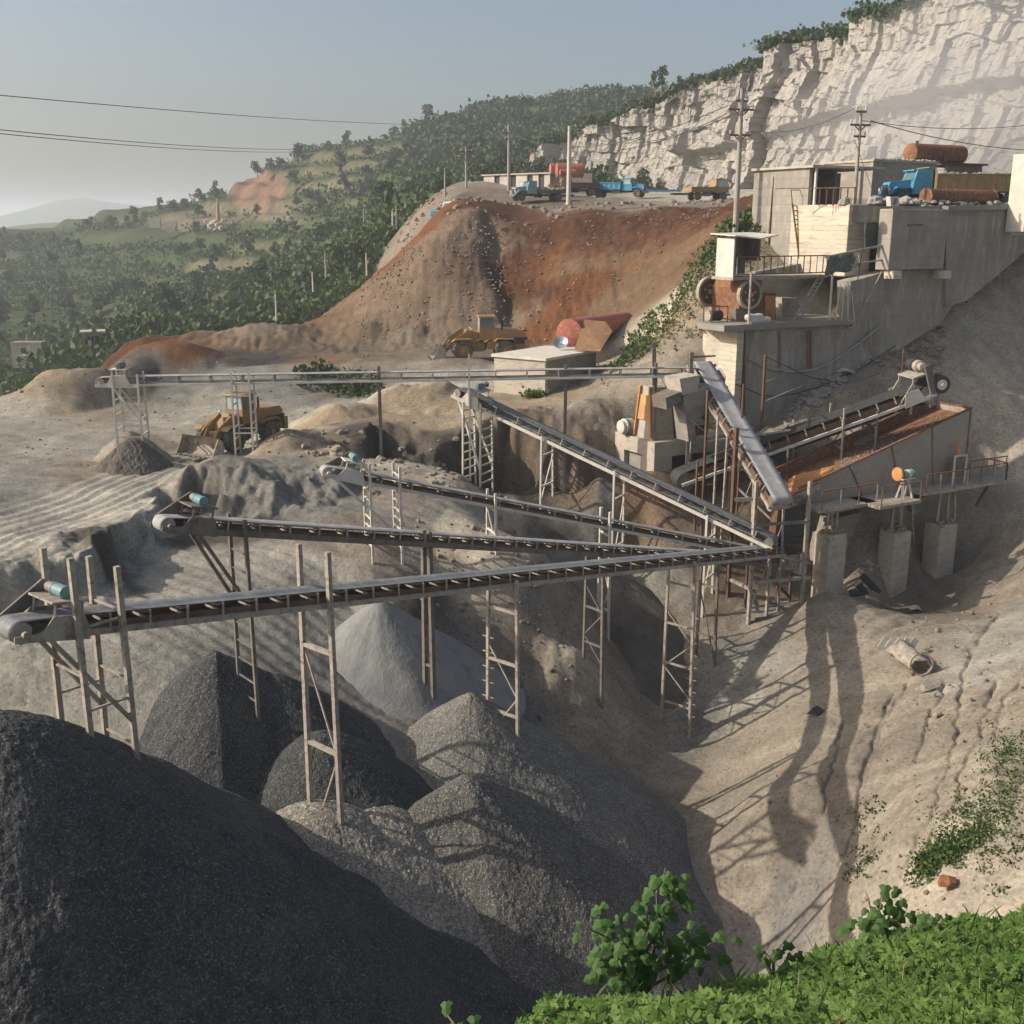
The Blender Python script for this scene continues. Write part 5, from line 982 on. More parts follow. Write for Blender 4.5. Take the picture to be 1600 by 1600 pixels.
l2 = thing('steep_ladder', 'dusty ladder stairs leaning in front of the dark crusher pit', 'ladder', tuple(PW(1250, 500, -.5))); off = l2.location.copy()
for d_ in (0, 9): m = MB(off); m.bar(PW(1281+d_, 428, -.9), PW(1239+d_, 503, -.3), .09); m.build('rail', M_steel, l2)
for i in range(13): f = (i+.5)/13; m = MB(off); m.bar(PW(1281-42*f, 428+75*f, -.9+.6*f), PW(1290-42*f, 428+75*f, -.9+.6*f), .07); m.build('rung', M_steel, l2)
# cloths and hoses
M_cloth = mat('grey_green_cloth', (.16, .19, .16), (.09, .11, .11), (.24, .26, .22), scale=2, bump=.3, bscale=6, coord='World')
def cloth(name, label, px, offn, m_, drop):
    n = len(px); V = []
    for j in range(6):
        for i, (u, v) in enumerate(px): V.append(PW(u + 1.5*math.sin(i*1.7+j), v + drop[i]*j/5, offn + .22*math.sin(i*2.1+j*.5)))
    o = link(name, grid_mesh(name, np.array([tuple(p) for p in V]), n, 6, m_)); s_m = o.modifiers.new('t', 'SOLIDIFY'); s_m.thickness = .03; return tag(o, label, 'cloth')
cloth('hanging_cloth', 'grey-green cloths hung along the wooden beam below the sunlit block', [(1290, 402), (1297, 400), (1304, 399), (1312, 397), (1320, 396), (1328, 394), (1336, 393)], .25, M_cloth, [28, 30, 26, 28, 30, 30, 14])
m = MB(); m.bar(PW(1288, 402, .2), PW(1378, 384, .2), .12); m.bar(PW(1329, 414, .3), PW(1378, 406, .3), .10); m.bar(PW(1341, 390, .25), PW(1345, 414, .3), .1); m.bar(PW(1334, 418, .5), PW(1352, 410, .0), .1); tag(m.build('timber_frame', M_steel), 'pale timber beams lashed together beside the hanging cloths', 'timber')
def cable(label, pts, r=.035, m_=None, name='cable', cat='cable', smooth_=1):
    q = [Vector(p) for p in pts]
    for _ in range(smooth_):
        q2 = [q[0]]
        for a, b_ in zip(q[:-1], q[1:]): q2 += [a.lerp(b_, .25), a.lerp(b_, .75)]
        q = q2+[q[-1]]
    m = MB(); m.path(q, r, 5); return tag(m.build(name, m_ or M_wire), label, cat)
cable('dusty cable sagging across the big grey wall', [PW(u, v, .12) for u, v in ((1170, 560), (1195, 575), (1235, 582), (1275, 578), (1310, 560), (1350, 530), (1375, 510))], .07, M_steel)
cable('thick hose loop hanging on the wall right of the crusher pit', [PW(u, v, .15) for u, v in ((1322, 446), (1320, 480), (1322, 505), (1328, 515), (1334, 505), (1334, 480), (1328, 450))], .06, M_steel)
cable('slanting rope from the jutting box down the wall', [PW(1378, 424, .3), PW(1350, 478, .2), PW(1338, 505, .15)], .04, M_steel)
for i, (u, v0, v1) in enumerate(((1262, 517, 575), (1267, 517, 575), (1218, 520, 574))):
    m = MB(); m.bar(PW(u, v0, .06), PW(u, v1, .06), .08); tag(m.build('conduit', M_rust), ('left one of two rusty conduits close together on the grey wall', 'right one of two rusty conduits close together on the grey wall', 'single rusty conduit on the left half of the grey wall')[i], 'conduit')
cable('slack cable hanging from the terrace edge down to the crusher floor', [PW(1360, 322, .3), PW(1352, 360, 1.1), PW(1344, 410, .6), PW(1340, 440, .2)], .03)
cable('long low cable crossing the foot of the big grey wall', [PW(1150, 600, .3), PW(1200, 622, .4), PW(1260, 612, .5), PW(1330, 585, .4), PW(1400, 540, .2)], .035)
cable('thin power cable from the crusher post to the head drive', [P(1196, 557, Y=62), P(1290, 600, Y=64), P(1360, 592, Y=65), P(1412, 556, Y=66)], .025)
cable('thin line strung from the portal crusher across to the transfer frame', [P(1026, 578, Y=62.5), P(1060, 640, Y=61), P(1120, 690, Y=59), P(1182, 755, Y=56)], .02)
# bundle of rods on the wall
bd = thing('rod_bundle', 'pale bundle of rods leaning on the wall beside the hose loop', 'rods', tuple(PW(1318, 500, .3))); off = bd.location.copy()
for i in range(7): m = MB(off); m.bar(PW(1313+i*3, 445+(i*7) % 11, .15), PW(1305+i*5, 500+(i*5) % 9, .35), .05); m.build('rod', M_steel if i % 2 else M_white, bd)
# ================================================================== YARD THINGS
bxA = P(852, 562, Y=74.); TB = R(52); DB = Vector((math.cos(TB), math.sin(TB), 0)); NB_ = Vector((math.sin(TB), -math.cos(TB), 0))
# low concrete box building: its lit face looks left, its shaded right face is painted darker
bz_top = P(772, 556, Y=77.).z
sb_ = thing('block_house', 'low pale concrete block house with a flat dusty roof behind the level conveyor', 'building', (bxA.x, bxA.y, bxA.z-2.6)); off = sb_.location.copy()
c00 = P(852, 561, Y=73.5); lft = P(772, 556, Y=76.) ; lft.z = c00.z; ax = (lft-c00); wl_ = ax.length; ax.normalize(); ay = Vector((0, 0, 1)).cross(ax)*-1
if ay.y < 0: ay = -ay
Hh = c00.z - P(852, 616, Y=73.5).z + .6
def fb(name, a0, a1, b0, b1, z0_, z1_, m_):
    m = MB(off); m.frame(c00+ax*(a0+a1)/2+ay*(b0+b1)/2+UPV*(z0_+z1_)/2, ax, ay, UPV, a1-a0, b1-b0, z1_-z0_); return m.build(name, m_, sb_)
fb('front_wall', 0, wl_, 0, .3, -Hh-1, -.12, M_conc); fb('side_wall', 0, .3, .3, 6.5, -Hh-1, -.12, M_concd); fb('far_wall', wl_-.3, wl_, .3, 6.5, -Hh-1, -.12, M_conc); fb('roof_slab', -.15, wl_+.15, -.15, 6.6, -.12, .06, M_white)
def tankc(label, a, b_, r, m_, extra=None, name='storage_tank', grp=None):
    o = thing(name, label, 'tank', tuple(a), 0, grp); l = (b_-a).length; z = (b_-a).normalized(); m = MB(a)
    m.lathe(a, z, [(-.12, r*.55), (0, r), (l, r), (l+.12, r*.55)], 24); m.build('shell', m_, o, smooth=True)
    for f in (.02, .33, .66, .98): m = MB(a); m.lathe(a+z*l*f, z, [(-.03, r+.02), (.03, r+.02)], 24, cap=False); m.build('seam_ring', m_, o)
    return o
M_redox = mat('red_oxide', (.36, .10, .06), (.28, .08, .06), (.42, .20, .13), scale=.8, bump=.15, bscale=6, coord='World', rough=.6)
M_maroon = mat('maroon_paint', (.16, .05, .05), (.12, .045, .045), (.25, .12, .10), scale=.8, bump=.15, bscale=6, coord='World', rough=.6)
g1z = gz(6.0, 82); tankc('long maroon tank with an orange-red round end, lying behind the tilted rusty sheet', P(889, 520, Y=81.), P(975, 506, Y=92.), 1.0, M_redox)
sp_ = MB(); sp_.prism([P(897, 548, Y=77.5), P(938, 549, Y=76.8), P(956, 520, Y=80.), P(945, 505, Y=81.6), P(912, 502, Y=82.)], Vector((.05, .1, .12))); tag(sp_.build('rusty_sheet', mat('brown_sheet', (.25, .14, .07), (.20, .11, .06), (.32, .2, .11), scale=.7, bump=.15, coord='World')), 'big square rusty brown steel sheet leaning on the maroon tank', 'steel sheet')
dsh = thing('dish_lid', 'shiny grey round dish resting on its edge beside the maroon tank', 'dish', tuple(P(875, 538, Y=78.5))); off = dsh.location.copy(); nd = Vector((-.15, -.75, .65)).normalized()
m = MB(off); m.lathe(P(876, 535, Y=78.5), nd, [(-.25, .05), (-.18, .3), (0, .52), (.03, .52), (-.14, .3), (-.2, .05)], 24, cap=False); m.build('bowl', mat('galvanised', (.45, .47, .5), (.38, .4, .43), scale=2, bump=.05, rough=.35, metal=.6, coord='World'), dsh, smooth=True); m = MB(off); m.lathe(P(876, 535, Y=78.5), nd, [(-.2, .06), (.05, .04)], 8); m.build('knob', M_white, dsh)
# poles with crossarms
M_pole = mat('pole_concrete', (.36, .33, .29), (.28, .26, .23), scale=1, bump=.2, coord='World')
POLES = []
def pole(label, u, vt, vb, Y, arms=(), r=.14, m_=None, lean=0, base=None, cat='utility pole', name='utility_pole', grp='utility poles of the quarry'):
    t = P(u, vt, Y=Y); zb__ = P(u, vb, Y=Y).z - .5 if base is None else base; b_ = Vector((t.x - lean, t.y, zb__)); o = thing(name, label, cat, tuple(b_), 0, grp)
    m = MB(b_); m.tube(b_, t, r*1.25, r*.8, n=10); m.build('pole', m_ or M_pole, o, smooth=True); tips = []
    for (dz, w_, k) in arms:
        m = MB(b_); c = t-UPV*dz; m.bar(c-Vector((w_, .25*w_, 0)), c+Vector((w_, .25*w_, 0)), .1, .12); ar = m.build('crossarm', M_rust, o)
        if w_ > .5: m = MB(b_); m.bar(c-Vector((w_*.6, .15*w_, 0)), c-UPV*w_*.55, .06); m.bar(c+Vector((w_*.6, .15*w_, 0)), c-UPV*w_*.55, .06); m.build('stay', M_rust, ar)
        for i in range(k):
            f = -1+2*i/(k-1) if k > 1 else 0; q = c+Vector((w_, .25*w_, 0))*f*.93+UPV*.08; m = MB(b_); m.lathe(q, UPV, [(0, .04), (.06, .08), (.12, .05), (.18, .08), (.24, .03)], 8); m.build('insulator', M_white, ar); tips.append(q+UPV*.2)
    POLES.append(tips or [t]); return o
pole('tall utility pole with two crossarms, rising behind the little hut', 1160, 138, 362, 79., ((.8, .45, 2), (1.35, .9, 3), (3.0, .75, 2)), .17)
pole('utility pole with branching insulator arms in front of the dark open building', 1346, 172, 318, 74.5, ((.1, .35, 2), (.9, .7, 3), (1.6, .4, 2)), .11, M_steel, base=ZT)
pole('pale whitewashed pole standing at the edge of the reddish spoil heap', 890, 197, 312, 122., ((.4, .2, 1),), .22, M_white)
pole('utility pole in front of the white shed', 795, 194, 302, 158., ((1.0, .8, 3), (1.9, .5, 2)), .2)
pole('utility pole with bushy insulators behind the canvas covered truck', 728, 229, 302, 168., ((.7, .9, 3), (1.5, 1.1, 3)), .17)
pole('short thin pole by the canvas covered truck', 695, 262, 302, 150., ((.3, .2, 1),), .12)
pole('faint thin pole behind the light blue truck', 835, 232, 282, 230., ((.5, .6, 2),), .14)
pole('slender bare pole leaning slightly beside the ladder', 1209, 276, 375, 78., (), .055, M_rustp, lean=.1)
pole('lone grey pole on the hillside above the wooded slope', 568, 325, 372, 185., (), .13); pole('left pole of the pair on the green slope below the trucks', 613, 330, 355, 172., (), .12, M_white); pole('right pole of the pair on the green slope below the trucks', 619, 318, 352, 172., (), .14)
pole('thin pole in the bushes at the left foot of the spoil heap', 430, 458, 495, 150., (), .11, M_white); pole('lower pole in the bushes above the spoil heap foot', 488, 425, 450, 150., (), .1, M_white); pole('pole among the trees at the foot of the green slope', 508, 395, 428, 155., (), .13); pole('pole standing on the green slope beside the brown band', 572, 395, 425, 150., (), .1, M_white)
def wire(label, a, b_, sag, r=.03, nseg=14):
    pts = []
    for i in range(nseg+1): f = i/nseg; p = a.lerp(b_, f); pts.append(p-UPV*sag*4*f*(1-f))
    m = MB(); m.path(pts, r, 4); return tag(m.build('overhead_wire', M_wire), label, 'wire', 'overhead wires')
far3 = P(728, 236, Y=168.)
wire('uppermost of the overhead wires crossing the sky at left', P(-180, 132, Y=150.), P(668, 195, Y=420.), 1.0, .09); wire('middle overhead wire crossing the sky at left', P(-180, 184, Y=135.), P(520, 232, Y=400.), 1.5, .08); wire('lowest overhead wire crossing the sky at left', P(-180, 190, Y=135.), P(500, 236, Y=400.), 1.5, .08)
T0, T1, T2_, T3_, T4_, T5_ = POLES[:6]
wire('wire from the tall pole toward the white shed pole, upper', T0[2], T3_[0], 2.5, .035); wire('wire from the tall pole toward the white shed pole, lower', T0[4], T3_[1], 3.0, .035); wire('wire from the tall pole to the pale pole', T0[3], T2_[0], 2.0, .03)
wire('wire between the tall pole and the pole by the open building', T0[6], T1[0], .6, .02); wire('wire running from the open building pole to the right', T1[3], P(1720, 175, Y=85.), .8, .025); wire('lower wire running from the open building pole past the tank', T1[4], P(1720, 232, Y=95.), .8, .03)
wire('wire from the bushy pole over the white shed', T4_[0], T3_[3], .5, .05); wire('guy wire from the open building pole to the terrace', T1[0]-UPV*2, Vector((*PW(1372, 320, -1).xy, ZT)), 0, .02)
# ================================================================== VEHICLES
M_yel = mat('loader_yellow', (.31, .175, .05), (.26, .17, .08), (.25, .20, .14), scale=.9, bump=.1, bscale=6, rough=.6, spec=.3)
M_yeld = mat('dusty_yellow', (.36, .25, .12), (.28, .20, .11), (.22, .16, .10), scale=.8, bump=.1, bscale=6, rough=.8)
M_blue = mat('truck_blue', (.06, .30, .46), (.05, .24, .38), (.22, .36, .42), scale=1.2, bump=.05, rough=.5)
M_bluel = mat('pale_truck_blue', (.20, .36, .42), (.16, .28, .34), (.3, .34, .33), scale=1, bump=.05, rough=.6)
M_tyre = mat('dusty_tyre', (.07, .065, .06), (.15, .135, .115), scale=4, bump=.3, bscale=20, rough=.95)
M_glass = mat('cab_glass', (.10, .14, .15), rough=.1, bump=0, spec=.6)
M_glassl = mat('sky_lit_glass', (.42, .50, .50), (.30, .38, .38), scale=1, rough=.25, bump=0, spec=.6)  # pale copy of the glass, sky reflection put into the colour
M_canvas = mat('grey_canvas', (.15, .14, .125), (.11, .105, .095), (.2, .19, .17), scale=2, bump=.5, bscale=5, rough=.95)
X, Y_, Z_ = Vector((1, 0, 0)), Vector((0, 1, 0)), Vector((0, 0, 1))
def wheel(par, x, y, r, w, rim_m=M_yel, lugs=18, name='wheel'):
    s = 1 if y > 0 else -1; b = MB(); b.lathe((x, y-s*w/2, r), (0, s, 0), [(0, r*.55), (0, r*.86), (w*.12, r*.97), (w*.88, r*.97), (w, r*.86), (w, r*.55)], 22, cap=False)
    for i in range(lugs):
        a = 2*math.pi*i/lugs; c = Vector((x+r*.97*math.cos(a), y, r+r*.97*math.sin(a))); rd = Vector((math.cos(a), 0, math.sin(a))); tg = Vector((-math.sin(a), 0, math.cos(a)))
        for k in (-1, 1): b.frame(c+Y_*k*w*.24, tg, Y_, rd, r*.14, w*.44, r*.07)
    wh = b.build(name, M_tyre, par)
    b = MB(); b.lathe((x, y-s*w*.3, r), (0, s, 0), [(0, r*.56), (w*.75, r*.56), (w*.62, r*.48), (w*.60, r*.25), (w*.8, r*.22), (w*.8, .02)], 18); b.build('rim', rim_m, wh); return wh
def loader(label, loc, rz, scale=1.0, glass=M_glassl, lift=0.0):
    o = thing('wheel_loader', label, 'wheel loader', loc, rz, 'yellow wheel loaders in the yard'); o.scale = (scale,)*3
    b = MB(); b.prism([(-3.4, -.85, .95), (-3.4, -.85, 2.0), (-3.1, -.85, 2.25), (-1.0, -.85, 2.3), (-.9, -.85, 1.5), (-.4, -.85, 1.2), (-.4, -.85, .8), (-3.1, -.85, .75)], (0, 1.7, 0)); b.build('engine_hood', M_yel, o)
    b = MB(); b.box((-2.6, 0, 1.45), (1.9, 1.74, .5)); b.build('grille', M_black, o)
    b = MB(); b.box((-3.5, 0, 1.1), (.3, 2.1, .8)); b.build('counterweight', M_yeld, o)
    b = MB(); b.box((1.0, 0, .95), (2.4, 1.0, .7)); b.prism([(.3, -.5, 1.2), (.3, -.5, 2.1), (1.2, -.5, 2.3), (1.7, -.5, 1.3)], (0, 1.0, 0)); b.build('front_frame', M_yel, o)
    b = MB(); b.box((0, 0, .95), (.7, .7, .5)); b.tube((.0, 0, .6), (0, 0, 1.4), .2); b.build('articulation', M_steeld, o)
    for x in (1.55, -1.75):
        for s in (-1, 1):
            wheel(o, x, s*1.08, .78, .58)
            b = MB(); b.prism([(x-.85, s*.78, 1.25), (x-.65, s*.78, 1.66), (x+.6, s*.78, 1.66), (x+.85, s*.78, 1.45), (x+.6, s*.78, 1.58), (x-.6, s*.78, 1.58)], (0, s*.62, 0)); b.build('mudguard', M_yel, o)
    cb = MB(); cb.box((-.42, 0, 1.95), (1.25, 1.35, .9)); cbo = cb.build('cab', M_yel, o)
    b = MB()
    for x in (-1.0, .16):
        for y in (-.63, .63): b.bar((x, y, 2.35), (x*.93, y*.93, 3.25), .09)
    b.box((-.42, 0, 2.82), (1.14, 1.22, .02)); b.build('pillars', M_yeld, cbo)
    for c, sz in (((.17, 0, 2.8), (.02, 1.12, .8)), ((-1.0, 0, 2.8), (.02, 1.12, .8)), ((-.42, .61, 2.8), (1.02, .02, .8)), ((-.42, -.61, 2.8), (1.02, .02, .8))):
        b = MB(); b.box(c, sz); b.build('window', glass if c[0] > 0 else M_glass, cbo)
    b = MB(); b.box((-.42, 0, 3.3), (1.45, 1.5, .12), tx=.92, ty=.92); b.build('cab_roof', M_yel, cbo)
    b = MB(); b.box((-.42, -.64, 1.95), (.7, .02, .7)); b.build('door', M_yeld, cbo)
    b = MB(); b.tube((-1.6, .4, 2.2), (-1.6, .4, 3.0), .07); b.build('exhaust', M_black, o)
    for s in (-1, 1):
        b = MB(); b.prism([(.9, s*.55, 2.05), (1.2, s*.55, 2.2), (2.3, s*.55, 1.55), (3.05, s*.55, .75), (2.95, s*.55, .5), (2.1, s*.55, 1.15), (1.0, s*.55, 1.7)], (0, s*.12, 0)); b.build('lift_arm', M_yel, o)
        b = MB(); b.tube((.6, s*.35, 1.3), (1.9, s*.45, 1.4), .09); b.build('hydraulic_ram', M_steel, o)
        b = MB(); b.lathe((.75, s*.62, 2.35), X, [(0, .05), (.1, .11), (.14, .1)], 10); b.build('headlight', M_white, o)
    b = MB(); b.bar((1.5, 0, 2.3), (2.6, 0, 1.6), .22, .3); b.bar((2.6, 0, 1.6), (3.0, 0, 1.0), .15); b.build('tilt_link', M_yel, o)
    w = 1.42; prof = [(3.95, .12), (3.2, .06), (2.95, .22), (2.86, .55), (2.95, .95), (3.25, 1.18), (3.42, 1.22)]; pin = [(x+.05, z+.045) for x, z in prof]
    b = MB(); vs = []; n = len(prof)
    for y in (-w, w):
        for x, z in prof: vs.append((x, y, z))
        for x, z in pin: vs.append((x, y, z))
    m_ = 2*n; b.add(vs, [(i, i+1, m_+i+1, m_+i) for i in range(n-1)] + [(n+i, m_+n+i, m_+n+i+1, n+i+1) for i in range(n-1)] + [(0, m_, m_+n, n), (n-1, 2*n-1, m_+2*n-1, m_+n-1)])
    bu = b.build('bucket', M_steel, o)
    for s in (-1, 1): b = MB(); b.prism([(3.95, s*w, .10), (3.2, s*w, .05), (2.95, s*w, .2), (2.87, s*w, .55), (2.95, s*w, .95), (3.3, s*w, 1.2)], (0, s*.05, 0)); b.build('bucket_side', M_steel, bu)
    for i in range(8): b = MB(); b.box((4.03, -w+.1+i*(2*w-.2)/7, .11), (.22, .13, .06), tx=1); b.build('tooth', M_steeld, bu)
    return o
l1 = P(372, 686, Y=64.8); loader('wheel loader facing us with its wide empty bucket lowered, behind the far left trestles', (l1.x, l1.y, gz(l1.x, l1.y)+.02), R(180+62), .95)
l2_ = P(752, 549, Y=87.); loader('wheel loader seen side-on with its bucket tipped down, below the spoil heap', (l2_.x, l2_.y, gz(l2_.x, l2_.y)+.02), R(180+8), 1.0)
def truck(label, loc, rz, body_m, cab_m, nose=True, body='ribbed', L=4.2, scale=1.0, load=None, group=None, h=.8, cover=False, tail=False):
    o = thing('dump_truck', label, 'truck', loc, rz, group); o.scale = (scale,)*3; w = 1.15
    b = MB(); b.box((-1.4, 0, .75), (7.0, .85, .22)); b.build('chassis', M_black, o)
    if nose:
        b = MB(); b.prism([(1.55, -.62, .8), (3.0, -.62, .8), (3.08, -.6, 1.3), (2.95, -.55, 1.62), (1.55, -.6, 1.78)], (0, 1.2, 0)); hd = b.build('hood', cab_m, o)
        b = MB(); b.box((3.06, 0, 1.15), (.06, .9, .6)); b.build('grille', M_black, hd)
        for s in (-1, 1):
            b = MB(); b.prism([(1.5, s*.62, 1.05), (1.75, s*.62, 1.32), (2.6, s*.62, 1.32), (3.05, s*.62, .95), (3.05, s*.62, .85), (2.6, s*.62, 1.2), (1.8, s*.62, 1.2)], (0, s*.5, 0)); b.build('front_wing', cab_m, o)
            b = MB(); b.lathe((3.0, s*.82, 1.15), X, [(0, .08), (.1, .13), (.13, .12)], 10); b.build('headlight', M_white, o)
        cx0, cx1, cz1 = .25, 1.55, 2.35
    else: cx0, cx1, cz1 = .6, 2.3, 2.5
    b = MB(); b.box((0, 0, .68), (.2, 2.1, .2)); b.o = Vector((-(3.15 if nose else 2.5), 0, 0)); b = MB(); b.box((3.2 if nose else 2.45, 0, .68), (.16, 2.2, .22)); b.build('bumper', M_steeld, o)
    b = MB(); b.prism([(cx0, -1.02, .85), (cx1+.05, -1.02, .85), (cx1, -1.02, 1.65), (cx1-.22, -.95, cz1), (cx0+.05, -.95, cz1)], (0, 2.0, 0)); cb = b.build('cab', cab_m, o)
    b = MB(); b.prism([(cx1+.03, -.8, 1.68), (cx1+.03, .8, 1.68), (cx1-.19, .75, cz1-.1), (cx1-.19, -.75, cz1-.1)], (.01, 0, .005)); b.build('windscreen', M_glass, cb)
    for s in (-1, 1): b = MB(); y = s*1.03 if s < 0 else 1.0; b.prism([(cx0+.3, y, 1.62), (cx1-.1, y, 1.62), (cx1-.28, y-s*.03, cz1-.15), (cx0+.3, y-s*.03, cz1-.15)], (0, s*.012, 0)); b.build('side_window', M_glassl if s < 0 else M_glass, cb)
    b = MB(); b.box((cx0+.65, 0, cz1+.03), (1.3, 1.8, .07)); b.build('cab_roof', cab_m, cb)
    x1 = cx0-.15; x0 = x1-L
    if body:
        b = MB(); b.box(((x0+x1)/2, 0, 1.02), (L, 2.3, .1)); bd_ = b.build('body_floor', body_m, o)
        for s in (-1, 1): b = MB(); b.box(((x0+x1)/2, s*1.15, 1.05+h/2), (L, .06, h)); b.build('body_side', body_m, bd_)
        b = MB(); b.box((x1, 0, 1.05+h*.62), (.07, 2.3, h*1.3)); b.prism([(x1, -1.0, 1.05+h*1.25), (x1+.5, -1.0, 1.1+h*1.35), (x1+.5, -1.0, 1.15+h*1.35), (x1, -1.0, 1.12+h*1.3)], (0, 2.0, 0)); b.build('headboard', body_m, bd_)
        b = MB(); b.box((x0, 0, 1.05+h/2), (.06, 2.3, h)); b.build('tailgate', body_m, bd_)
        n = int(L/.62)
        for s in (-1, 1):
            for i in range(n+1): b = MB(); b.box((x0+.05+i*(L-.1)/n, s*1.21, 1.05+h/2), (.09, .07, h)); b.build('rib', body_m, bd_)
            b = MB(); b.box(((x0+x1)/2, s*1.21, 1.05+h), (L, .1, .09)); b.box(((x0+x1)/2, s*1.21, 1.08), (L, .1, .09)); b.build('side_rail', body_m, bd_)
        if load:
            b = MB(); rr = random.Random(3)
            for i in range(90): b.rock((x0+.2+rr.random()*(L-.4), rr.uniform(-1, 1), 1.05+h*.75+rr.random()*.35), rr.uniform(.12, .3), i)
            b.build('load', load, bd_)['kind'] = 'stuff'
        if cover:
            V = []; nx = 12
            for i in range(nx):
                for j in range(9):
                    a = math.pi*j/8; V.append((x0+(L)*i/(nx-1), -1.25*math.cos(a), 1.05+h + (.85+.08*math.sin(i*1.9))*math.sin(a)**.7 - (.35 if j in (0, 8) else 0)))
            c = link('canvas_cover', grid_mesh('canvas_cover', np.array(V), 9, nx, M_canvas), o); c.modifiers.new('t', 'SOLIDIFY').thickness = .04
            b = MB(); b.box((x0, 0, 1.5+h/2), (.04, 2.3, h+.8)); b.build('canvas_back', M_canvas, c)
    for x in ((2.3 if nose else 1.6), x0+.95) + ((x0+1.95,) if L > 4.8 else ()):
        for s in (-1, 1): wheel(o, x, s*.95, .5, .30, M_steeld, 14)
    b = MB(); b.box((-.5, -.75, .72), (1.0, .4, .45)); b.build('fuel_tank', M_steeld, o)
    return o
GT = 'dump trucks on the upper road'
def on_ground(u, v, Y): p = P(u, v, Y=Y); return (p.x, p.y, gz(p.x, p.y)+.03)
truck('bright blue dump truck with a ribbed blue body on the spoil heap edge', on_ground(972, 305, 150.), R(-22), M_blue, M_blue, L=4.0, group=GT, scale=1.0)
truck('pale blue flatbed truck seen partly behind the spoil heap, beside the white shed', on_ground(838, 303, 142.), R(200), M_steeld, M_bluel, L=3.6, group=GT, h=.25, load=M_cliff)
truck('dark brown truck with a cream cab left of the bright blue truck', on_ground(893, 305, 150.), R(185), mat('olive_brown', (.14, .10, .05), (.1, .08, .05), scale=1, coord='World', bump=.1), M_yeld, L=3.6, group=GT, h=.6)
truck('tan truck turned away, its box open, right of the bright blue truck', on_ground(1106, 305, 135.), R(15), M_yeld, M_yeld, nose=False, L=3.2, group=GT, h=.5, scale=.95)
truck('grey-blue high-sided truck fading in the dust behind the tall pole', on_ground(1172, 300, 205.), R(175), mat('hazy_blue', (.16, .19, .24), (.13, .16, .2), scale=1, coord='World', bump=.1), mat('hazy_blue'if 0 else 'hazy_cab', (.12, .18, .28), scale=1, bump=.05), L=4.6, group=GT, h=1.5, scale=1.05)
truck('truck under a rounded grey canvas, parked by the short thin pole', on_ground(690, 303, 146.), R(250), M_steeld, M_bluel, L=3.6, group=GT, cover=True, nose=False, scale=.9)
truck('truck with a white cab and grey canvas load next to the white shed', on_ground(720, 304, 140.), R(215), M_steeld, mat('white_cab', (.5, .55, .6), (.4, .45, .5), scale=1, bump=.05), L=4.2, group=GT, cover=True, nose=False, scale=.95)
q = P(1452, 300, Y=80.5); p = Vector((q.x, q.y, 0)); truck('large truck with blue cab and long yellow body behind the rusty pipe', (p.x, p.y, ZT+.02), math.pi+.06, M_yeld, M_blue, L=7.2, h=1.05, load=M_concd, scale=1.05)
q = P(1510, 292, Y=94.); p = Vector((q.x, q.y, 0)); truck('second yellow-bodied truck with a raised front edge behind the large one', (p.x, p.y, ZT+.02), math.pi+.1, M_yeld, M_yeld, nose=False, L=6.0, h=1.3, load=M_concd, scale=1.05)
# tanks and sheds on the far side of the upper road
ws = thing('white_shed', 'long low whitewashed shed with dark doorways beside the utility pole', 'shed', on_ground(800, 302, 172.)); off = Vector(ws.location)
a = P(757, 300, Y=176.); b_ = P(860, 300, Y=168.); za, zb2 = P(757, 275, Y=176.).z, gz(a.x, a.y)-1.0; dd = (b_-a); dd.z = 0; LL = dd.length; dd.normalize(); nn = Vector((dd.y, -dd.x, 0))
M_ww = mat('whitewash', (.55, .48, .42), (.45, .38, .33), (.32, .26, .22), scale=.3, bump=.2, coord='World')
k = 0
for i in range(12):
    x0 = LL*i/12; x1 = LL*(i+1)/12
    if i in (2, 5, 8, 10): 
        m = MB(off); m.frame(a+dd*(x0+x1)/2-nn*.1+UPV*0+Vector((0, 0, (zb2+za)/2-a.z)), dd, nn, UPV, x1-x0-.02, .1, za-zb2); m.build('doorway', M_black, ws)
    else: m = MB(off); m.frame(Vector((*(a+dd*(x0+x1)/2).xy, (zb2+za)/2)), dd, nn, UPV, x1-x0, .3, za-zb2); m.build('wall', M_ww, ws)
m = MB(off); m.frame(Vector((*(a+dd*LL/2-nn*2).xy, za+.1)), dd, nn, UPV, LL+.6, 4.8, .18); m.build('roof', M_ww, ws)
gs = thing('grey_shed', 'small grey block shed between the canvas covered truck and the white shed', 'shed', on_ground(742, 302, 185.)); off = Vector(gs.location)
m = MB(off); q = Vector(gs.location); m.box(q+Vector((0, 0, 1.0)), (3.2, 3, 2.4)); m.build('wall', M_concd, gs); m = MB(off); m.box(q+Vector((0, 0, 2.3)), (3.6, 3.4, .15)); m.build('roof', M_greyw, gs)
zt5 = za+.25
t_ = P(872, 266, Y=166.); tankc('big red storage tank on the roof line behind the whitewashed shed', Vector((t_.x-.2, t_.y, t_.z)), Vector((t_.x+3.6, t_.y+.6, t_.z)), 1.0, M_redox, grp='red tanks behind the white shed')
t_ = P(866, 264, Y=172.); tankc('farther red storage tank half hidden at left of the big one', Vector((t_.x-.6, t_.y, t_.z)), Vector((t_.x+1.5, t_.y+.4, t_.z)), .8, M_redox, grp='red tanks behind the white shed')
t_ = P(882, 270, Y=160.); tankc('small red tank lowest of the three, in front', Vector((t_.x-.6, t_.y, t_.z)), Vector((t_.x+1.6, t_.y+.2, t_.z)), .5, M_redox, grp='red tanks behind the white shed')
m = MB(); q = P(885, 290, Y=170.); m.box((q.x, q.y+1, q.z+.1), (7.5, 3.5, 3.2)); tag(m.build('brick_shed', M_ww), 'low pale building carrying the red storage tanks', 'shed')
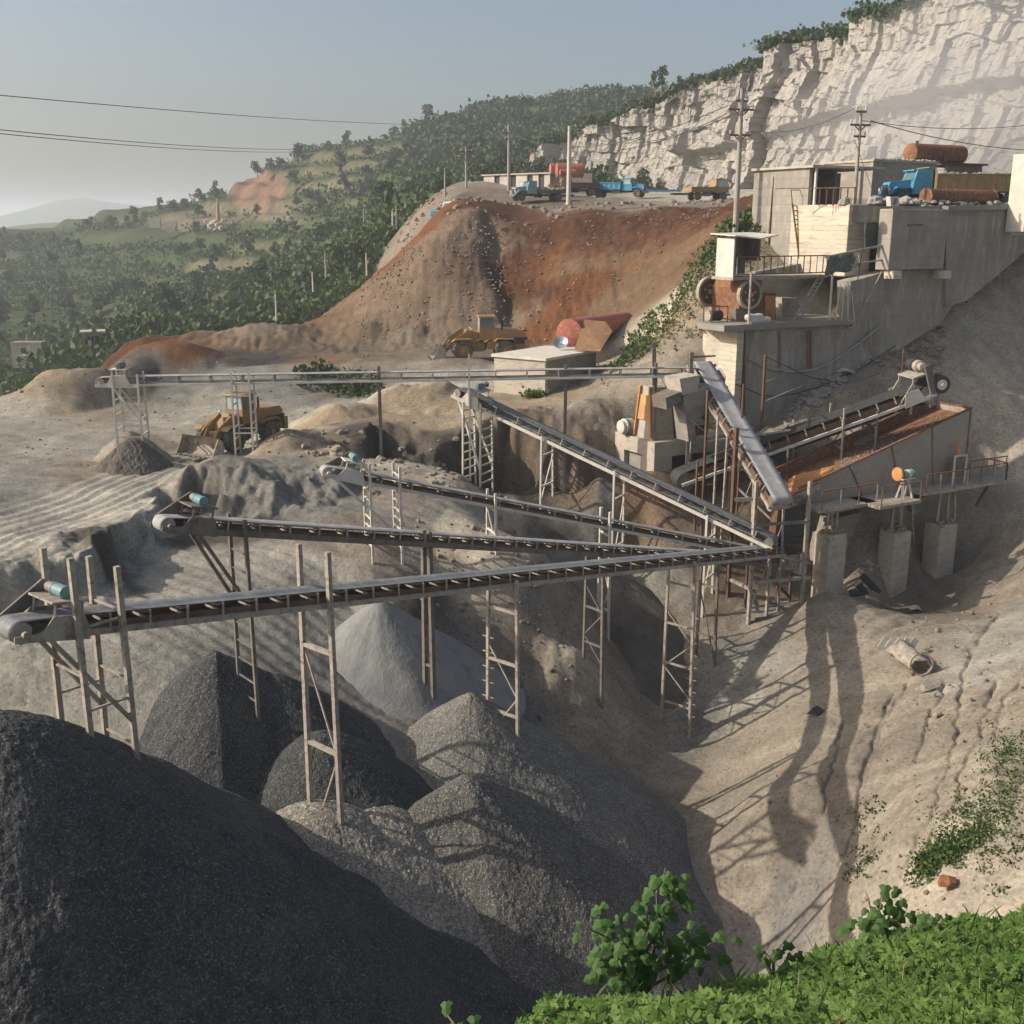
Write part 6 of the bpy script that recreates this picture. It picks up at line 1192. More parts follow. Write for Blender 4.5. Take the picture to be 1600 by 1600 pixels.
bt_ = MB(); q = P(1035, 297, Y=190.); bt_.box((q.x, q.y, gz(q.x, q.y)+.4), (5.5, 2.5, .9)); bt_.box((q.x-3.5, q.y, gz(q.x-3.5, q.y)+.9), (1.0, 1.0, 1.9)); tag(bt_.build('blue_tarpaulin', mat('tarp_blue', (.10, .22, .5), (.07, .15, .35), scale=1, coord='World')), 'heap covered by blue sheeting on the dusty road beyond the bright blue truck', 'tarpaulin')
# ------------------------------------------------------------------ litter on the big slope
cn = thing('discarded_chute', 'crumpled open steel chute lined with torn canvas, lying on the sand slope', 'scrap chute', tuple(P(1415, 1035, Y=47.))); off = cn.location.copy(); gp = lambda u, v, Y, h=.1: hit(u, v)+UPV*h
c0 = hit(1402, 1028)+UPV*.35; c1_ = hit(1438, 1058)+UPV*.35; az_ = (c1_-c0).normalized(); V = []
for i in range(10):
    for j in range(13):
        a = math.pi*(-.15+1.35*j/12); q = c0.lerp(c1_, i/9); x = az_.orthogonal().normalized(); y = az_.cross(x); rr_ = .45+.07*math.sin(i*1.3+j*2.1)+.12*(1-i/9)*math.sin(j*1.1); V.append(q + Vector((az_.y, -az_.x, 0)).normalized()*(rr_*math.cos(a)) + UPV*(rr_*.75*math.sin(a)+.1)-off)
me = grid_mesh('sheet', np.array([tuple(p) for p in V]), 13, 10, M_steel); s1 = link('sheet', me, cn); s1.modifiers.new('t', 'SOLIDIFY').thickness = .03
m = MB(off); 
for k in range(5): a = c0+Vector((-.9+.35*k, -.1, .15)); m.bar(a, a+Vector((.3, .1, .45)), .3, .03, (0, 1, 0))
m.build('torn_canvas', M_white, cn)
m = MB(off); m.lathe(c1_+UPV*.25, az_, [(-.05, .5), (.02, .53), (.02, .46), (-.05, .46)], 16, cap=False); m.build('rim', M_steel, cn)
for i, (u, v, Y, sx, lb) in enumerate(((1447, 1080, 45.6, .5, 'small bent white metal scrap below the discarded chute'), (1275, 1118, 44.5, .45, 'dark plastic scrap caught on the sand slope left of the long shadow'), (1420, 958, 57.5, .5, 'white scraps of plastic on the slope above the discarded chute'), (1330, 585, 67.5, .9, 'bright white torn sack on the slope above the climbing conveyor'), (1480, 1385, 29, .35, 'rusty red stone on the slope above the hedge'))):
    q = gp(u, v, Y, .08); m = MB(q); rr = random.Random(i)
    if i in (0, 1): m.add([q+Vector((-sx, 0, .0)), q+Vector((0, -sx*.5, .05)), q+Vector((sx, 0, .12)), q+Vector((.1, sx*.6, .3)), q+Vector((-.2, 0, .25))], [(0, 1, 4), (1, 2, 4), (2, 3, 4), (3, 0, 4), (0, 3, 2, 1)])
    elif i == 4: m.rock(q+UPV*.1, .32, 3)
    else:
        for k in range(1): w_ = q+Vector((rr.uniform(-sx, sx), rr.uniform(-.3, .3), .03+rr.random()*.1)); [m.add([w_+Vector((math.cos(j*.9)*sx*(.6+.4*math.sin(j*2.3)), math.sin(j*.9)*sx*.6, .02+.12*(j % 2))) for j in range(7)]+[w_+Vector((0, 0, .3))], [(j, (j+1) % 7, 7) for j in range(7)])]
    tag(m.build('scrap', (M_steel, M_black, M_white, M_white, M_rust)[i], loc=tuple(q)), lb, 'scrap' if i < 4 else 'stone')
# loose stones over slope, yard and heap
stn = MB(); rr = random.Random(5)
def scatter(u0, u1, v0, v1, Y0, Y1, n, r0, r1):
    for i in range(n):
        f = rr.random(); u = rr.uniform(u0, u1); g = rr.random(); q = P(u, v0+(v1-v0)*g, Y=Y0+(Y1-Y0)*g); stn.rock(Vector((q.x, q.y, gz(q.x, q.y)+r0*.3)), r0+(r1-r0)*rr.random()**3, rr.randint(0, 40))
scatter(1050, 1590, 1000, 1420, 52, 30, 200, .02, .10); scatter(1400, 1600, 950, 1400, 55, 28, 120, .03, .16); scatter(560, 790, 350, 515, 118, 101, 1500, .04, .17); scatter(800, 1120, 330, 505, 120, 97, 700, .04, .17)
scatter(700, 1150, 312, 325, 140, 120, 160, .15, .6); scatter(0, 700, 560, 720, 92, 60, 260, .04, .16); scatter(650, 900, 900, 1120, 53, 45, 220, .05, .22); scatter(470, 800, 660, 800, 66, 56, 200, .08, .35); scatter(1380, 1480, 480, 540, 75, 71, 160, .1, .45); scatter(1200, 1330, 340, 420, 83, 76, 90, .1, .4); scatter(620, 700, 305, 380, 170, 150, 90, .2, .6)
tag(stn.build('loose_stones', mat('loose_stone', (.26, .21, .155), (.18, .14, .10), (.34, .29, .23), scale=.6, bump=.3, bscale=6, coord='World')), kind='stuff')
# ================================================================== GREENERY
def leafmat(name, c, c2, tr=.25):
    m = bpy.data.materials.new(name); m.use_nodes = True; N = m.node_tree.nodes; L = m.node_tree.links; b = N['Principled BSDF']
    g = N.new('ShaderNodeNewGeometry'); n = N.new('ShaderNodeTexNoise'); n.inputs['Scale'].default_value = .35; L.new(g.outputs['Position'], n.inputs['Vector'])
    a = N.new('ShaderNodeMath'); a.operation = 'ADD'; L.new(n.outputs['Fac'], a.inputs[0]); r = N.new('ShaderNodeMapRange'); L.new(g.outputs['Random Per Island'], r.inputs['Value']); r.inputs['To Min'].default_value = -.35; r.inputs['To Max'].default_value = .35
    L.new(r.outputs[0], a.inputs[1]); x = N.new('ShaderNodeMix'); x.data_type = 'RGBA'; L.new(a.outputs[0], x.inputs[0]); x.inputs[6].default_value = (*c, 1); x.inputs[7].default_value = (*c2, 1)
    L.new(x.outputs[2], b.inputs['Base Color']); b.inputs['Roughness'].default_value = .6; b.inputs['Specular IOR Level'].default_value = .25
    t = N.new('ShaderNodeBsdfTranslucent'); L.new(x.outputs[2], t.inputs[0]); mx = N.new('ShaderNodeMixShader'); mx.inputs[0].default_value = tr
    L.new(b.outputs[0], mx.inputs[1]); L.new(t.outputs[0], mx.inputs[2]); L.new(mx.outputs[0], N['Material Output'].inputs[0]); return m
M_tree1 = leafmat('dark_foliage', (.028, .052, .018), (.072, .105, .036)); M_tree2 = leafmat('mid_foliage', (.032, .055, .018), (.075, .105, .038)); M_tree3 = leafmat('light_foliage', (.045, .085, .02), (.11, .16, .048))
M_dryscrub = leafmat('dry_scrub', (.09, .10, .04), (.22, .18, .10), .15)
M_bark = mat('bark', (.12, .095, .07), (.18, .15, .12), scale=3, bump=.3)
def quads(C, size, r_, up=.5):
    """leaf clump faces at centres C with random tilt"""
    n = len(C); a = r_.normal(size=(n, 3)); a[:, 2] *= up; a /= np.linalg.norm(a, axis=1)[:, None]+1e-9
    b = np.cross(a, r_.normal(size=(n, 3))); b /= np.linalg.norm(b, axis=1)[:, None]+1e-9; c = np.cross(a, b); s = (size*(.6+.8*r_.random(n)))[:, None]
    V = np.stack([C-b*s-c*s*.6, C+b*s*.9-c*s*.8, C+b*s*.5+c*s, C-b*s*.8+c*s*.7], 1).reshape(-1, 3); return V
def quad_mesh(name, V, m):
    n = len(V); me = bpy.data.meshes.new(name); me.vertices.add(n); me.vertices.foreach_set('co', V.astype(np.float32).ravel()); me.loops.add(n); me.loops.foreach_set('vertex_index', np.arange(n, dtype=np.int32))
    me.polygons.add(n//4); me.polygons.foreach_set('loop_start', np.arange(0, n, 4, dtype=np.int32)); me.update(calc_edges=True); me.materials.append(m); return me
CRN = []; TRK = []
for k in range(7):
    r_ = np.random.default_rng(100+k); nb = r_.integers(7, 13); cs_ = []; tk_ = MB(); tk_.tube((0, 0, -.5), (.1, 0, 1.5), .16, .11, 7)
    for i in range(nb):
        a = r_.random()*6.28; h = 1.6+2.6*r_.random(); rr = (1.5*r_.random()**.6)*(1 if k < 5 else .6); c = np.array([rr*math.cos(a), rr*math.sin(a), h*(1 if k < 5 else 1.5)]); R_ = .55+.55*r_.random(); tk_.tube((.1, 0, 1.2), tuple(c), .07, .02, 5)
        p = r_.normal(size=(46, 3)); p /= np.linalg.norm(p, axis=1)[:, None]; p *= (R_*(.55+.5*r_.random(46)))[:, None]; p[:, 2] *= .75; cs_.append(p+c)
    C = np.concatenate(cs_); CRN.append(quad_mesh('crown', quads(C, .20, r_), (M_tree1, M_tree1, M_tree2, M_tree1, M_tree2, M_tree2, M_tree3)[k])); TRK.append(tk_.mesh('trunk', M_bark))
def tree(label, x, y, z, s, k, rz, group, name='tree', cat='tree', sz=1.0):
    o = thing(name, label, cat, (x, y, z), rz, group); o.scale = (s, s, s*sz); link('trunk', TRK[k], o); link('crown', CRN[k], o); return o
HG = HZ  # hill heights
rt = random.Random(12); cand = []
hb_ = np.stack([HX, HY, HZ, hu, hv], -1)
def dens(u, v, x, y):
    return float(vn(np.array([x*.02]), np.array([y*.02]), 401)[0])
placed = 0; tries = 0; idx = np.where((hu > -60) & (hu < 1050) & (HY > 140) & (HY < 520) & (hv > 130) & (hv < 640))[0]
spotst = []
while placed < 290 and tries < 30000:
    tries += 1; i = rt.choice(idx); x, y, z, u, v = hb_[i]
    if not (rt.random() < .25+1.2*(dens(u, v, x, y)-.3)): continue
    if abs(u-405) < 50 and abs(v-302) < 34: continue
    if abs(u-345) < 14 and abs(v-340) < 26: continue
    if u > 560 and v > 330: continue
    if any(abs(x-a) < 4 and abs(y-b) < 5 for a, b in spotst): continue
    spotst.append((x, y)); s = rt.uniform(.55, 1.15)*(1.0 if y < 300 else 1.15); k = rt.choice((0, 1, 2, 3, 4, 4, 5, 0, 1)); placed += 1
    tree('bushy green tree, one of many covering the terraced hillside', x, y, z-.2, s, k, rt.random()*6, 'trees covering the terraced hillside')
def hz_(x, y): return float(hill_h(np.array([x]), np.array([y]))[0])
for i, (u, v, Y, s, k, lb) in enumerate(((672, 184, 455., 1.5, 0, 'round tree alone on the ridge, left end of the dark ridge wood'), (402, 268, 435., 1.2, 4, 'round tree on the ridge just left of the red bank'), (438, 256, 438., 1.1, 1, 'bushy tree on the rim above the red bank'), (466, 244, 440., 1.4, 4, 'light green tree at the right shoulder of the red bank'),
                                        (1052, 0, 0, 0, 0, ''), (640, 330, 196., 1.5, 2, 'broad olive tree beside the dump slope below the canvas covered truck'), (605, 300, 210., 1.6, 2, 'tall olive green tree standing highest beside the dump slope'), (262, 460, 225., 1.5, 4, 'big rounded light tree low on the left hillside'), (540, 400, 176., 1.6, 1, 'big dark tree above the green slope pole'))):
    if not lb: continue
    p = P(u, v, Y=Y); tree(lb, p.x, p.y, p.z-4*s*.8 if Y < 300 else p.z-2.0, s, k, i, None)
# a wood along the far ridge that reads as one mass, and undergrowth on the terraces
rr_ = np.random.default_rng(31)
def clumps(name, label, xs, ys, zs, size, rad, nq, m, kind='stuff', flat=.6):
    n = len(xs); c = np.stack([xs, ys, zs], -1)[:, None, :] + rr_.normal(size=(n, nq, 3))*np.array([1, 1, flat])*(rad if np.isscalar(rad) else rad[:, None, None]); V = quads(c.reshape(-1, 3), size, rr_)
    o = link(name, quad_mesh(name, V, m)); tag(o, kind=kind); return o
sel = rr_.choice(idx, 7000); dn = vn(HX[sel]*.03, HY[sel]*.03, 403); bare = ((abs(hu[sel]-405) < 52) & (abs(hv[sel]-302) < 34)) | ((abs(hu[sel]-345) < 16) & (abs(hv[sel]-342) < 26)) | ((abs(hu[sel]-265) < 36) & (abs(hv[sel]-350) < 12)); sel = sel[(dn > .36) & ~bare & (steep[sel] < .45)]
clumps('undergrowth', '', HX[sel]+rr_.normal(size=len(sel))*1.5, HY[sel]+rr_.normal(size=len(sel))*1.5, HZ[sel]+.7, .36, .85, 11, M_tree3)
sel = rr_.choice(idx, 4200); dn = vn(HX[sel]*.025, HY[sel]*.04, 405); bare = ((abs(hu[sel]-405) < 52) & (abs(hv[sel]-302) < 34)) | ((abs(hu[sel]-345) < 16) & (abs(hv[sel]-342) < 26)); sel = sel[(dn > .50) & ~bare & (steep[sel] < .6)]
clumps('woodland', '', HX[sel]+rr_.normal(size=len(sel))*2, HY[sel]+rr_.normal(size=len(sel))*2, HZ[sel]+1.1, .42, 1.15, 15, M_tree2, flat=.7)
i2 = np.where((hu > 640) & (hu < 1010) & (HY > 330) & (HY < 520))[0]; sel = rr_.choice(i2, 1500)
clumps('ridge_wood', '', HX[sel], HY[sel], HZ[sel]+1.8, .55, 1.5, 18, M_tree2, flat=.7)
# brush on the crown of the cliff
cx = []; 
for i in range(900):
    a = rt.random(); j = int(a*(NS-1)); q = cliff_top_pts[j]; w = abs(rt.gauss(0, 3.5)); cx.append((q[0]-q[3]*(w-.8), q[1]-q[4]*(w-.8), q[2]+.5+.12*w+rt.random()*.6))
cx = np.array(cx); clumps('cliff_brush', '', cx[:, 0], cx[:, 1], cx[:, 2], .30, .75, 16, M_tree2)
for i, (u, v, Y, s, lb) in enumerate(((1022, 128, 219., 1.3, 'feathery bush, left one of a pair on the cliff top'), (1035, 122, 217., 1.5, 'feathery tall bush, right one of a pair on the cliff top'), (1062, 130, 213., .9, 'small loose bush on the cliff top right of the feathery pair'), (1280, 52, 177., .9, 'low bush in the notch of the cliff rim'), (1345, 22, 170., 1.0, 'low round bush on the high cliff rim'))):
    p = P(u, v, Y=Y); tree(lb, p.x, p.y, p.z-1.9*s, s*.5, 5 if i < 3 else 2, i*2, None, 'bush', 'bush')
# grass and scrub on the near slopes
def scrub(name, pts, n, size, rad, nq, m, h=.15, sp=(3, 3)):
    C = []; HT = [hit(q[0], q[1]) if q[2] < 60 else P(*q[:2], Y=q[2]) for q in pts]
    for i in range(n):
        j = rt.randrange(len(pts)-1); f = rt.random(); p = HT[j].lerp(HT[j+1], f); x = p.x+rt.gauss(0, sp[0]); y = p.y+rt.gauss(0, sp[1])
        C.append((x, y))
    C = np.array(C); z = ground_h(C[:, 0], C[:, 1], False)+h; return clumps(name, '', C[:, 0], C[:, 1], z, size, rad, nq, m)
scrub('scrub', [(1120, 380, 81), (1110, 430, 79.5), (1100, 480, 78.), (1070, 540, 77.), (1000, 570, 76)], 300, .08, .30, 12, M_dryscrub, sp=(2.0, 1.8)); scrub('scrub', [(1120, 390, 80.5), (1105, 450, 79.)], 110, .10, .32, 14, M_tree3, sp=(1.2, 1.2)); scrub('scrub', [(1150, 385, 80.), (1170, 372, 81.), (1200, 368, 82.)], 90, .12, .4, 14, M_tree3, sp=(1.0, 1.0), h=.4)
scrub('scrub', [(1020, 490, 84.), (1000, 540, 77.), (985, 560, 76.)], 150, .1, .25, 12, M_tree3, sp=(.8, .8)); scrub('grass_patch', [(1600, 1150, 37.), (1560, 1240, 33.5), (1520, 1300, 31.5), (1510, 1320, 31)], 230, .035, .15, 16, M_tree3, h=.03, sp=(.42, .6)); scrub('grass_patch', [(1460, 1345, 31), (1480, 1330, 31.)], 90, .05, .16, 18, M_tree3, h=.06, sp=(.4, .3))
scrub('grass_patch', [(1370, 1330, 34.5), (1340, 1370, 34), (1360, 1250, 37)], 60, .04, .12, 12, M_tree1, h=.03, sp=(.25, .4)); scrub('grass_patch', [(1620, 1200, 32.), (1600, 1340, 28.)], 90, .04, .15, 12, M_tree2, h=.04, sp=(1.6, 1.2))
scrub('scrub', [(505, 575, 84.), (560, 590, 80.)], 90, .13, .35, 16, M_tree2, sp=(1.2, .6), h=.35); scrub('scrub', [(825, 608, 73.5), (845, 609, 73.)], 26, .08, .2, 14, M_tree3, sp=(.3, .2), h=.25)
HSEL = np.where((hu > 420) & (hu < 700) & (HY > 130) & (HY < 240) & (hv > 315) & (hv < 510))[0]
if len(HSEL): sel = rr_.choice(HSEL, 2600); clumps('green_slope_scrub', '', HX[sel]+rr_.normal(size=len(sel)), HY[sel]+rr_.normal(size=len(sel)), HZ[sel]+.5, .34, .7, 12, M_tree3)
# ------------------------------------------------------------------ the bank in front of the camera
NBK = TPS([P(600, 1840, Y=4.7), P(850, 1612, Y=6.9), P(1100, 1548, Y=8.0), P(1350, 1485, Y=9.0), P(1600, 1428, Y=10.0), P(1850, 1370, Y=11.), P(880, 1720, Y=5.4), P(1200, 1600, Y=6.4), P(1600, 1600, Y=6.2), P(1600, 1500, Y=8.), P(1850, 1500, Y=7.6), P(1300, 1750, Y=4.6), P(1700, 1750, Y=4.6), P(800, 1850, Y=3.6)] + [Vector((x, 2.0, CZ-2.6)) for x in (-2, 0, 2, 4)] + [Vector((-3, 5, CZ-6.)), Vector((-6, 5, CZ-8)), Vector((-6, 2.2, CZ-6))], 1e-5)
_cr = np.array([[P(u, v, Y=d).x/P(u, v, Y=d).y, d] for u, v, d in ((-200, 2100, 3.6), (600, 1840, 4.7), (850, 1612, 6.9), (1100, 1548, 8.0), (1350, 1485, 9.0), (1600, 1428, 10.0), (1850, 1370, 11.), (2600, 1200, 14))])
def bank_h(x, y):
    x = np.asarray(x, float); y = np.asarray(y, float); yc = np.interp(x/np.maximum(y, .5), _cr[:, 0], _cr[:, 1]); yy = np.minimum(y, yc); z = NBK(x*yy/np.maximum(y, .1), yy)
    ov = np.maximum(0, y-yc); return z - .45*ov - .22*ov*ov - .12*np.where(ov > 0, ov, 0)
nb1, nb2 = 150, 130; bxx, byy = np.meshgrid(np.linspace(-7, 16, nb1), np.linspace(1.2, 17, nb2)); bzz = bank_h(bxx, byy)+.10*fbm(bxx*1.5, byy*1.5, 3, 501); bzz = np.maximum(bzz, CZ-30)
tag(link('near_bank', grid_mesh('near_bank', np.stack([bxx, byy, bzz-.2], -1).reshape(-1, 3), nb1, nb2, mat('bank_earth', (.05, .06, .025), (.10, .08, .045), scale=1.5, bump=.5, coord='World'))), kind='structure')
M_hop = leafmat('ground_cover_leaf', (.065, .135, .022), (.17, .255, .06), .35); M_mul = leafmat('shrub_leaf', (.035, .085, .018), (.08, .16, .04), .3); M_dry = mat('dry_stem', (.35, .30, .18), (.25, .22, .13), scale=3, bump=0)
LOB = []
for a, l_ in ((-2.0, .55), (-1.0, .85), (0, 1.1), (1.0, .85), (2.0, .55)):
    d = np.array([math.sin(a), math.cos(a)]); e = np.array([d[1], -d[0]]); LOB.append([(0, 0), tuple(d*l_*.5+e*l_*.22), tuple(d*l_), tuple(d*l_*.5-e*l_*.22)])
LOB = np.array(LOB)          # 5 lobes x 4 x 2
def leaves(C, nrm, size, droop=.15):
    n = len(C); t = rr_.normal(size=(n, 3)); a = np.cross(nrm, t); a /= np.linalg.norm(a, axis=1)[:, None]; b = np.cross(nrm, a); s = size[:, None, None, None]
    P2 = LOB[None]*s; V = C[:, None, None, :] + a[:, None, None, :]*P2[..., :1] + b[:, None, None, :]*P2[..., 1:] - nrm[:, None, None, :]*(droop*(P2**2).sum(-1, keepdims=True)/s*4.0*.35); return V.reshape(-1, 3)
nL = 30000; xs = rr_.uniform(-1.5, 7.6, nL*3); ys = 3.2 + 9.5*rr_.random(nL*3)**.9; yc = np.interp(xs/ys, _cr[:, 0], _cr[:, 1]); ok = (ys < yc+.5) & (np.abs(xs/ys) < .62) & (xs/ys > -.12); xs, ys = xs[ok][:nL], ys[ok][:nL]
lump = .26*fbm(xs*1.3, ys*1.3, 4, 503); zs = bank_h(xs, ys) - .12 + lump + .16*rr_.random(len(xs))
nm = np.stack([-.25+.45*rr_.normal(size=len(xs)), -.35+.45*rr_.normal(size=len(xs)), np.ones(len(xs))], -1); nm /= np.linalg.norm(nm, axis=1)[:, None]
V = leaves(np.stack([xs, ys, zs], -1), nm, .038+.035*rr_.random(len(xs))+.045*sst(.62, .8, vn(xs*.9, ys*.9, 509)))
tag(link('ground_cover', quad_mesh('ground_cover', V, M_hop)), kind='stuff')
k = rr_.choice(len(xs), 450); V = leaves(np.stack([xs[k], ys[k], zs[k]+.0], -1), nm[k], .025+.025*rr_.random(450)); tag(link('withered_leaves', quad_mesh('withered_leaves', V, leafmat('withered', (.16, .15, .05), (.30, .26, .12), .2))), kind='stuff')
k = rr_.choice(len(xs), 900); G = []
for i in k:
    a = rr_.random()*6.28; l_ = .12+.16*rr_.random(); d = np.array([math.cos(a)*.5, math.sin(a)*.5, 1.0])*l_; e = np.array([-math.sin(a), math.cos(a), 0])*.006; p = np.array([xs[i], ys[i], zs[i]-.02]); G += [p-e, p+e, p+d*.6+e*.7+[0, 0, 0], p+d+np.array([math.cos(a), math.sin(a), -.2])*.03]
tag(link('grass_blades', quad_mesh('grass_blades', np.array(G), M_tree3)), kind='stuff')
# broad-leaved shrubs standing on the lip of the bank
HEART = np.array([[[0, -.1], [.42, .15], [.5, .6], [0, 1.15]], [[0, -.1], [0, 1.15], [-.5, .6], [-.42, .15]]])
def shrub(label, base, stems, n_leaf, size, seed, dark=0):
    o = thing('leafy_shrub', label, 'shrub', tuple(base)); r2 = random.Random(seed); m = MB(base); pts = []
    for (du, tipp) in stems:
        tip = Vector(tipp); q = [Vector(base)]; k = 7
        for i in range(1, k+1): f = i/k; q.append(Vector(base).lerp(tip, f) + UPV*(.25*math.sin(f*2.2)*du) + Vector((r2.uniform(-.03, .03), r2.uniform(-.03, .03), 0)))
        for i in range(k): m.tube(q[i], q[i+1], .014*(1-i/k)+.005, .014*(1-(i+1)/k)+.004, 5)
        for i in range(2, k+1): pts.append((q[i], i/k))
    m.build('stem', M_bark, o); C = []; Nn = []; Sz = []
    for i in range(n_leaf):
        p, f = r2.choice(pts); v = Vector((r2.gauss(0, 1), r2.gauss(0, 1), r2.gauss(0, .6))).normalized()*r2.uniform(.04, .20); C.append(tuple(p+v-Vector(base))); nn = Vector((v.x*2-.3, v.y*2-.6, .7+r2.gauss(0, .25))).normalized(); Nn.append(tuple(nn)); Sz.append(size*r2.uniform(.6, 1.25))
    C = np.array(C); Nn = np.array(Nn); Sz = np.array(Sz)
    for i in range(n_leaf):
        nn = Vector(Nn[i]); ax = nn.cross(Vector((r2.gauss(0, 1), r2.gauss(0, 1), -1.2))).normalized(); ay = nn.cross(ax); 
        if ay.z > 0: ay = -ay; ax = -ax
        lf = MB(); s = Sz[i]; c = Vector(C[i]); g = lambda x, y, b_=0: c + ax*x*s + ay*y*s - nn*(b_*s)
        lf.add([g(0, 0), g(0, .45, -.05), g(0, 1.25, .30), g(.22, -.14, .06), g(.60, .10, .16), g(.36, .44, .08), g(.42, .80, .20), g(-.22, -.14, .06), g(-.60, .10, .16), g(-.36, .44, .08), g(-.42, .80, .20)], [(0, 3, 4, 1), (1, 4, 5), (1, 5, 6, 2), (0, 1, 8, 7), (1, 9, 8), (1, 2, 10, 9)])
        lf.build('leaf', M_mul, o)
    return o
B1 = P(1010, 1550, Y=8.1); 
shrub('large shrub with broad drooping leaves rising in front of the gravel edge', B1, [(1, P(1035, 1385, Y=8.4)), (1, P(1060, 1400, Y=8.5)), (.8, P(905, 1470, Y=7.9)), (.6, P(955, 1440, Y=8.0)), (.3, P(1130, 1475, Y=8.6)), (.5, P(930, 1515, Y=7.8)), (.6, P(1010, 1450, Y=8.1)), (.4, P(1080, 1480, Y=8.3)), (.5, P(985, 1490, Y=7.9))], 190, .088, 1)
shrub('smaller broad-leaved shrub on the lip of the bank near the slope foot', P(1365, 1485, Y=9.1), [(.5, P(1352, 1408, Y=9.3)), (.5, P(1378, 1412, Y=9.3)), (.3, P(1335, 1455, Y=9.2)), (.4, P(1400, 1430, Y=9.3)), (.3, P(1365, 1450, Y=9.2))], 46, .10, 2)
shrub('tiny leafy sprig poking over the bank between the two shrubs', P(1205, 1520, Y=8.5), [(.2, P(1195, 1478, Y=8.6)), (.2, P(1215, 1490, Y=8.6))], 9, .085, 3)
shrub('tiny sprig on the bank right of the smaller shrub', P(1462, 1462, Y=9.5), [(.2, P(1450, 1430, Y=9.6)), (.2, P(1462, 1440, Y=9.6))], 8, .09, 4)
shrub('low leafy sprig at the bottom edge below the broad stone pile', P(720, 1680, Y=5.6), [(.2, P(700, 1592, Y=6.1)), (.2, P(740, 1600, Y=6.2))], 10, .07, 5)
for i, (u, v, v0, Y) in enumerate(((1245, 1515, 1565, 7.6), (1250, 1520, 1510, 7.6), (1528, 1520, 1570, 7.4), (1408, 1510, 1545, 7.8), (1545, 1500, 1490, 8.2))):
    m = MB(P(u, v0, Y=Y)); m.tube(P(u, v0+10, Y=Y), P(u+4, v, Y=Y), .006, .004, 5); m.tube(P(u+4, v, Y=Y), P(u-10+20*(i % 2), v-8, Y=Y), .004, .002, 4)
    tag(m.build('dry_stem', M_dry, loc=tuple(P(u, v0, Y=Y))), ('dry forked stem sticking out of the ground cover at left', 'upper dry stem crossing the forked one at left', 'tall pale dry stem on the right of the ground cover', 'short dry stem in the middle of the ground cover', 'slanting dry stem near the right edge of the ground cover')[i], 'dry stem', 'dry stems in the ground cover')
# ------------------------------------------------------------------ houses and ruins on the hillside
def house(label, u, v, Y, w, d, h, rz, m_, roof_m, door=True, chim=False):
    p = P(u, v, Y=Y); o = thing('small_house', label, 'house', (p.x, p.y, p.z-1), rz); b = MB(); b.box((0, 0, h/2+.5), (w, d, h+1)); b.build('wall', m_, o)
    b = MB(); b.box((0, 0, h+1.1), (w+.8, d+.8, .22)); b.build('roof', roof_m, o)
    if door: b = MB(); b.box((w*.1, -d/2-.03, 1.9), (1.0, .08, 1.7)); b.build('door', M_black, o); b = MB(); b.box((-w*.3, -d/2-.03, 2.0), (.7, .08, .7)); b.build('window', M_black, o)
    return o
M_brickw = mat('pink_wall', (.36, .26, .20), (.28, .2, .16), scale=.6, bump=.2, coord='World')
house('brick hut with a dark doorway among the bushes below the left hillside', 147, 543, 158., 2.6, 2.6, 2.2, .35, M_brickw, M_conc); house('low wing with a flat roof joined to the brick hut among the bushes', 172, 538, 161., 3.4, 2.4, 1.5, .35, M_brickw, M_concd, False); house('small white-roofed hut half hidden behind the bushes at the spoil foot', 244, 514, 168., 2.8, 2.4, 1.5, .2, M_greyw, M_white, False)
sw = thing('stone_terrace_wall', 'old grey stone retaining wall in steps on the lower left hillside', 'wall', tuple(P(45, 552, Y=185.))); off = Vector(sw.location)
for i, (u0, u1, v0, v1) in enumerate(((18, 66, 535, 556), (30, 75, 556, 562))): 
    m = MB(off); a, b_ = P(u0, v1, Y=184.-i*2), P(u1, v1, Y=184.-i*2); tz = P(u0, v0, Y=184.-i*2).z; m.prism([a-UPV*2, b_-UPV*2, Vector((b_.x, b_.y, tz)), Vector((a.x, a.y, tz))], Vector((0, 2.5, 0))); m.build('wall_step', M_greyw, sw)
ru = thing('ruined_kiln', 'pale rubble ruin with a slender pink chimney on the far hillside', 'ruin', tuple(P(341, 362, Y=390.))); off = Vector(ru.location); q = P(341, 350, Y=390.)
m = MB(off); 
for i in range(26): m.rock(q+Vector((rt.gauss(0, 2.2), rt.gauss(0, 1.0), rt.uniform(-2, 1.6) - .4*abs(rt.gauss(0, 1)))), rt.uniform(.6, 1.5), i)
m.build('rubble', M_concl, ru)['kind'] = 'stuff'; m = MB(off); m.tube(P(341, 345, Y=390.), P(340, 310, Y=390.), .75, .3, 10); m.build('chimney', mat('pink_brick', (.42, .24, .18), (.35, .2, .15), scale=.5, coord='World'), ru)
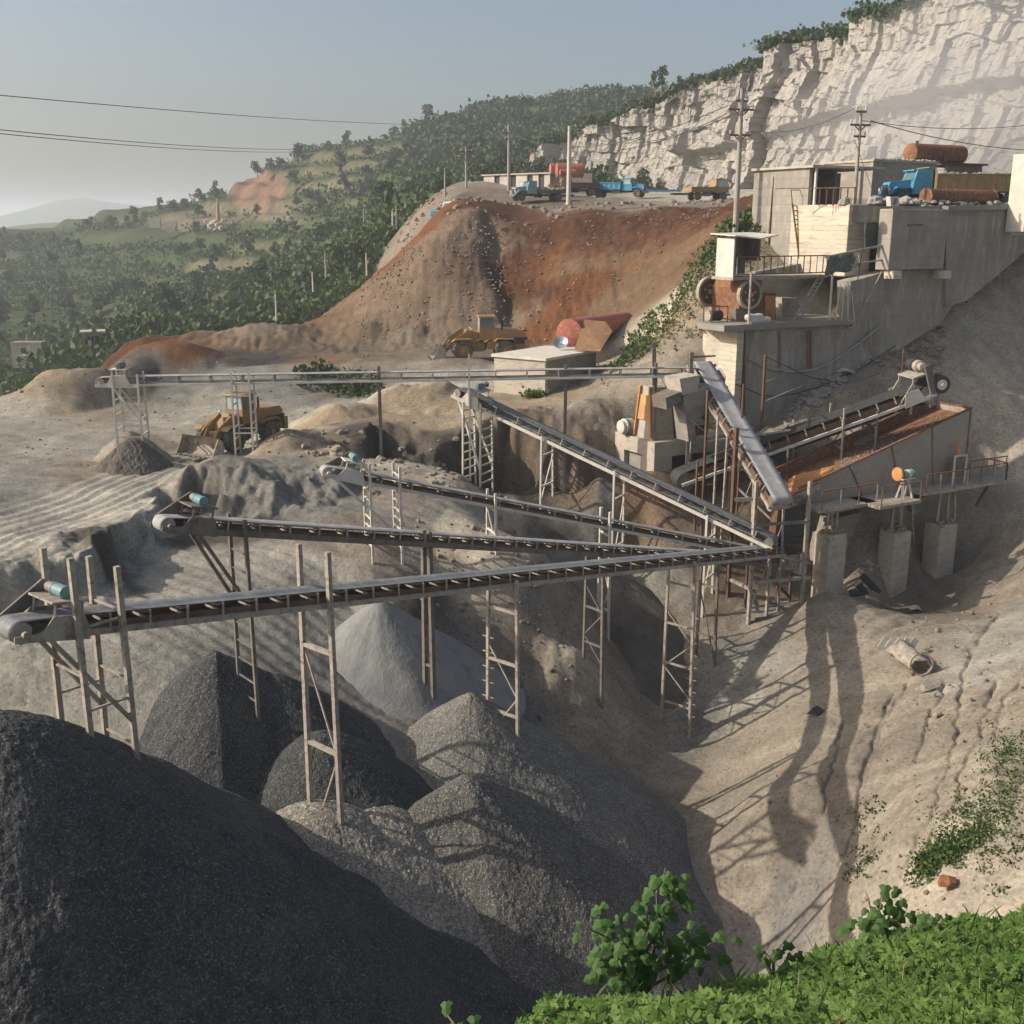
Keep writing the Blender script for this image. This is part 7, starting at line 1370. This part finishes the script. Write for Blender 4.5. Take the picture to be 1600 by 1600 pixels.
for i, (u0, u1, v, h, lb) in enumerate(((233, 250, 349, 1.6, 'left short pale wall fragment on the far shoulder'), (252, 275, 352, 1.0, 'slanting pale wall fragment on the far shoulder'), (299, 322, 362, .9, 'long low white wall left of the ruined chimney'))):
    m = MB(); a, b_ = P(u0, v, Y=400.), P(u1, v-(3 if i == 1 else 0), Y=400.); m.prism([a-UPV*1.5, b_-UPV*1.5, b_+UPV*h, a+UPV*h*1.2], Vector((0, 1.2, 0))); tag(m.build('ruined_wall', M_concl), lb, 'wall')
# ================================================================== THE AIR
dm = bpy.data.materials.new('dust'); dm.use_nodes = True; dn_ = dm.node_tree.nodes; dn_.clear(); do = dn_.new('ShaderNodeOutputMaterial'); dv = dn_.new('ShaderNodeVolumePrincipled'); dv.inputs['Color'].default_value = (.80, .80, .80, 1); dv.inputs['Density'].default_value = .017; dm.node_tree.links.new(dv.outputs[0], do.inputs['Volume'])
for i, (u, v, Y, rx, ry, rz_) in enumerate(((1480, 215, 128., 20, 14, 9), (1600, 150, 128., 20, 14, 14))):
    p = P(u, v, Y=Y); b = MB(p); b.lathe(p-UPV*rz_, UPV, [(rz_*(1-math.cos(math.pi*k/12)), max(.01, rx*math.sin(math.pi*k/12))) for k in range(13)], 24); d_ = b.build('dust', dm, None, loc=tuple(p), smooth=True); d_.scale = (1, ry/rx, 1); tag(d_, kind='stuff')
hz = MB(); hz.box((0, 1500, CZ-57+ (75+57)/2), (7000, 6400, 75+57)); ho = hz.build('haze', None) if False else None
me = bpy.data.meshes.new('haze'); b_ = MB(); b_.box((0, 2700, CZ+(80-60)/2), (19000, 7600, 140)); me.from_pydata(b_.v, [], b_.f)
hm = bpy.data.materials.new('air'); hm.use_nodes = True; hn = hm.node_tree.nodes; hn.clear(); out_ = hn.new('ShaderNodeOutputMaterial'); pv = hn.new('ShaderNodeVolumePrincipled')
pv.inputs['Color'].default_value = (.86, .92, 1.0, 1); pv.inputs['Density'].default_value = HAZE_D if 'HAZE_D' in globals() else .00042; pv.inputs['Anisotropy'].default_value = .25
hm.node_tree.links.new(pv.outputs[0], out_.inputs['Volume']); me.materials.append(hm); tag(link('haze', me), kind='stuff')
